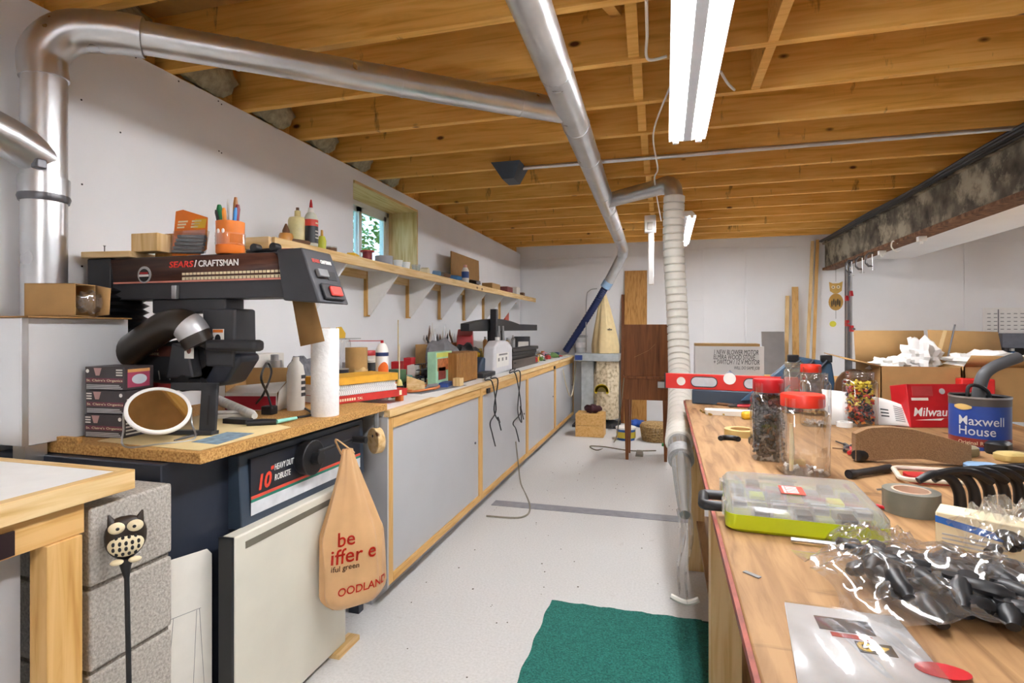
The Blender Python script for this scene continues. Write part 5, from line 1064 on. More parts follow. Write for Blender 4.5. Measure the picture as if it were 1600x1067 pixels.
# plastic shopping bag hanging from the saw crank
bxc, byc = PXp+.115, wy+.125
zt0, zb0 = wz+.01, P(530, 948, X=-1.19).z
bag = thing('shopping_bag', 'tan plastic shopping bag with red lettering hanging on the saw crank', 'bag', (bxc, byc, zb0))
BW, BD = Vector((.62, .785, 0)), Vector((.785, -.62, 0))
def bagpt(th, f, k=1.0):
    z = zt0+(zb0-zt0)*f
    w_ = .020+.105*min(1, (f/.55))**1.2 if f < .9 else .125*(1-((f-.9)/.1)**2*.35); d_ = .014+.034*min(1, f/.6)
    if f > .93: d_ *= 1-((f-.93)/.07)**2*.6
    fold = 1+(.10*math.sin(5*th+3*f)+.05*math.sin(11*th-4*f))*(1-.4*f)
    return Vector((bxc+.055*f, byc-.035*f, z))+BW*(w_*math.cos(th)*fold*k)+BD*(d_*math.sin(th)*fold*k)
MB().rings([[bagpt(2*PI*j/48, i/30) for j in range(48)] for i in range(31)]).build('bag_body', M_SHOPBAG, bag)
MB().tube(spline([bagpt(.2, .03), (PXp+.08, wy+.10, wz+.05), bagpt(2.9, .03)], 6), .008, 8, flat=.4).build('handle_loop', M_SHOPBAG, bag)
def wrap(z0, s0):
    def fn(p):
        f = min(.99, max(.01, (z0+p.y-zt0)/(zb0-zt0))); c_ = Vector((bxc+.055*f, byc-.035*f, 0)); ss = s0+p.x; best = None
        for j in range(0, 61):
            q = bagpt(PI*j/60, f, 1.02); e_ = abs((q-c_).dot(BW)-ss)
            if best is None or e_ < best[0]: best = (e_, (q-c_).dot(BD))
        w_ = c_+BW*ss+BD*(best[1]+.003); return Vector((w_.x, w_.y, z0+p.y))
    return fn
zz = lambda v: P(520, v, X=-1.17).z
for s_, v_, sz, dy, mt in (('be', 862, .070, -.072, M_LIDRED), ('iffer e', 888, .075, -.100, M_LIDRED), ('iful green', 899, .028, -.098, M_BROWN), ('OODLAND', 937, .040, -.080, M_LIDRED)):
    MB().text(s_, sz, None, None, .01, .1, fn=wrap(zz(v_), dy)).build('lettering', mt, bag)
# ---------------------------------------------------------------- right workbench
BZ = .90
bch = thing('workbench', 'plywood-topped workbench with scuffed edge on the right', 'workbench', (.75, 1.6, 0))
MB().bx(.105, 1.42, -.5, 3.27, BZ-.02, BZ).build('plywood_top', M_PLY, bch, bevel=.003)
MB().bx(.12, 1.40, -.48, 3.25, BZ-.11, BZ-.0205).build('frame', M_PINE_Y, bch)
for x in (.16, 1.33):
    for y in (.1, 1.65, 3.15): MB().bx(x-.04, x+.04, y-.04, y+.04, 0, BZ-.11).build('leg', M_PINE_Z, bch)
MB().bx(.16, 1.36, .1, 3.2, .25, .27).build('lower_shelf', M_PLY, bch)
MB().bx(.098, .105, -.5, 3.27, BZ-.018, BZ-.004).build('edge_band', plain('#8a4030', .6, var=.4, scale=20), bch)
def bp_(u, v, z=BZ): return P(u, v, Z=z+.0005)
def fillbits(mb_, c, R, h, n, sz):
    for k in range(n):
        a = rnd(0, 2*PI); r = R*math.sqrt(rnd(0, 1)); z = rnd(.0, 1)*h
        p_ = Vector((c[0]+r*math.cos(a), c[1]+r*math.sin(a), c[2]+sz+z)); M_ = Matrix.Translation(p_) @ Matrix.Rotation(rnd(0, 6), 4, Vector((rnd(-1, 1), rnd(-1, 1), rnd(-1, 1))).normalized())
        mb_.add([M_ @ Vector(v_) for v_ in ((-sz, -sz*.4, -sz*.4), (sz, -sz*.4, -sz*.4), (sz, sz*.4, -sz*.4), (-sz, sz*.4, -sz*.4), (-sz, -sz*.4, sz*.4), (sz, -sz*.4, sz*.4), (sz, sz*.4, sz*.4), (-sz, sz*.4, sz*.4))], [(0,3,2,1),(4,5,6,7),(0,1,5,4),(1,2,6,5),(2,3,7,6),(3,0,4,7)])
    return mb_
def jar(label, u, v, w, h, lid=None, mat=M_CLEAR, fill=None, sq=5.0):
    p_ = bp_(u, v); s_ = mpp(p_); r = w*s_/2*.93; H = h*s_; p_ = p_+Vector((-SN, CS, 0))*r*.9
    t = thing('plastic_jar', label, 'jar', p_, 'plastic jars on the workbench')
    hb = H*.80 if lid else H*.84
    MB().lathe([(r*.9, 0), (r, .006), (r, hb*.94), (r*.9, hb), (r*.8, hb+.004), (r*.8, H*.96 if lid else H)], p_, 32, cap=False, sq=sq).build('wall', mat, t)
    MB().lathe([(r*.9, 0.0), (r*.9, .002)], p_, 32, sq=sq).build('bottom', mat, t)
    if not lid:
        for k in range(2): MB().lathe([(r*.82, H*(.90+.05*k)), (r*.84, H*(.91+.05*k)), (r*.82, H*(.92+.05*k))], p_, 28, cap=False).build('neck_thread', mat, t)
    if lid:
        MB().lathe([(r*.86, H*.84), (r*.9, H*.85), (r*.9, H*.985), (r*.86, H), (r*.3, H)], p_, 32).build('lid', lid, t)
    for i, (mt, f0, f1, n, sz) in enumerate(fill or ()):
        o = fillbits(MB(), (p_.x, p_.y, p_.z+.003+hb*f0), r*.82, hb*(f1-f0), n, sz).build('contents', mt, t, smooth=0); o['kind'] = 'stuff'
    return t
jar('red-lidded jar full of dark nuts and bolts', 1211, 722, 55, 128, M_RED, fill=((M_DSTEEL, 0, .5, 260, .008), (plain('#4a4640', .5), .1, .92, 420, .009), (M_BROWN, .1, .9, 80, .008)))
t = jar('front red-lidded jar nearly empty with a white streak', 1271, 746, 78, 127, M_LIDRED, fill=((M_OFF, 0, .03, 20, .006),))
o_ = Vector(t['_o']); MB().tube([o_+Vector((-.036, -.035, .01)), o_+Vector((-.034, -.038, .07)), o_+Vector((-.036, -.036, .14))], [.005, .007, .004], 8).build('glue_streak', M_CREAM, t)
jar('open clear jar behind the front red-lidded jar', 1284, 668, 44, 84, None, fill=((M_LGREY, 0, .06, 40, .006),))
jar('pale amber open jar farthest back', 1247, 640, 34, 74, None, mat=M_AMBER, fill=((plain('#a08a50', .5), 0, .5, 180, .008),))
jar('clear jar with orange-red lid behind the open jar', 1275, 650, 36, 80, M_LIDRED, fill=((plain('#b8a070', .5), 0, .4, 120, .008),))
jar('open jar filled with coloured wire nuts', 1356, 668, 48, 86, None, fill=((M_DARK, 0, .8, 160, .008), (plain('#c8402c', .5), .05, .8, 130, .008), (plain('#d8c23c', .5), .4, .92, 110, .008), (plain('#d87a2c', .5), 0, .7, 80, .008)))
# organiser case
t = thing('organiser_case', 'lime green organiser case with clear lid and black handle', 'organiser case', (.25, 1.29, BZ))
Cm = T(.115, 1.165, BZ+.0005, rz=-.06); CW, CD, CH = .285, .265, .058
def rrect(x0, x1, y0, y1, r, n=5):
    o = []
    for cx, cy, a in ((x1-r, y1-r, 0), (x0+r, y1-r, PI/2), (x0+r, y0+r, PI), (x1-r, y0+r, 1.5*PI)):
        o += [(cx+r*math.cos(a+PI/2*i/n), cy+r*math.sin(a+PI/2*i/n)) for i in range(n+1)]
    return o
def rr3(k, z): return [(x, y, z) for x, y in rrect(k, CW-k, k, CD-k, .022)]
MB(Cm).rings([rr3(.006, 0), rr3(0, .006), rr3(0, .034), rr3(.003, .034), rr3(.003, .008)], True).build('tray', M_LIME, t)
MB(Cm).rings([rr3(0, .0345), rr3(.001, .046), rr3(.010, CH), rr3(.03, CH), rr3(.034, CH-.003)], True).build('lid', M_FROST, t)
for r_ in range(5):
    for k in range(7):
        cx, cy = .03+.0375*k, .03+.052*r_
        MB(Cm).bx(cx-.014, cx+.014, cy-.019, cy+.019, .009, .034+.008*((k+r_) % 2)).build('compartment', (M_LIME, M_TRAY, M_DARK, M_GREY)[(k*2+r_) % 4], t, bevel=.002)
lb = MB(Cm).bx(.112, .158, .095, .155, CH, CH+.0008).build('label', plain('#d2402c', .5), t)
[MB(Cm).bx(.124, .146, .102+.013*k, .109+.013*k, CH+.0008, CH+.0014).build('illegible_print', M_WHITE, lb) for k in range(4)]; MB(Cm).bx(.118, .122, .10, .15, CH+.0008, CH+.0014).build('label_line', M_WHITE, lb)
MB(Cm).tube([(.0, .165, .022), (-.038, .165, .022), (-.042, .16, .022), (-.042, .088, .022), (-.038, .083, .022), (.0, .083, .022)], .011, 12).build('handle', M_BLACK, t)
for y in (.05, .2): MB(Cm).bx(-.006, .004, y-.015, y+.015, .02, .05).build('latch', M_FROST, t, bevel=.002)
# red level on edge across the far end
a = P(1040, 612, Z=BZ+.09) if False else None
ly = 3.12; la = P(1040, 585, Y=ly); lb_ = P(1250, 600, Y=ly-.10)
L0, L1 = Vector((la.x, ly, 0)), Vector((lb_.x, ly-.10, 0)); zt_ = P(1040, 583, Y=ly).z; zb_ = P(1040, 606, Y=ly).z
lv = thing('spirit_level', 'long red spirit level with clear vials resting on edge', 'level', (.3, ly, zb_))
lm = basis((L0.x, L0.y, zb_), L1-L0, (0, 0, 1)); LL = (L1-L0).length; LH = zt_-zb_
MB(lm).bx(0, LL, 0, LH, -.025, 0).build('body', plain('#c92a24', .4, var=.05), lv, bevel=.002)
for f0, f1 in ((.20, .41), (.60, .84)):
    x0, x1 = LL*f0, LL*f1; n_ = 10; cy = LH*.5; rr_ = LH*.36
    pl = [(x0+rr_+rr_*math.cos(PI/2+PI*i/n_), cy+rr_*math.sin(PI/2+PI*i/n_)) for i in range(n_+1)]+[(x1-rr_+rr_*math.cos(-PI/2+PI*i/n_), cy+rr_*math.sin(-PI/2+PI*i/n_)) for i in range(n_+1)]
    sl = MB(lm).prism(pl, 'z', -.0005, .002).build('grip_slot', M_DARK, lv); rr_ *= .82
    pl = [(x0+rr_*1.2+rr_*math.cos(PI/2+PI*i/n_), cy+rr_*math.sin(PI/2+PI*i/n_)) for i in range(n_+1)]+[(x1-rr_*1.2+rr_*math.cos(-PI/2+PI*i/n_), cy+rr_*math.sin(-PI/2+PI*i/n_)) for i in range(n_+1)]
    MB(lm).prism(pl, 'z', .001, .003).build('slot_light', plain('#b9bcc2', .4), sl)
MB(lm).lathe([(LH*.28, 0), (LH*.28, .003)], (LL*.125, LH*.5, 0), 24).build('vial', M_OFF, lv)
MB(lm).lathe([(LH*.38, 0), (LH*.38, .004)], (LL*.50, LH*.78, 0), 24).build('vial', M_WHITE, lv)
MB(lm).prism([(LL*.46, LH*.98), (LL*.50, LH*1.32), (LL*.545, LH*.98)], 'z', -.02, .0).build('vial_guard', plain('#7e8496', .4), lv)
MB(lm).bx(-.006, 0, 0, LH, -.025, 0).build('end_cap', M_DARK, lv)
one('flat_navy_case', MB(basis((.14, ly+.005, BZ+.0005), L1-L0, (0, 0, 1))).bx(0, .46, 0, zb_-BZ-.001, -.10, .03), M_STEELBLUE, 'long flat navy case lying under the red level', 'case', bevel=.006)
# open navy case behind the level
q = P(1190, 607, Z=BZ); cx0, cx1 = P(1165, 600, Y=3.0).x, P(1312, 600, Y=3.0).x
t = thing('tool_case', 'open navy plastic tool case with ribbed lid behind the jars', 'case', ((cx0+cx1)/2, 3.0, BZ))
MB().bx(cx0+.15, cx1, 2.86, 3.06, BZ+.0005, BZ+.06).build('tray', M_NAVY, t, bevel=.006)
zl = P(1240, 556, Y=3.06).z
MB().hexa([(cx0-.02, 3.03, BZ+.03), (cx1, 3.03, BZ+.055), (cx1, 3.06, BZ+.055), (cx0-.02, 3.06, BZ+.03)], [(cx0+.24, 3.05, zl), (cx1-.02, 3.05, zl-.03), (cx1-.02, 3.09, zl-.03), (cx0+.24, 3.09, zl)]).build('lid', plain('#2f4a62', .4), t, bevel=.008)
for k in range(3): MB().tube([(cx0+.08+.07*k, 3.028, BZ+.05), (cx0+.26+.06*k, 3.045, zl-.02)], .008, 8).build('rib', M_NAVY, t)
for k in range(2): MB().bx(cx1-.22+.15*k, cx1-.17+.15*k, 3.04, 3.07, zl-.03, zl+.006).build('latch', M_BLACK, t, bevel=.004)
# hand tools at the far end
spots = [(1082, 628, .4, M_DARK, 'dark-handled pliers at the far bench corner'), (1110, 632, -.4, M_BROWN, 'brown-handled pliers behind the white tray'), (1140, 636, .2, M_RED, 'red-handled pliers under the level'), (1165, 640, 1.2, plain('#1f5a38', .5), 'green-handled pliers under the level'), (1182, 640, .1, M_RED, 'second red-handled pliers nearest the nut jar')]
for u, v, an, mt, lb in spots:
    q = bp_(max(u, 1094), v); q.x += .03; pliers(lb, q, an, mt, .13)
q = bp_(1140, 648); one('white_tray', MB(T(*q, rz=-.1)).rings([[(x, y, z) for x, y in rrect(-.11+k, .11-k, -.04+k, .04-k, .015)] for k, z in ((.004, 0), (0, .022), (.004, .022), (.006, .004))]), M_WHITE, 'long white foam tray among the hand tools', 'tray')
for k in range(6): q = bp_(1096+7*k, 643+3*(k % 3)); one('brass_fitting', MB(T(q.x, q.y, q.z+.006, rnd(0, 3))).tube([(-.018, 0, 0), (0, .003, 0), (.018, 0, 0)], [.003, .006, .004], 8), M_BRASS, 'small brass hook loose on the plywood', 'hook', 'loose brass hooks')
q = bp_(1170, 655); one('yellow_tape', MB(T(*q, rz=.2)).bx(-.03, .05, -.02, .02, 0, .035), M_YEL, 'yellow plastic handle near the nut jar', 'handle', bevel=.012)
def ring(name, label, cat, p_, r0, r1, h, mat, core=None):
    t = thing(name, label, cat, p_)
    def rg(r, z): return [(p_.x+r*math.cos(2*PI*j/36), p_.y+r*math.sin(2*PI*j/36), p_.z+z) for j in range(36)]
    MB().rings([rg(r1, 0), rg(r1, h), rg(r0, h), rg(r0, 0)], False, True).build('tape', mat, t)
    if core: MB().rings([rg(r0, .0005), rg(r0, h+.0004), rg(r0-.004, h+.0004), rg(r0-.004, .0005)], False, True).build('core', core, t)
    return t
ring('masking_tape', 'tan masking tape roll lying on the plywood', 'tape roll', bp_(1160, 684)+Vector((0, .05, 0)), .038, .058, .024, plain('#c8ab6c', .5), M_CARD)
ring('steel_ring', 'small white tape ring beside the wire-nut jar', 'tape roll', bp_(1322, 668)+Vector((0, .02, 0)), .018, .03, .02, M_WHITE)
q = bp_(1140, 690); one('black_hook', MB().tube([(q.x+.030*math.cos(a), q.y+.022*math.sin(a)+.01, q.z+.009) for a in [PI*i/12-.1 for i in range(14)]], .009, 10), M_BLACK, 'black C-shaped rubber hook lying on the plywood', 'hook')
q = bp_(1180, 694); block('black_plug', 'black plastic plug beside the nut jar', 'plug', q.x-.02, q.x+.03, q.y-.02, q.y+.02, q.z, q.z+.022, M_BLACK, bevel=.004)
q = bp_(1212, 752); one('black_pencil', MB().tube([q+Vector((-.04, .01, .004)), q+Vector((.05, .0, .004))], .004, 8), M_BLACK, 'short black pencil behind the organiser case', 'pencil')
# flashlight
a = bp_(1326, 748)+Vector((0, 0, .012)); b = bp_(1390, 738)+Vector((0, 0, .012))
t = thing('flashlight', 'slim black flashlight on the plywood', 'flashlight', a)
MB().tube([a, a.lerp(b, .12), a.lerp(b, .14), a.lerp(b, .78), a.lerp(b, .82), b], [.012, .012, .0095, .0095, .011, .011], 16).build('barrel', M_BLACK, t); MB().tube([a-(b-a).normalized()*.0005, a], .009, 12).build('lens', M_DARK, t)
a = bp_(1338, 722)+Vector((0, 0, .02)); b = a+Vector((.05, .04, .0))
one('socket_wrench', MB().tube([a, a.lerp(b, .3), b], [.016, .02, .018], 14), M_BLACK, 'thick black tool handle beside the felt pad', 'handle')
# brown arched felt piece (stands on edge)
a = bp_(1337, 722); b = bp_(1518, 730); dv = (b-a); Lf = dv.length; fm = basis(a+Vector((0, 0, .004)), dv, (0, 0, 1)); s_ = mpp(a)
up_ = [(0, .085), (.12, .105), (.3, .11), (.5, .105), (.75, .085), (1, .062)]; lo_ = [(0, 0), (.2, .004), (.42, .012), (.6, .014), (.8, .004), (1, -.004)]
def lerp_(tb, f):
    for (x0, y0), (x1, y1) in zip(tb, tb[1:]):
        if f <= x1: return y0+(y1-y0)*(f-x0)/(x1-x0)
    return tb[-1][1]
pl = [(Lf*i/20, max(0, lerp_(lo_, i/20))) for i in range(21)]+[(Lf*i/20, lerp_(up_, i/20)*.95) for i in range(20, -1, -1)]
one('felt_pad', MB(fm).prism(pl, 'z', -.03, 0), M_FELT, 'thick brown arched felt pad standing on edge', 'pad')
# heap of small hand tools under and behind the pad
for k in range(14):
    u, v = 1315+rnd(0, 1)*70, 690+rnd(0, 22); q = bp_(u, v); an = rnd(0, 3); mt = (M_DSTEEL, M_RED, M_BROWN, M_DARK)[k % 4]
    one('small_hand_tool', MB(T(q.x, q.y, q.z+.008, an)).tube([(-.05, 0, 0), (-.01, 0, .004), (.0, 0, .004), (.05, 0, .003)], [.006, .007, .003, .002], 8), mt, ['steel', 'red', 'brown', 'black'][k % 4]+' driver in the tool heap left of the felt pad', 'tool', 'driver heap')
# grey duct tape, clamp frame, awl
ring('grey_tape', 'large grey duct tape roll beside the black clips', 'tape roll', bp_(1440, 812)+Vector((.0, .052, 0)), .036, .053, .048, plain('#77786f', .4), plain('#d8b8a0', .7))
a = bp_(1370, 768)+Vector((0, 0, .005)); b = bp_(1408, 770)+Vector((0, 0, .008)); screwdriver('small awl with orange handle by the duct tape', b+Vector((.03, 0, .003)), a, M_ORANGE, .009, .5)
a = bp_(1366, 792)+Vector((0, 0, .005)); b = bp_(1420, 808)+Vector((0, 0, .005)); one('red_pencil', MB().tube([a, a.lerp(b, .1), b], [.001, .004, .004], 8), M_RED, 'red and white pencil behind the clear bag', 'pencil')
q = bp_(1450, 755); t = thing('oval_frame', 'pale rounded wire frame around a red pad', 'frame', q)
MB(T(q.x, q.y, q.z)).tube([(x, y, .012+.012*(y > 0)) for x, y in rrect(-.065, .085, -.025, .055, .022, 4)], .0065, 8, closed=True).build('frame', plain('#c8bfae', .4), t); MB(T(q.x, q.y, q.z)).rings([[(x, y, z) for x, y in rrect(-.045, .065, -.012, .045, .015)] for z in (0.0, .018)]).build('red_pad', M_RED, t)
# black ribbed spring clips
for k in range(6):
    q = bp_(1484+24*k, 812-2*k)+Vector((0, .035, 0)); M_ = T(q.x, q.y, q.z, rz=-PI/2+.25)
    t = thing('black_clip', ['leftmost black curved clip in the row', 'second black curved clip in the row', 'third black curved clip in the row', 'fourth black curved clip in the row', 'fifth black curved clip in the row', 'rightmost black curved clip in the row'][k], 'clip', q, 'row of black clips')
    MB(M_).tube(spline([(0, -.05, .072), (0, -.02, .086), (0, .015, .080), (0, .036, .05), (0, .040, .007)], 6), [.0075+.0002*i for i in range(25)], 10, flat=1.0).build('jaw', M_BLACK, t)
    MB(M_).tube(spline([(0, -.02, .084), (.0, .03, .094), (0, .075, .088), (0, .105, .07)], 5), .009, 8).build('back_arm', M_BLACK, t)
# big cartons at the far end of the bench
def carton(label, x0, x1, y0, y1, h, rz=0, flaps=(), mat=M_CARD):
    cx, cy = (x0+x1)/2, (y0+y1)/2; w_, d_ = (x1-x0)/2, (y1-y0)/2; M_ = T(cx, cy, BZ+.0005, rz); t = thing('cardboard_carton', label, 'carton', (cx, cy, BZ)); k = .004
    MB(M_).bx(-w_, w_, -d_, d_, 0, k).build('bottom', mat, t)
    for nm, b in (('front_wall', (-w_, w_, -d_, -d_+k)), ('back_wall', (-w_, w_, d_-k, d_)), ('left_wall', (-w_, -w_+k, -d_, d_)), ('right_wall', (w_-k, w_, -d_, d_))): MB(M_).bx(*b, k, h).build(nm, mat, t)
    for pts in flaps: MB(M_).add(pts, [tuple(range(len(pts)))]).build('flap', mat, t, solid=.004)
    return t, M_
C1 = bp_(1376, 652); h1 = 80*mpp(C1); w_, d_ = .155, .17
carton('tall open carton with raised brown flap and white paper', C1.x, C1.x+.31, C1.y, C1.y+.34, h1, 0, [[(-w_, d_, h1), (w_, d_, h1), (w_, d_+.03, h1+.16), (-w_, d_+.03, h1+.16)], [(-w_, -d_, h1), (-w_, d_, h1), (-w_-.15, d_-.02, h1+.045), (-w_-.13, -d_+.06, h1+.03)]])
X2 = C1.x+.325; Y2 = 2.86; h2 = .235; w_, d_ = .225, .16
carton('wide open carton holding crumpled white paper', X2, X2+.45, Y2, Y2+.32, h2, 0, [[(-w_, -d_, h2), (w_, -d_, h2), (w_*1.02, -d_-.05, h2+.045), (-w_, -d_-.06, h2+.05)], [(-w_, d_, h2), (w_*.35, d_, h2), (w_*.3, d_+.03, h2+.15), (-w_, d_+.03, h2+.16)]])
def crumple(label, c, r, seed): return one('crumpled_paper', MB().ell(c, r, 26, 18, fn=lambda d: 1+.22*math.sin(6*d.x+seed)*math.cos(7*d.y)+.16*math.sin(11*d.z+5*d.x+seed)), M_PAPER, label, 'paper', 'crumpled packing paper', smooth=25)
cx1, cy1 = C1.x+.155, C1.y+.17
crumple('crumpled white paper rising from the tall carton', (cx1+.06, cy1-.02, BZ+h1+.04), (.075, .05, .085), 1.0)
crumple('white tissue lying over the tall carton front', (cx1-.06, cy1-.03, BZ+h1-.01), (.09, .10, .045), 2.0)
crumple('crumpled white paper in the wide carton', (X2+.14, Y2+.16, BZ+h2+.01), (.13, .11, .05), 3.0)
crumple('last tuft of white paper at the wide carton end', (X2+.33, Y2+.16, BZ+h2-.005), (.085, .10, .045), 4.0)
# round wooden disc leaning behind
q = P(1336, 590, Y=2.95); one('round_wood_disc', MB().prism(disc((q.x, BZ+.105), .085, .105), 'y', 2.95, 2.975), wood('round_wood', '6a4c34', '5c4028', '46301e', axis=2, scale=7, knots=False), 'dark round wooden disc leaning behind the jars', 'disc', bevel=.002)
block('yellow_strip_box', 'orange-yellow wooden box behind the open clear jar', 'box', P(1300, 600, Y=2.75).x, P(1338, 600, Y=2.75).x, 2.75, 2.9, BZ+.0005, BZ+.085, M_TRIM_Y)
# white paper sheets
q = P(1320, 640, Y=2.2); one('white_sheet', MB(T(*bp_(1314, 664))).add([(-.055, 0, 0), (.06, 0, 0), (.06, .07, .13), (-.055, .07, .14)], [(0, 1, 2, 3)]), M_PAPER, 'white sheet propped behind the jars', 'paper', solid=.001)
t = thing('printed_leaflet', 'curled leaflet with printed columns beside the wire-nut jar', 'leaflet', bp_(1410, 668))
q = bp_(1385, 668); lf_ = lambda a, b: Vector((q.x-.02+.16*a, q.y+.06-.03*math.sin(PI*a)+.05*b, q.z+.115*b*(1-.45*a)+.006*math.sin(4*a)))
MB().sheet(lf_, 10, 6).build('sheet', M_PAPER, t, solid=.0008)
for k in range(2):
    for r_ in range(8): MB().sheet(lambda a, b, k=k, r_=r_: lf_(.42+.27*k+.22*a, .18+.085*r_+.03*b)+Vector((0, -.0015, .001)), 4, 1).build('printed_line', M_GREY, t)
for r_ in range(3): MB().sheet(lambda a, b, r_=r_: lf_(.14+.16*a, .3+.12*r_+.05*b)+Vector((0, -.0015, .001)), 4, 1).build('heading', M_BLACK, t)
# red power-tool carton
a = bp_(1424, 668); b = bp_(1530, 668); b = a+(b-a)*1.0; RW = (b-a).length; RH = 68*mpp(a)
t = thing('red_tool_carton', 'red power tool carton with white script lettering', 'carton', (a+b)/2); rm = basis(a, b-a, (.07, .20, 1))
MB(rm).bx(0, RW, 0, RH, -.10, 0).build('body', plain('#b81620', .4), t, bevel=.002)
MB(rm).text('Milwaukee', .05, RW*.76, T(.012, RH*.26, .0008), .006, .25).build('lettering', M_WHITE, t)
MB(rm).prism([(.02, RH*.17), (RW*.9, RH*.25), (RW*.5, RH*.21), (RW*.45, RH*.16)], 'z', 0, .0012).build('lightning_stroke', M_WHITE, t)
MB(rm).bx(.02, RW*.38, RH*.72, RH*.95, 0, .001).build('pale_panel', plain('#b03a3c', .5), t); MB(rm).bx(.014, RW*.30, RH*.62, RH*.68, 0, .0012).build('white_strip', M_OFF, t)
MB(rm).prism(disc((RW*.52, RH*.83), .012, .012), 'z', 0, .0015).build('round_mark', M_LGREY, t); MB(rm).tube([(RW*.62, RH*.78, .004), (RW*.9, RH*.72, .004)], [.006, .009], 8).build('tool_picture', M_DARK, t)
# blue coffee can with dark handle inside
q = bp_(1563, 706)+Vector((-SN, CS, 0))*.08; rc = .083; hc = 84*mpp(bp_(1563, 706))
block('red_box', 'red plastic box behind the coffee can', 'box', P(1502, 600, Y=2.78).x, P(1556, 600, Y=2.78).x, 2.78, 2.835, BZ+.0005, P(1530, 592, Y=2.78).z, plain('#d02422', .4), bevel=.006)
e_ = bp_(1428, 655)+Vector((0, .16, 0)); one('cream_flap', MB().add([e_, e_+Vector((.03, .02, .20)), e_+Vector((.07, .02, .20)), e_+Vector((.10, 0, 0))], [(0, 1, 2, 3)]), M_CREAM, 'cream card flap standing behind the red carton', 'card', solid=.003)
t = turned('coffee_can', 'blue coffee can with white lettering holding a black handle', 'can', q, [('body', [(rc-.003, .004), (rc, 0), (rc, hc), (rc-.003, hc), (rc-.003, .004)], plain('#1f3f8c', .35)), ('rim', [(rc+.002, hc-.006), (rc+.002, hc), (rc-.004, hc), (rc-.004, hc-.01)], M_STEEL), ('dark_band', [(rc+.0006, hc-.030), (rc+.0006, hc-.006)], plain('#4a4440', .4)), ('red_band', [(rc+.0006, .012), (rc+.0006, .038)], plain('#7a2418', .4))], n=40)
an0 = math.atan2(-q.y, -q.x)-.78                 # lettering starts left of the side facing the aisle
def canwrap(ang, z0, r=rc+.0016): return lambda p_: Vector((q.x+r*math.cos(ang+p_.x/r), q.y+r*math.sin(ang+p_.x/r), q.z+z0+p_.y))
for s1, z0, w1 in (('Maxwell', hc*.47, .125), ('House', hc*.28, .10)): MB().text(s1, .042, w1, None, .008, fn=canwrap(an0+.08, z0)).build('lettering', M_WHITE, t)
MB().text('Original Roast', .016, .10, None, .01, fn=canwrap(an0+.08, .018)).build('lettering', M_CREAM, t)
MB().sheet(lambda a1, b1: canwrap(an0-.1, 0)(Vector((.055*a1, hc*.80+.020*(b1-.5)*math.sin(PI*(.1+.8*a1)), 0))), 10, 2).build('gold_oval', plain('#c8a868', .4), t)
one('grey_handle', MB().tube(spline([q+Vector((-.01, 0, hc*.4)), q+Vector((0, .0, hc+.02)), q+Vector((.025, .0, hc+.085)), q+Vector((.12, .02, hc+.13))], 6), [.019]*19, 12), plain('#4c4d50', .5), 'thick dark grey handle sticking out of the coffee can', 'tool')  # plain dark handle, the tool it belongs to is unknown
one('carry_strap', MB().tube(spline([q+Vector((-.04, -.03, hc*.6)), q+Vector((-.045, -.03, hc+.03)), q+Vector((.01, -.03, hc+.015)), q+Vector((.02, -.02, hc*.6))], 6), .006, 8), M_BLACK, 'black looped strap in the coffee can mouth', 'strap')
# clutter around the coffee can
for k, (u, v, mt, nm, lb) in enumerate(((1535, 735, plain('#8fb4d8', .5), 'blue_card', 'pale blue packet lying below the coffee can'), (1580, 720, plain('#c8b070', .5), 'tan_handle', 'tan wooden knob near the coffee can'), (1505, 712, plain('#8a8468', .5), 'olive_lump', 'olive plastic cap beside the felt pad'), (1560, 708, M_BLACK, 'black_coil', 'black coiled strap below the coffee can'))):
    q = bp_(u, v); one(nm, MB(T(*q, rz=.3*k)).rings([[(x, y, z) for x, y in rrect(-.04+e, .04-e, -.03+e, .03-e, .018)] for e, z in ((.004, 0), (0, .006), (0, .014+.006*k), (.006, .02+.006*k))]), mt, lb, nm.split('_')[1])
# carton with blue stripe behind the bags
q = bp_(1522, 870); t = thing('blue_striped_box', 'pale carton with a blue diagonal stripe by the clips', 'carton', q); M_ = T(q.x+.02, q.y+.03, q.z, rz=-.5)
MB(M_).bx(-.06, .08, -.015, .05, 0, .062).build('body', M_CREAM, t, bevel=.002); MB(M_).add([(-.06, -.0158, .055), (-.06, -.0158, .043), (.08, -.0158, .022), (.08, -.0158, .036)], [(0, 1, 2, 3)]).build('blue_stripe', plain('#2a6ac0', .5), t)
for k in range(3): MB(M_).bx(-.05, .04, -.0156, -.0150, .006+.008*k, .009+.008*k).build('printed_line', M_LGREY, t)
# screwdriver in front of the case
a = bp_(1236, 848)+Vector((0, 0, .007)); b = bp_(1345, 862)+Vector((0, 0, .009)); screwdriver('chrome screwdriver with black handle before the case', b, a, M_BLACK, .013, .35)
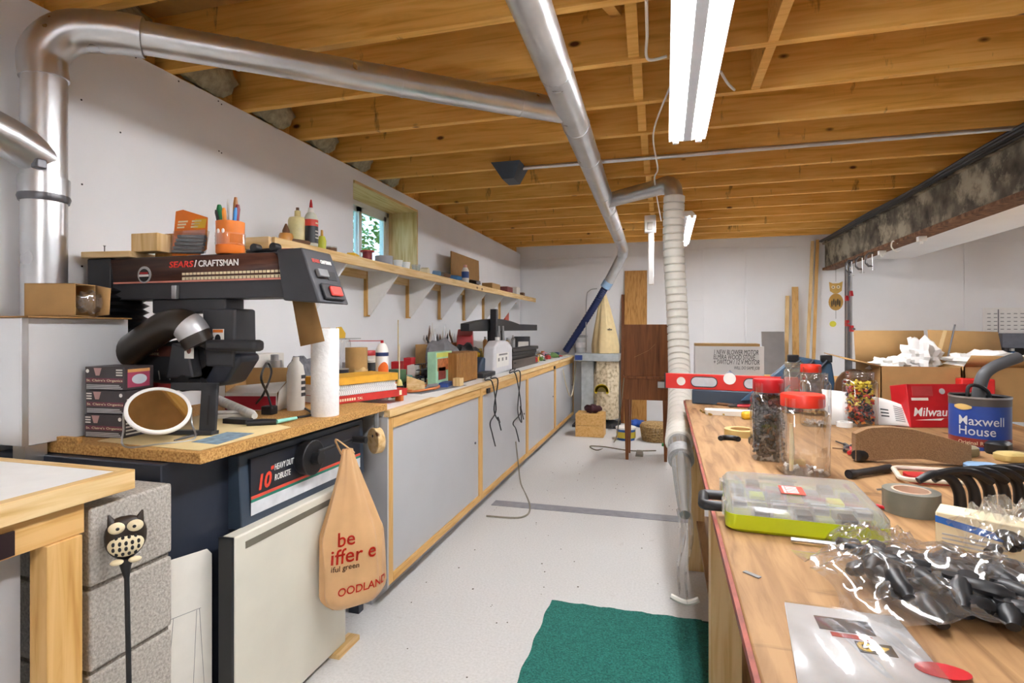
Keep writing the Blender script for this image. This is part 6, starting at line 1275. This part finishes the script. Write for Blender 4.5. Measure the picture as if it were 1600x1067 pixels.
# clear bags of black parts
from mathutils import noise as _ns
def bagmesh(cx, cy, rx, ry, h, seed, n=64):
    def fn(a, b):
        x, y = (a-.5)*2, (b-.5)*2; r = math.hypot(x, y)/1.18; k = max(0, 1-r**2.2)
        n1 = 1-abs(_ns.noise(Vector((x*1.6, y*1.6, seed)))*1.6); n2 = 1-abs(_ns.noise(Vector((x*4.2, y*4.2, seed+5)))*1.5); e = 1+.22*_ns.noise(Vector((x*1.3, y*1.3, seed+9)))
        return (cx+x*rx*e, cy+y*ry*e, BZ+.0015+h*k**.55*(.35+.45*n1+.22*n2)+.006*n2*min(1, 2*(1-max(abs(x), abs(y)))))
    return MB().sheet(fn, n, n)
def blackpart(t, x, y, z, an, L, tilt):
    m_ = T(x, y, z, an, 0, tilt); MB(m_).tube(spline([(-L, 0, 0), (-L*.3, .012, .006), (L*.4, .010, .004), (L, -.006, 0)], 5), [.008]*2+[.013]*7+[.010]*5+[.007]*2, 10, flat=.8).build('black_part', M_BLACK, t)
    MB(m_).cyl((L*.3, .01, -.010), (L*.3, .01, .014), .012, n=14).build('part_hub', M_BLACK, t)
rb = random.Random(11)
for i, (u, v, rx, ry, h, sd_, cnt, lb) in enumerate(((1490, 935, .185, .125, .066, .3, 60, 'clear bag full of black hardware, nearest the packet'), (1575, 868, .085, .07, .10, 1.7, 7, 'cloudy clear bag standing at the right edge'))):
    q = bp_(u, v); t = thing('parts_bag', lb, 'plastic bag', q, 'clear bags of parts'); bagmesh(q.x, q.y, rx, ry, h, sd_).build('bag', M_BAG, t, smooth=28)
    for k in range(cnt):
        f = rb.uniform(0, 1)**.5*.62; an = rb.uniform(0, 6.28); blackpart(t, q.x+rx*f*math.cos(an)+.01, q.y+ry*f*math.sin(an)-.004, BZ+.016+.011*(k % 3), rb.uniform(0, 3), rb.uniform(.035, .058), rb.uniform(-.15, .15))
q = bp_(1372, 868); t = thing('empty_bag', 'crumpled empty clear bag over the case corner', 'plastic bag', q, 'clear bags of parts'); bagmesh(q.x+.0, q.y+.005, .075, .05, .05, 4.0, 44).build('bag', M_BAG, t, smooth=28)
# zip packet with printed card at the bottom edge
a = bp_(1226, 945); b = bp_(1400, 968); c_ = bp_(1500, 1090); d_ = bp_(1250, 1090)
t = thing('zip_packet', 'clear zip packet with a printed white card marked 40', 'packet', a)
MB().add([(p_.x, p_.y, BZ+.003) for p_ in (d_, c_, b, a)], [(0, 1, 2, 3)]).build('card', plain('#d8d8d8', .5), t, solid=.003)
n_ = 24
MB().sheet(lambda s1, s2: (lambda p_: (p_.x, p_.y, BZ+.007+.010*abs(math.sin(9*s1+3*s2))*math.sin(PI*s1)*math.sin(PI*min(1, s2*1.2))))((d_.lerp(c_, s1)).lerp(a.lerp(b, s1), s2)), n_, n_).build('film', M_BAG, t)
ex = (b-a).normalized(); ey = Vector((-ex.y, ex.x, 0)); wa = (b-a).length
pm = basis(Vector((a.x, a.y, BZ+.005))-ey*.125+ex*.02, ex, ey)
MB(pm).bx(wa*.08, wa*.55, .06, .095, 0, .0006).build('dark_print', M_NAVY, t); MB(pm).bx(wa*.16, wa*.5, .045, .055, 0, .0007).build('red_print', M_RED, t); MB(pm).bx(wa*.33, wa*.62, .015, .040, 0, .0007).build('black_tab', M_BLACK, t)
MB(pm).text('40', .028, .035, T(wa*.58, .037, .001, rz=PI), .02).build('lettering', M_YEL, t); MB(pm).prism(disc((wa*.9, .0), .028, .016), 'z', 0, .0008).build('red_oval', M_RED, t)
q = bp_(1175, 898); one('metal_shim', MB(T(*q, rz=-.7)).bx(-.014, .014, -.004, .004, 0, .0015), M_GREY, 'small grey metal strip on the bare plywood', 'strip')
# ---------------------------------------------------------------- floor things
t = thing('floor_mat', 'dark green carpet mat on the floor by the workbench', 'mat', (-.16, 1.9, 0))
rs0 = random.Random(3)
def matz(x, y): return .010+rs0.uniform(-.0008, .0008)
o = MB().sheet(lambda a, b: (-.525+.735*a+.004*math.sin(40*b), 1.25+1.325*b-.02*(a > .93)*(b > .97)+.004*math.sin(37*a), matz(a, b)), 60, 90).build('pile', M_MAT, t)
MB().bx(-.522, .207, 1.253, 2.572, 0.0005, .009).build('backing', plain('#1a4a44', .9), t)
a = P(788, 786, Z=0); t = one('floor_tape_strip', MB().bx(-1.24, 1.4, P(900, 797, Z=0).y-.06, P(900, 797, Z=0).y+.06, .0005, .003), plain('#8e8f96', .4, var=.12, scale=20), 'grey tape strip stuck across the white floor', 'tape strip')
rs = random.Random(5)
cr = MB()
for k in range(70):
    x, y = rs.uniform(-1.2, .1), rs.uniform(1.8, 5.5); s_ = rs.uniform(.0015, .004); cr.bx(x-s_, x+s_, y-s_, y+s_*rs.uniform(.5, 1.5), .0003, .0015)
o = cr.build('floor_crumbs', plain('#5a5046', .9)); o['kind'] = 'stuff'; tag(o, 'scattered dark crumbs and wood bits on the floor', 'debris')
# ---------------------------------------------------------------- brown drop-front stand
tx0, tx1, tyf = -.40, .03, 5.57
t = thing('sewing_cabinet', 'dark brown wooden stand with raised leaf and tapered legs', 'cabinet', (-.18, 5.75, 0))
MB().bx(tx0, tx1, tyf, tyf+.36, .60, .81).build('case', M_WALNUT, t, bevel=.004); MB().bx(tx0-.012, tx1+.012, tyf-.012, tyf+.37, .81, .835).build('top_moulding', M_WALNUT, t, bevel=.004)
MB().bx(tx0, tx1+.0, tyf+.0, tyf+.024, .835, 1.345).build('raised_leaf', M_WALNUT, t, bevel=.003); MB().tube([(tx0+.10, tyf-.0008, 1.02), (tx0+.24, tyf-.0008, 1.09), (tx0+.30, tyf-.0008, 1.15)], .0012, 4).build('scratch', M_CARD, t)
for x in (tx0+.03, tx1-.03):
    for y in (tyf+.03, tyf+.33): MB().hexa([(x-.014, y-.014, 0), (x+.014, y-.014, 0), (x+.014, y+.014, 0), (x-.014, y+.014, 0)], [(x-.028, y-.028, .60), (x+.028, y-.028, .60), (x+.028, y+.028, .60), (x-.028, y+.028, .60)]).build('leg', M_WALNUT, t)
q = P(1036, 601, Y=tyf-.02)
one('foil_bracket', MB().bx(q.x-.05, q.x+.06, tyf-.045, tyf-.0135, q.z-.03, q.z+.03), M_STEEL, 'silver metal clip plate fixed to the brown stand', 'plate', bevel=.003)
# boards leaning on the back wall
def leaner(name, label, u0, u1, v0, v1, mat, ty=.2, yb=YB-.012, dz=0):
    a = P(u0, v0, Y=yb-.05); b = P(u1, v0, Y=yb-.05)
    return one(name, MB().hexa([(a.x+dz, yb-ty-.02, 0), (b.x+dz, yb-ty-.02, 0), (b.x+dz, yb-ty, 0), (a.x+dz, yb-ty, 0)], [(a.x, yb-.03, a.z), (b.x, yb-.03, a.z), (b.x, yb-.01, a.z), (a.x, yb-.01, a.z)]), mat, label, 'board', bevel=.002)
leaner('oak_board', 'tall oak board leaning on the back wall behind the stand', 976, 1011, 423, 700, M_OAK)
leaner('dark_board', 'narrow dark board beside the tall oak board', 971, 976, 460, 700, M_WALNUT)
leaner('thin_board', 'thin pine lath leaning at the beam end', 1268, 1273, 376, 600, M_PINE_Z, .12, dz=-.12)
leaner('thin_lath', 'second pale lath leaning beside the beam end', 1276, 1281, 374, 600, M_TRIM_Z, .12, dz=-.10)
leaner('leaning_plank', 'wide pine plank leaning by the whiteboard sheets', 1238, 1248, 448, 600, M_TRIM_Z, .3, dz=-.04)
leaner('short_plank', 'shorter pine plank leaning beside the wide plank', 1228, 1234, 462, 600, M_PINE_Z, .2, dz=-.06)
leaner('metal_sheet', 'upright grey metal flashing leaning by the planks', 1190, 1226, 518, 620, M_STEEL, .2, yb=YB-.30)
# handwritten sign and a box behind the bench
sy = 4.6; a = P(1086, 596, Y=sy); b = P(1194, 596, Y=sy); zt_ = P(1140, 541, Y=sy).z
bk = thing('back_table', 'far wooden table behind the workbench carrying the sign', 'table', (1.6, 4.9, 0))
MB().bx(.62, 3.4, 4.45, 5.25, .86, .90).build('top', M_TRIM_Y, bk, bevel=.003)
for x in (.68, 3.3):
    for y in (4.5, 5.2): MB().bx(x-.04, x+.04, y-.04, y+.04, 0, .86).build('leg', M_PINE_Z, bk)
t = thing('motor_carton', 'white carton with handwritten blower motor note', 'carton', ((a.x+b.x)/2, sy+.1, .90))
MB().bx(a.x, b.x, sy, sy+.2, .9005, zt_).build('body', plain('#e6e4e2', .6, var=.02), t, bevel=.002); MB().bx(a.x+.002, b.x-.03, sy+.002, sy+.2, zt_, zt_+.02).build('inner_flap', M_CARD, t)
W_ = b.x-a.x; H_ = zt_-.9
for i, (s1, w_) in enumerate((('1 NEW BLOWER MOTOR', .64), ('ELMIRA WOOD STOVE', .60), ('+ SWITCH / 12 V MOTOR', .66), ('WILL DO SAME JOB', .36))):
    MB().text(s1, .052 if i < 3 else .034, W_*w_, basis((a.x+W_*(.27 if i < 3 else .57), sy-.001, zt_-H_*(.24+.145*i)), (1, 0, .0), (0, 0, 1)), .0, .15).build('handwriting', M_BLACK, t)
# ---------------------------------------------------------------- dust collector in the back corner
q = P(918, 640, Y=7.5); dcx = q.x
t = thing('dust_collector', 'grey dust collector with cloth filter bag above a printed waste bag', 'dust collector', (P(945, 600, Y=7.5).x, 7.5, 0))
zs_ = P(930, 552, Y=7.45).z; xa, xb = P(900, 552, Y=7.45).x, P(968, 552, Y=7.45).x
MB().bx(xa, xb, 7.3, 7.7, zs_-.10, zs_).build('housing', plain('#a9b0b2', .45), t, bevel=.01); xc0, xc1 = P(909, 600, Y=7.45).x, P(928, 600, Y=7.45).x
MB().bx(xc0, xc1, 7.4, 7.6, .03, zs_-.10).build('stand_column', plain('#b4bbbc', .45), t, bevel=.006); MB().bx(xc0-.1, xb, 7.25, 7.75, 0, .03).build('base', M_DARK, t)
MB().bx(xa+.01, xc0+.03, 7.298, 7.3, zs_-.085, zs_-.02).build('maker_label', plain('#2a4488', .4), t)
cxb = P(946, 500, Y=7.5).x; zt_ = P(941, 453, Y=7.5).z
def cloth(th, f):
    r = .012+.155*min(1, (f*1.15))**.8; k = 1+.10*math.sin(4*th+2*f)+.05*math.sin(9*th); return (cxb-.03*(1-f)+r*k*math.cos(th), 7.5+r*k*math.sin(th), zt_+(zs_+.005-zt_)*f)
fb = MB().rings([[cloth(2*PI*j/40, i/16) for j in range(40)] for i in range(17)]).build('filter_bag', M_CANVAS, t)
for k in range(7): MB().bx(cxb+.005+.014*k, cxb+.014+.014*k, 7.5-.135, 7.5-.110, zs_+.31, zs_+.33+.008*(k in (0, 4))).build('illegible_print', M_DARK, t)
def sack(th, f):
    r = .15+.02*math.sin(PI*f)+.01*math.sin(5*th+7*f)+.006*math.sin(13*th); return (cxb+.01+r*math.cos(th), 7.5+r*math.sin(th), zs_-.10-(zs_-.20)*f)
MB().rings([[sack(2*PI*j/36, i/14) for j in range(36)] for i in range(15)]).build('waste_bag', speckle('printed_sack', 'd8c8a8', ('9c8a6a', 'e8dcc4'), scale=26, rough=.6, bump=.3), t)
for k in range(14):
    an = PI*k/13; c_ = (P(940, 612, Y=7.32).x, P(940, 612, Y=7.32).z); MB().prism(disc((c_[0]+.075*math.cos(an), c_[1]+.075*math.sin(an)), .018, .028), 'y', 7.318, 7.322).build('sunflower_petal', plain('#e2c41e', .6), t)
MB().prism([(c_[0]-.06, c_[1]-.0)]+[(c_[0]+.058*math.cos(PI*i/12), c_[1]+.058*math.sin(PI*i/12)) for i in range(13)], 'y', 7.314, 7.32).build('sunflower_centre', plain('#6a5a22', .7), t)
hg = [P(933, 451, Y=7.46), P(921, 454, Y=7.46), P(916, 470, Y=7.46), P(916, 548, Y=7.46)]
MB().tube(spline(hg, 5), .007, 8).build('bag_hanger_rod', M_STEEL, t)
# things on the floor at the back
a = P(899, 682, Z=0); b = P(943, 684, Z=0); hB = 36*mpp(a)
t = thing('wooden_crate', 'small honey-coloured wooden crate on the floor', 'crate', ((a.x+b.x)/2, a.y+.12, 0)); D_ = .26; W_ = b.x-a.x
for k in range(2): MB().bx(a.x, b.x, a.y, a.y+.016, .001+hB/2*k, hB/2*(k+1)-.003).build('front_plank', M_TRIM_Y, t, bevel=.002)
for x in (a.x, b.x-.016): MB().bx(x, x+.016, a.y+.016, a.y+D_, .001, hB).build('side_plank', M_TRIM_Y, t, bevel=.002)
MB().bx(a.x, b.x, a.y+D_, a.y+D_+.016, .001, hB).build('back_plank', M_TRIM_Y, t, bevel=.002); MB().bx(a.x+.016, b.x-.016, a.y+.016, a.y+D_, hB-.02, hB-.004).build('lid_plank', M_TRIM_Y, t)
one('maroon_cloth', MB().ell(((a.x+b.x)/2+.02, a.y+.15, hB+.045), (.10, .08, .05), 16, 10, fn=lambda d: 1+.2*math.sin(8*d.x+6*d.y)), plain('#3c1a24', .9, var=.3), 'maroon cloth bundled on the wooden crate', 'cloth')
q = P(1024, 693, Z=0); s_ = mpp(q); r = 24*s_; h = 30*s_; c_ = Vector((q.x, q.y+r, 0)); t = thing('wicker_basket', 'round wicker basket on the floor behind the stand', 'basket', c_)
M_WICK = speckle('wicker', 'a08050', ('6e5430', 'c0a070'), scale=70, rough=.8, bump=.8)
for k in range(9):
    z = .012+h*.72*k/8; MB().tube(circle((c_.x, c_.y, z), r*(.84+.16*k/8), 40), .009, 6, closed=True).build('wicker_strand', M_WICK, t)
for k in range(20):
    an = 2*PI*k/20; MB().tube([(c_.x+r*.85*math.cos(an), c_.y+r*.85*math.sin(an), .004), (c_.x+r*1.01*math.cos(an), c_.y+r*1.01*math.sin(an), h*.74)], .006, 5).build('wicker_stake', M_WICK, t)
MB().lathe([(r*.82, .003), (r*.82, .01)], (c_.x, c_.y, 0), 28).build('bottom', M_WICK, t); MB().lathe([(r*1.02, h*.74), (r*1.04, h*.80), (r*.9, h*.94), (r*.2, h)], (c_.x, c_.y, 0), 32).build('lid', M_WICK, t)
q = P(978, 668, Y=6.9); q = Vector((P(978, 670, Y=6.6).x, 6.6, 0)); turned('paint_pail', 'blue and yellow labelled pail with white lid behind the stand', 'pail', q, [('body', [(.10, .001), (.11, .13)], plain('#2c62b0', .5)), ('yellow_label', [(.1115, .03), (.1125, .10)], plain('#c8b43a', .5)), ('lid', [(.12, .13), (.12, .15), (.11, .155)], M_WHITE)])
q = P(985, 672, Z=0); one('blue_cloth', MB().ell((q.x+.05, q.y+.3, .045), (.12, .12, .045), 14, 10, fn=lambda d: 1+.2*math.sin(9*d.x+4*d.y)), plain('#2c5ab4', .7), 'blue plastic cloth bunched by the pail', 'cloth')
for k, (u, v) in enumerate(((952, 662), (958, 670))): q = P(u, v, Z=0); one('dark_shoe_tool', MB(T(q.x, q.y, .0, .3+k)).tube([(-.1, 0, .035), (0, .02, .035), (.1, .01, .025)], [.02, .03, .02], 10), M_DARK, ['dark hand tool on the floor beside the crate', 'second dark hand tool nearest the brown stand leg'][k], 'tool')
cable('floor_lead', [P(975, 590, Y=tyf-.03), P(968, 650, Y=tyf-.06), P(960, 690, Z=.01), P(935, 703, Z=.006), P(922, 697, Z=.006), P(945, 698, Z=.006), P(985, 704, Z=.006), P(1025, 704, Z=.006)], .006, plain('#6e6450', .6), 'brown cord looping on the floor at the brown stand')
q = P(999, 712, Z=0); one('foot_pedal', MB(T(q.x, q.y, 0)).hexa([(-.04, -.05, .0005), (.04, -.05, .0005), (.04, .06, .0005), (-.04, .06, .0005)], [(-.03, -.04, .02), (.03, -.04, .02), (.03, .05, .05), (-.03, .05, .05)]), plain('#7a7468', .6), 'grey foot pedal on the floor under the stand', 'pedal', bevel=.004)
q = P(1037, 697, Z=0); block('green_block', 'small green block on the floor by the basket', 'block', q.x-.02, q.x+.03, q.y-.02, q.y+.02, .0005, .03, M_GREEN)
# ---------------------------------------------------------------- right background
sd = YB-.45
t = thing('far_counter', 'far wooden counter along the back wall at the right', 'counter', (3.6, YB-.4, 0))
MB().bx(2.35, 5.6, YB-.62, YB-.02, .86, .90).build('top', M_TRIM_Y, t, bevel=.003); MB().bx(2.4, 5.5, YB-.58, YB-.03, 0, .86).build('base', M_MELA, t)
a = P(1536, 520, Y=YB-.02); b = P(1640, 480, Y=YB-.02)
t = thing('wall_chart', 'white printed chart pinned on the back wall', 'chart', ((a.x+b.x)/2, YB-.02, a.z))
MB().bx(a.x, b.x, YB-.024, YB-.0095, a.z, b.z).build('sheet', M_PAPER, t); MB().bx(P(1558, 500, Y=YB).x-.006, P(1558, 500, Y=YB).x+.006, YB-.026, YB-.0235, a.z, b.z-.02).build('divider', M_GREY, t)
for r_ in range(5):
    for k in range(9):
        x = a.x+.04+(b.x-a.x-.06)*k/9; z = a.z+.04+(b.z-a.z-.07)*r_/5; MB().bx(x, x+.035, YB-.0255, YB-.0235, z, z+.008).build('chart_mark', M_GREY, t)
xa = P(1563, 540, Y=7.5).x
t = thing('microwave_cabinet', 'dark grey cabinet with open front at the far right', 'cabinet', (xa+.3, 7.5, .90))
zt_ = P(1575, 521, Y=7.35).z
MB().bx(xa-.05, xa+.55, 7.36, 7.7, zt_-.16, zt_).build('upper_case', plain('#50525a', .5), t, bevel=.004); MB().bx(xa-.03, xa+.0, 7.36, 7.7, .9005, zt_-.16).build('side', M_DARK, t); MB().bx(xa, xa+.55, 7.68, 7.7, .9005, zt_-.16).build('back', M_BLACK, t); MB().bx(xa+.52, xa+.55, 7.36, 7.7, .9005, zt_-.16).build('side', M_DARK, t)
q = P(1585, 565, Y=7.45); turned('blue_bottle', 'blue bottle with white cap inside the dark cabinet', 'bottle', Vector((q.x, 7.5, .9005)), [('body', [(.05, 0), (.05, .12), (.03, .15)], plain('#2a5a88', .4)), ('cap', [(.025, .15), (.025, .18)], M_WHITE)])
for k in range(3):
    q = P(1514+16*k, 566, Y=7.5); turned('far_jar', ['first red-lidded jar on the far counter', 'middle red-lidded jar on the far counter', 'third red-lidded jar beside the dark cabinet'][k], 'jar', Vector((q.x, 7.5, .9005)), [('body', [(.048, 0), (.048, .20)], plain('#8c8a80', .4, var=.2)), ('lid', [(.05, .20), (.05, .235)], M_LIDRED)], 'jars on the far counter')
q = P(1499, 560, Y=7.45); turned('yellow_tub', 'yellow tub at the left of the far jars', 'tub', Vector((q.x, 7.45, .9005)), [('body', [(.045, 0), (.05, .18)], plain('#d8c82c', .5)), ('lid', [(.052, .18), (.052, .2)], M_WHITE)])
for k in range(4):
    q = P(1518+14*k, 570, Y=7.3); one('far_tool', MB().ell((q.x, 7.28, .955), (.044, .05, .055), 14, 10, fn=lambda d: 1+.25*math.sin(9*d.x+5*d.z)), M_DARK if k < 2 else M_LGREY, ['dark cordless tool on the far counter', 'second dark tool on the far counter', 'coil of grey cord on the far counter', 'coil of pale cord by the dark cabinet'][k], 'tool')
a = P(1463, 540, Y=3.08); a.z = BZ+.26; b = P(1492, 507, Y=3.1); one('long_rod', MB().tube([a+Vector((0, 0, -.25)), b], .004, 8), M_DSTEEL, 'dark thin rod poking up behind the cartons', 'rod')
one('stick_bundle', MB().hexa([P(1450, 590, Y=3.12), P(1460, 590, Y=3.12), P(1460, 590, Y=3.135), P(1450, 590, Y=3.135)], [P(1474, 516, Y=3.12), P(1480, 516, Y=3.12), P(1480, 516, Y=3.135), P(1474, 516, Y=3.135)]), M_PINE_Z, 'short wooden stick poking up behind the cartons', 'stick')
for o in bpy.data.objects:
    if '_o' in o: del o['_o']
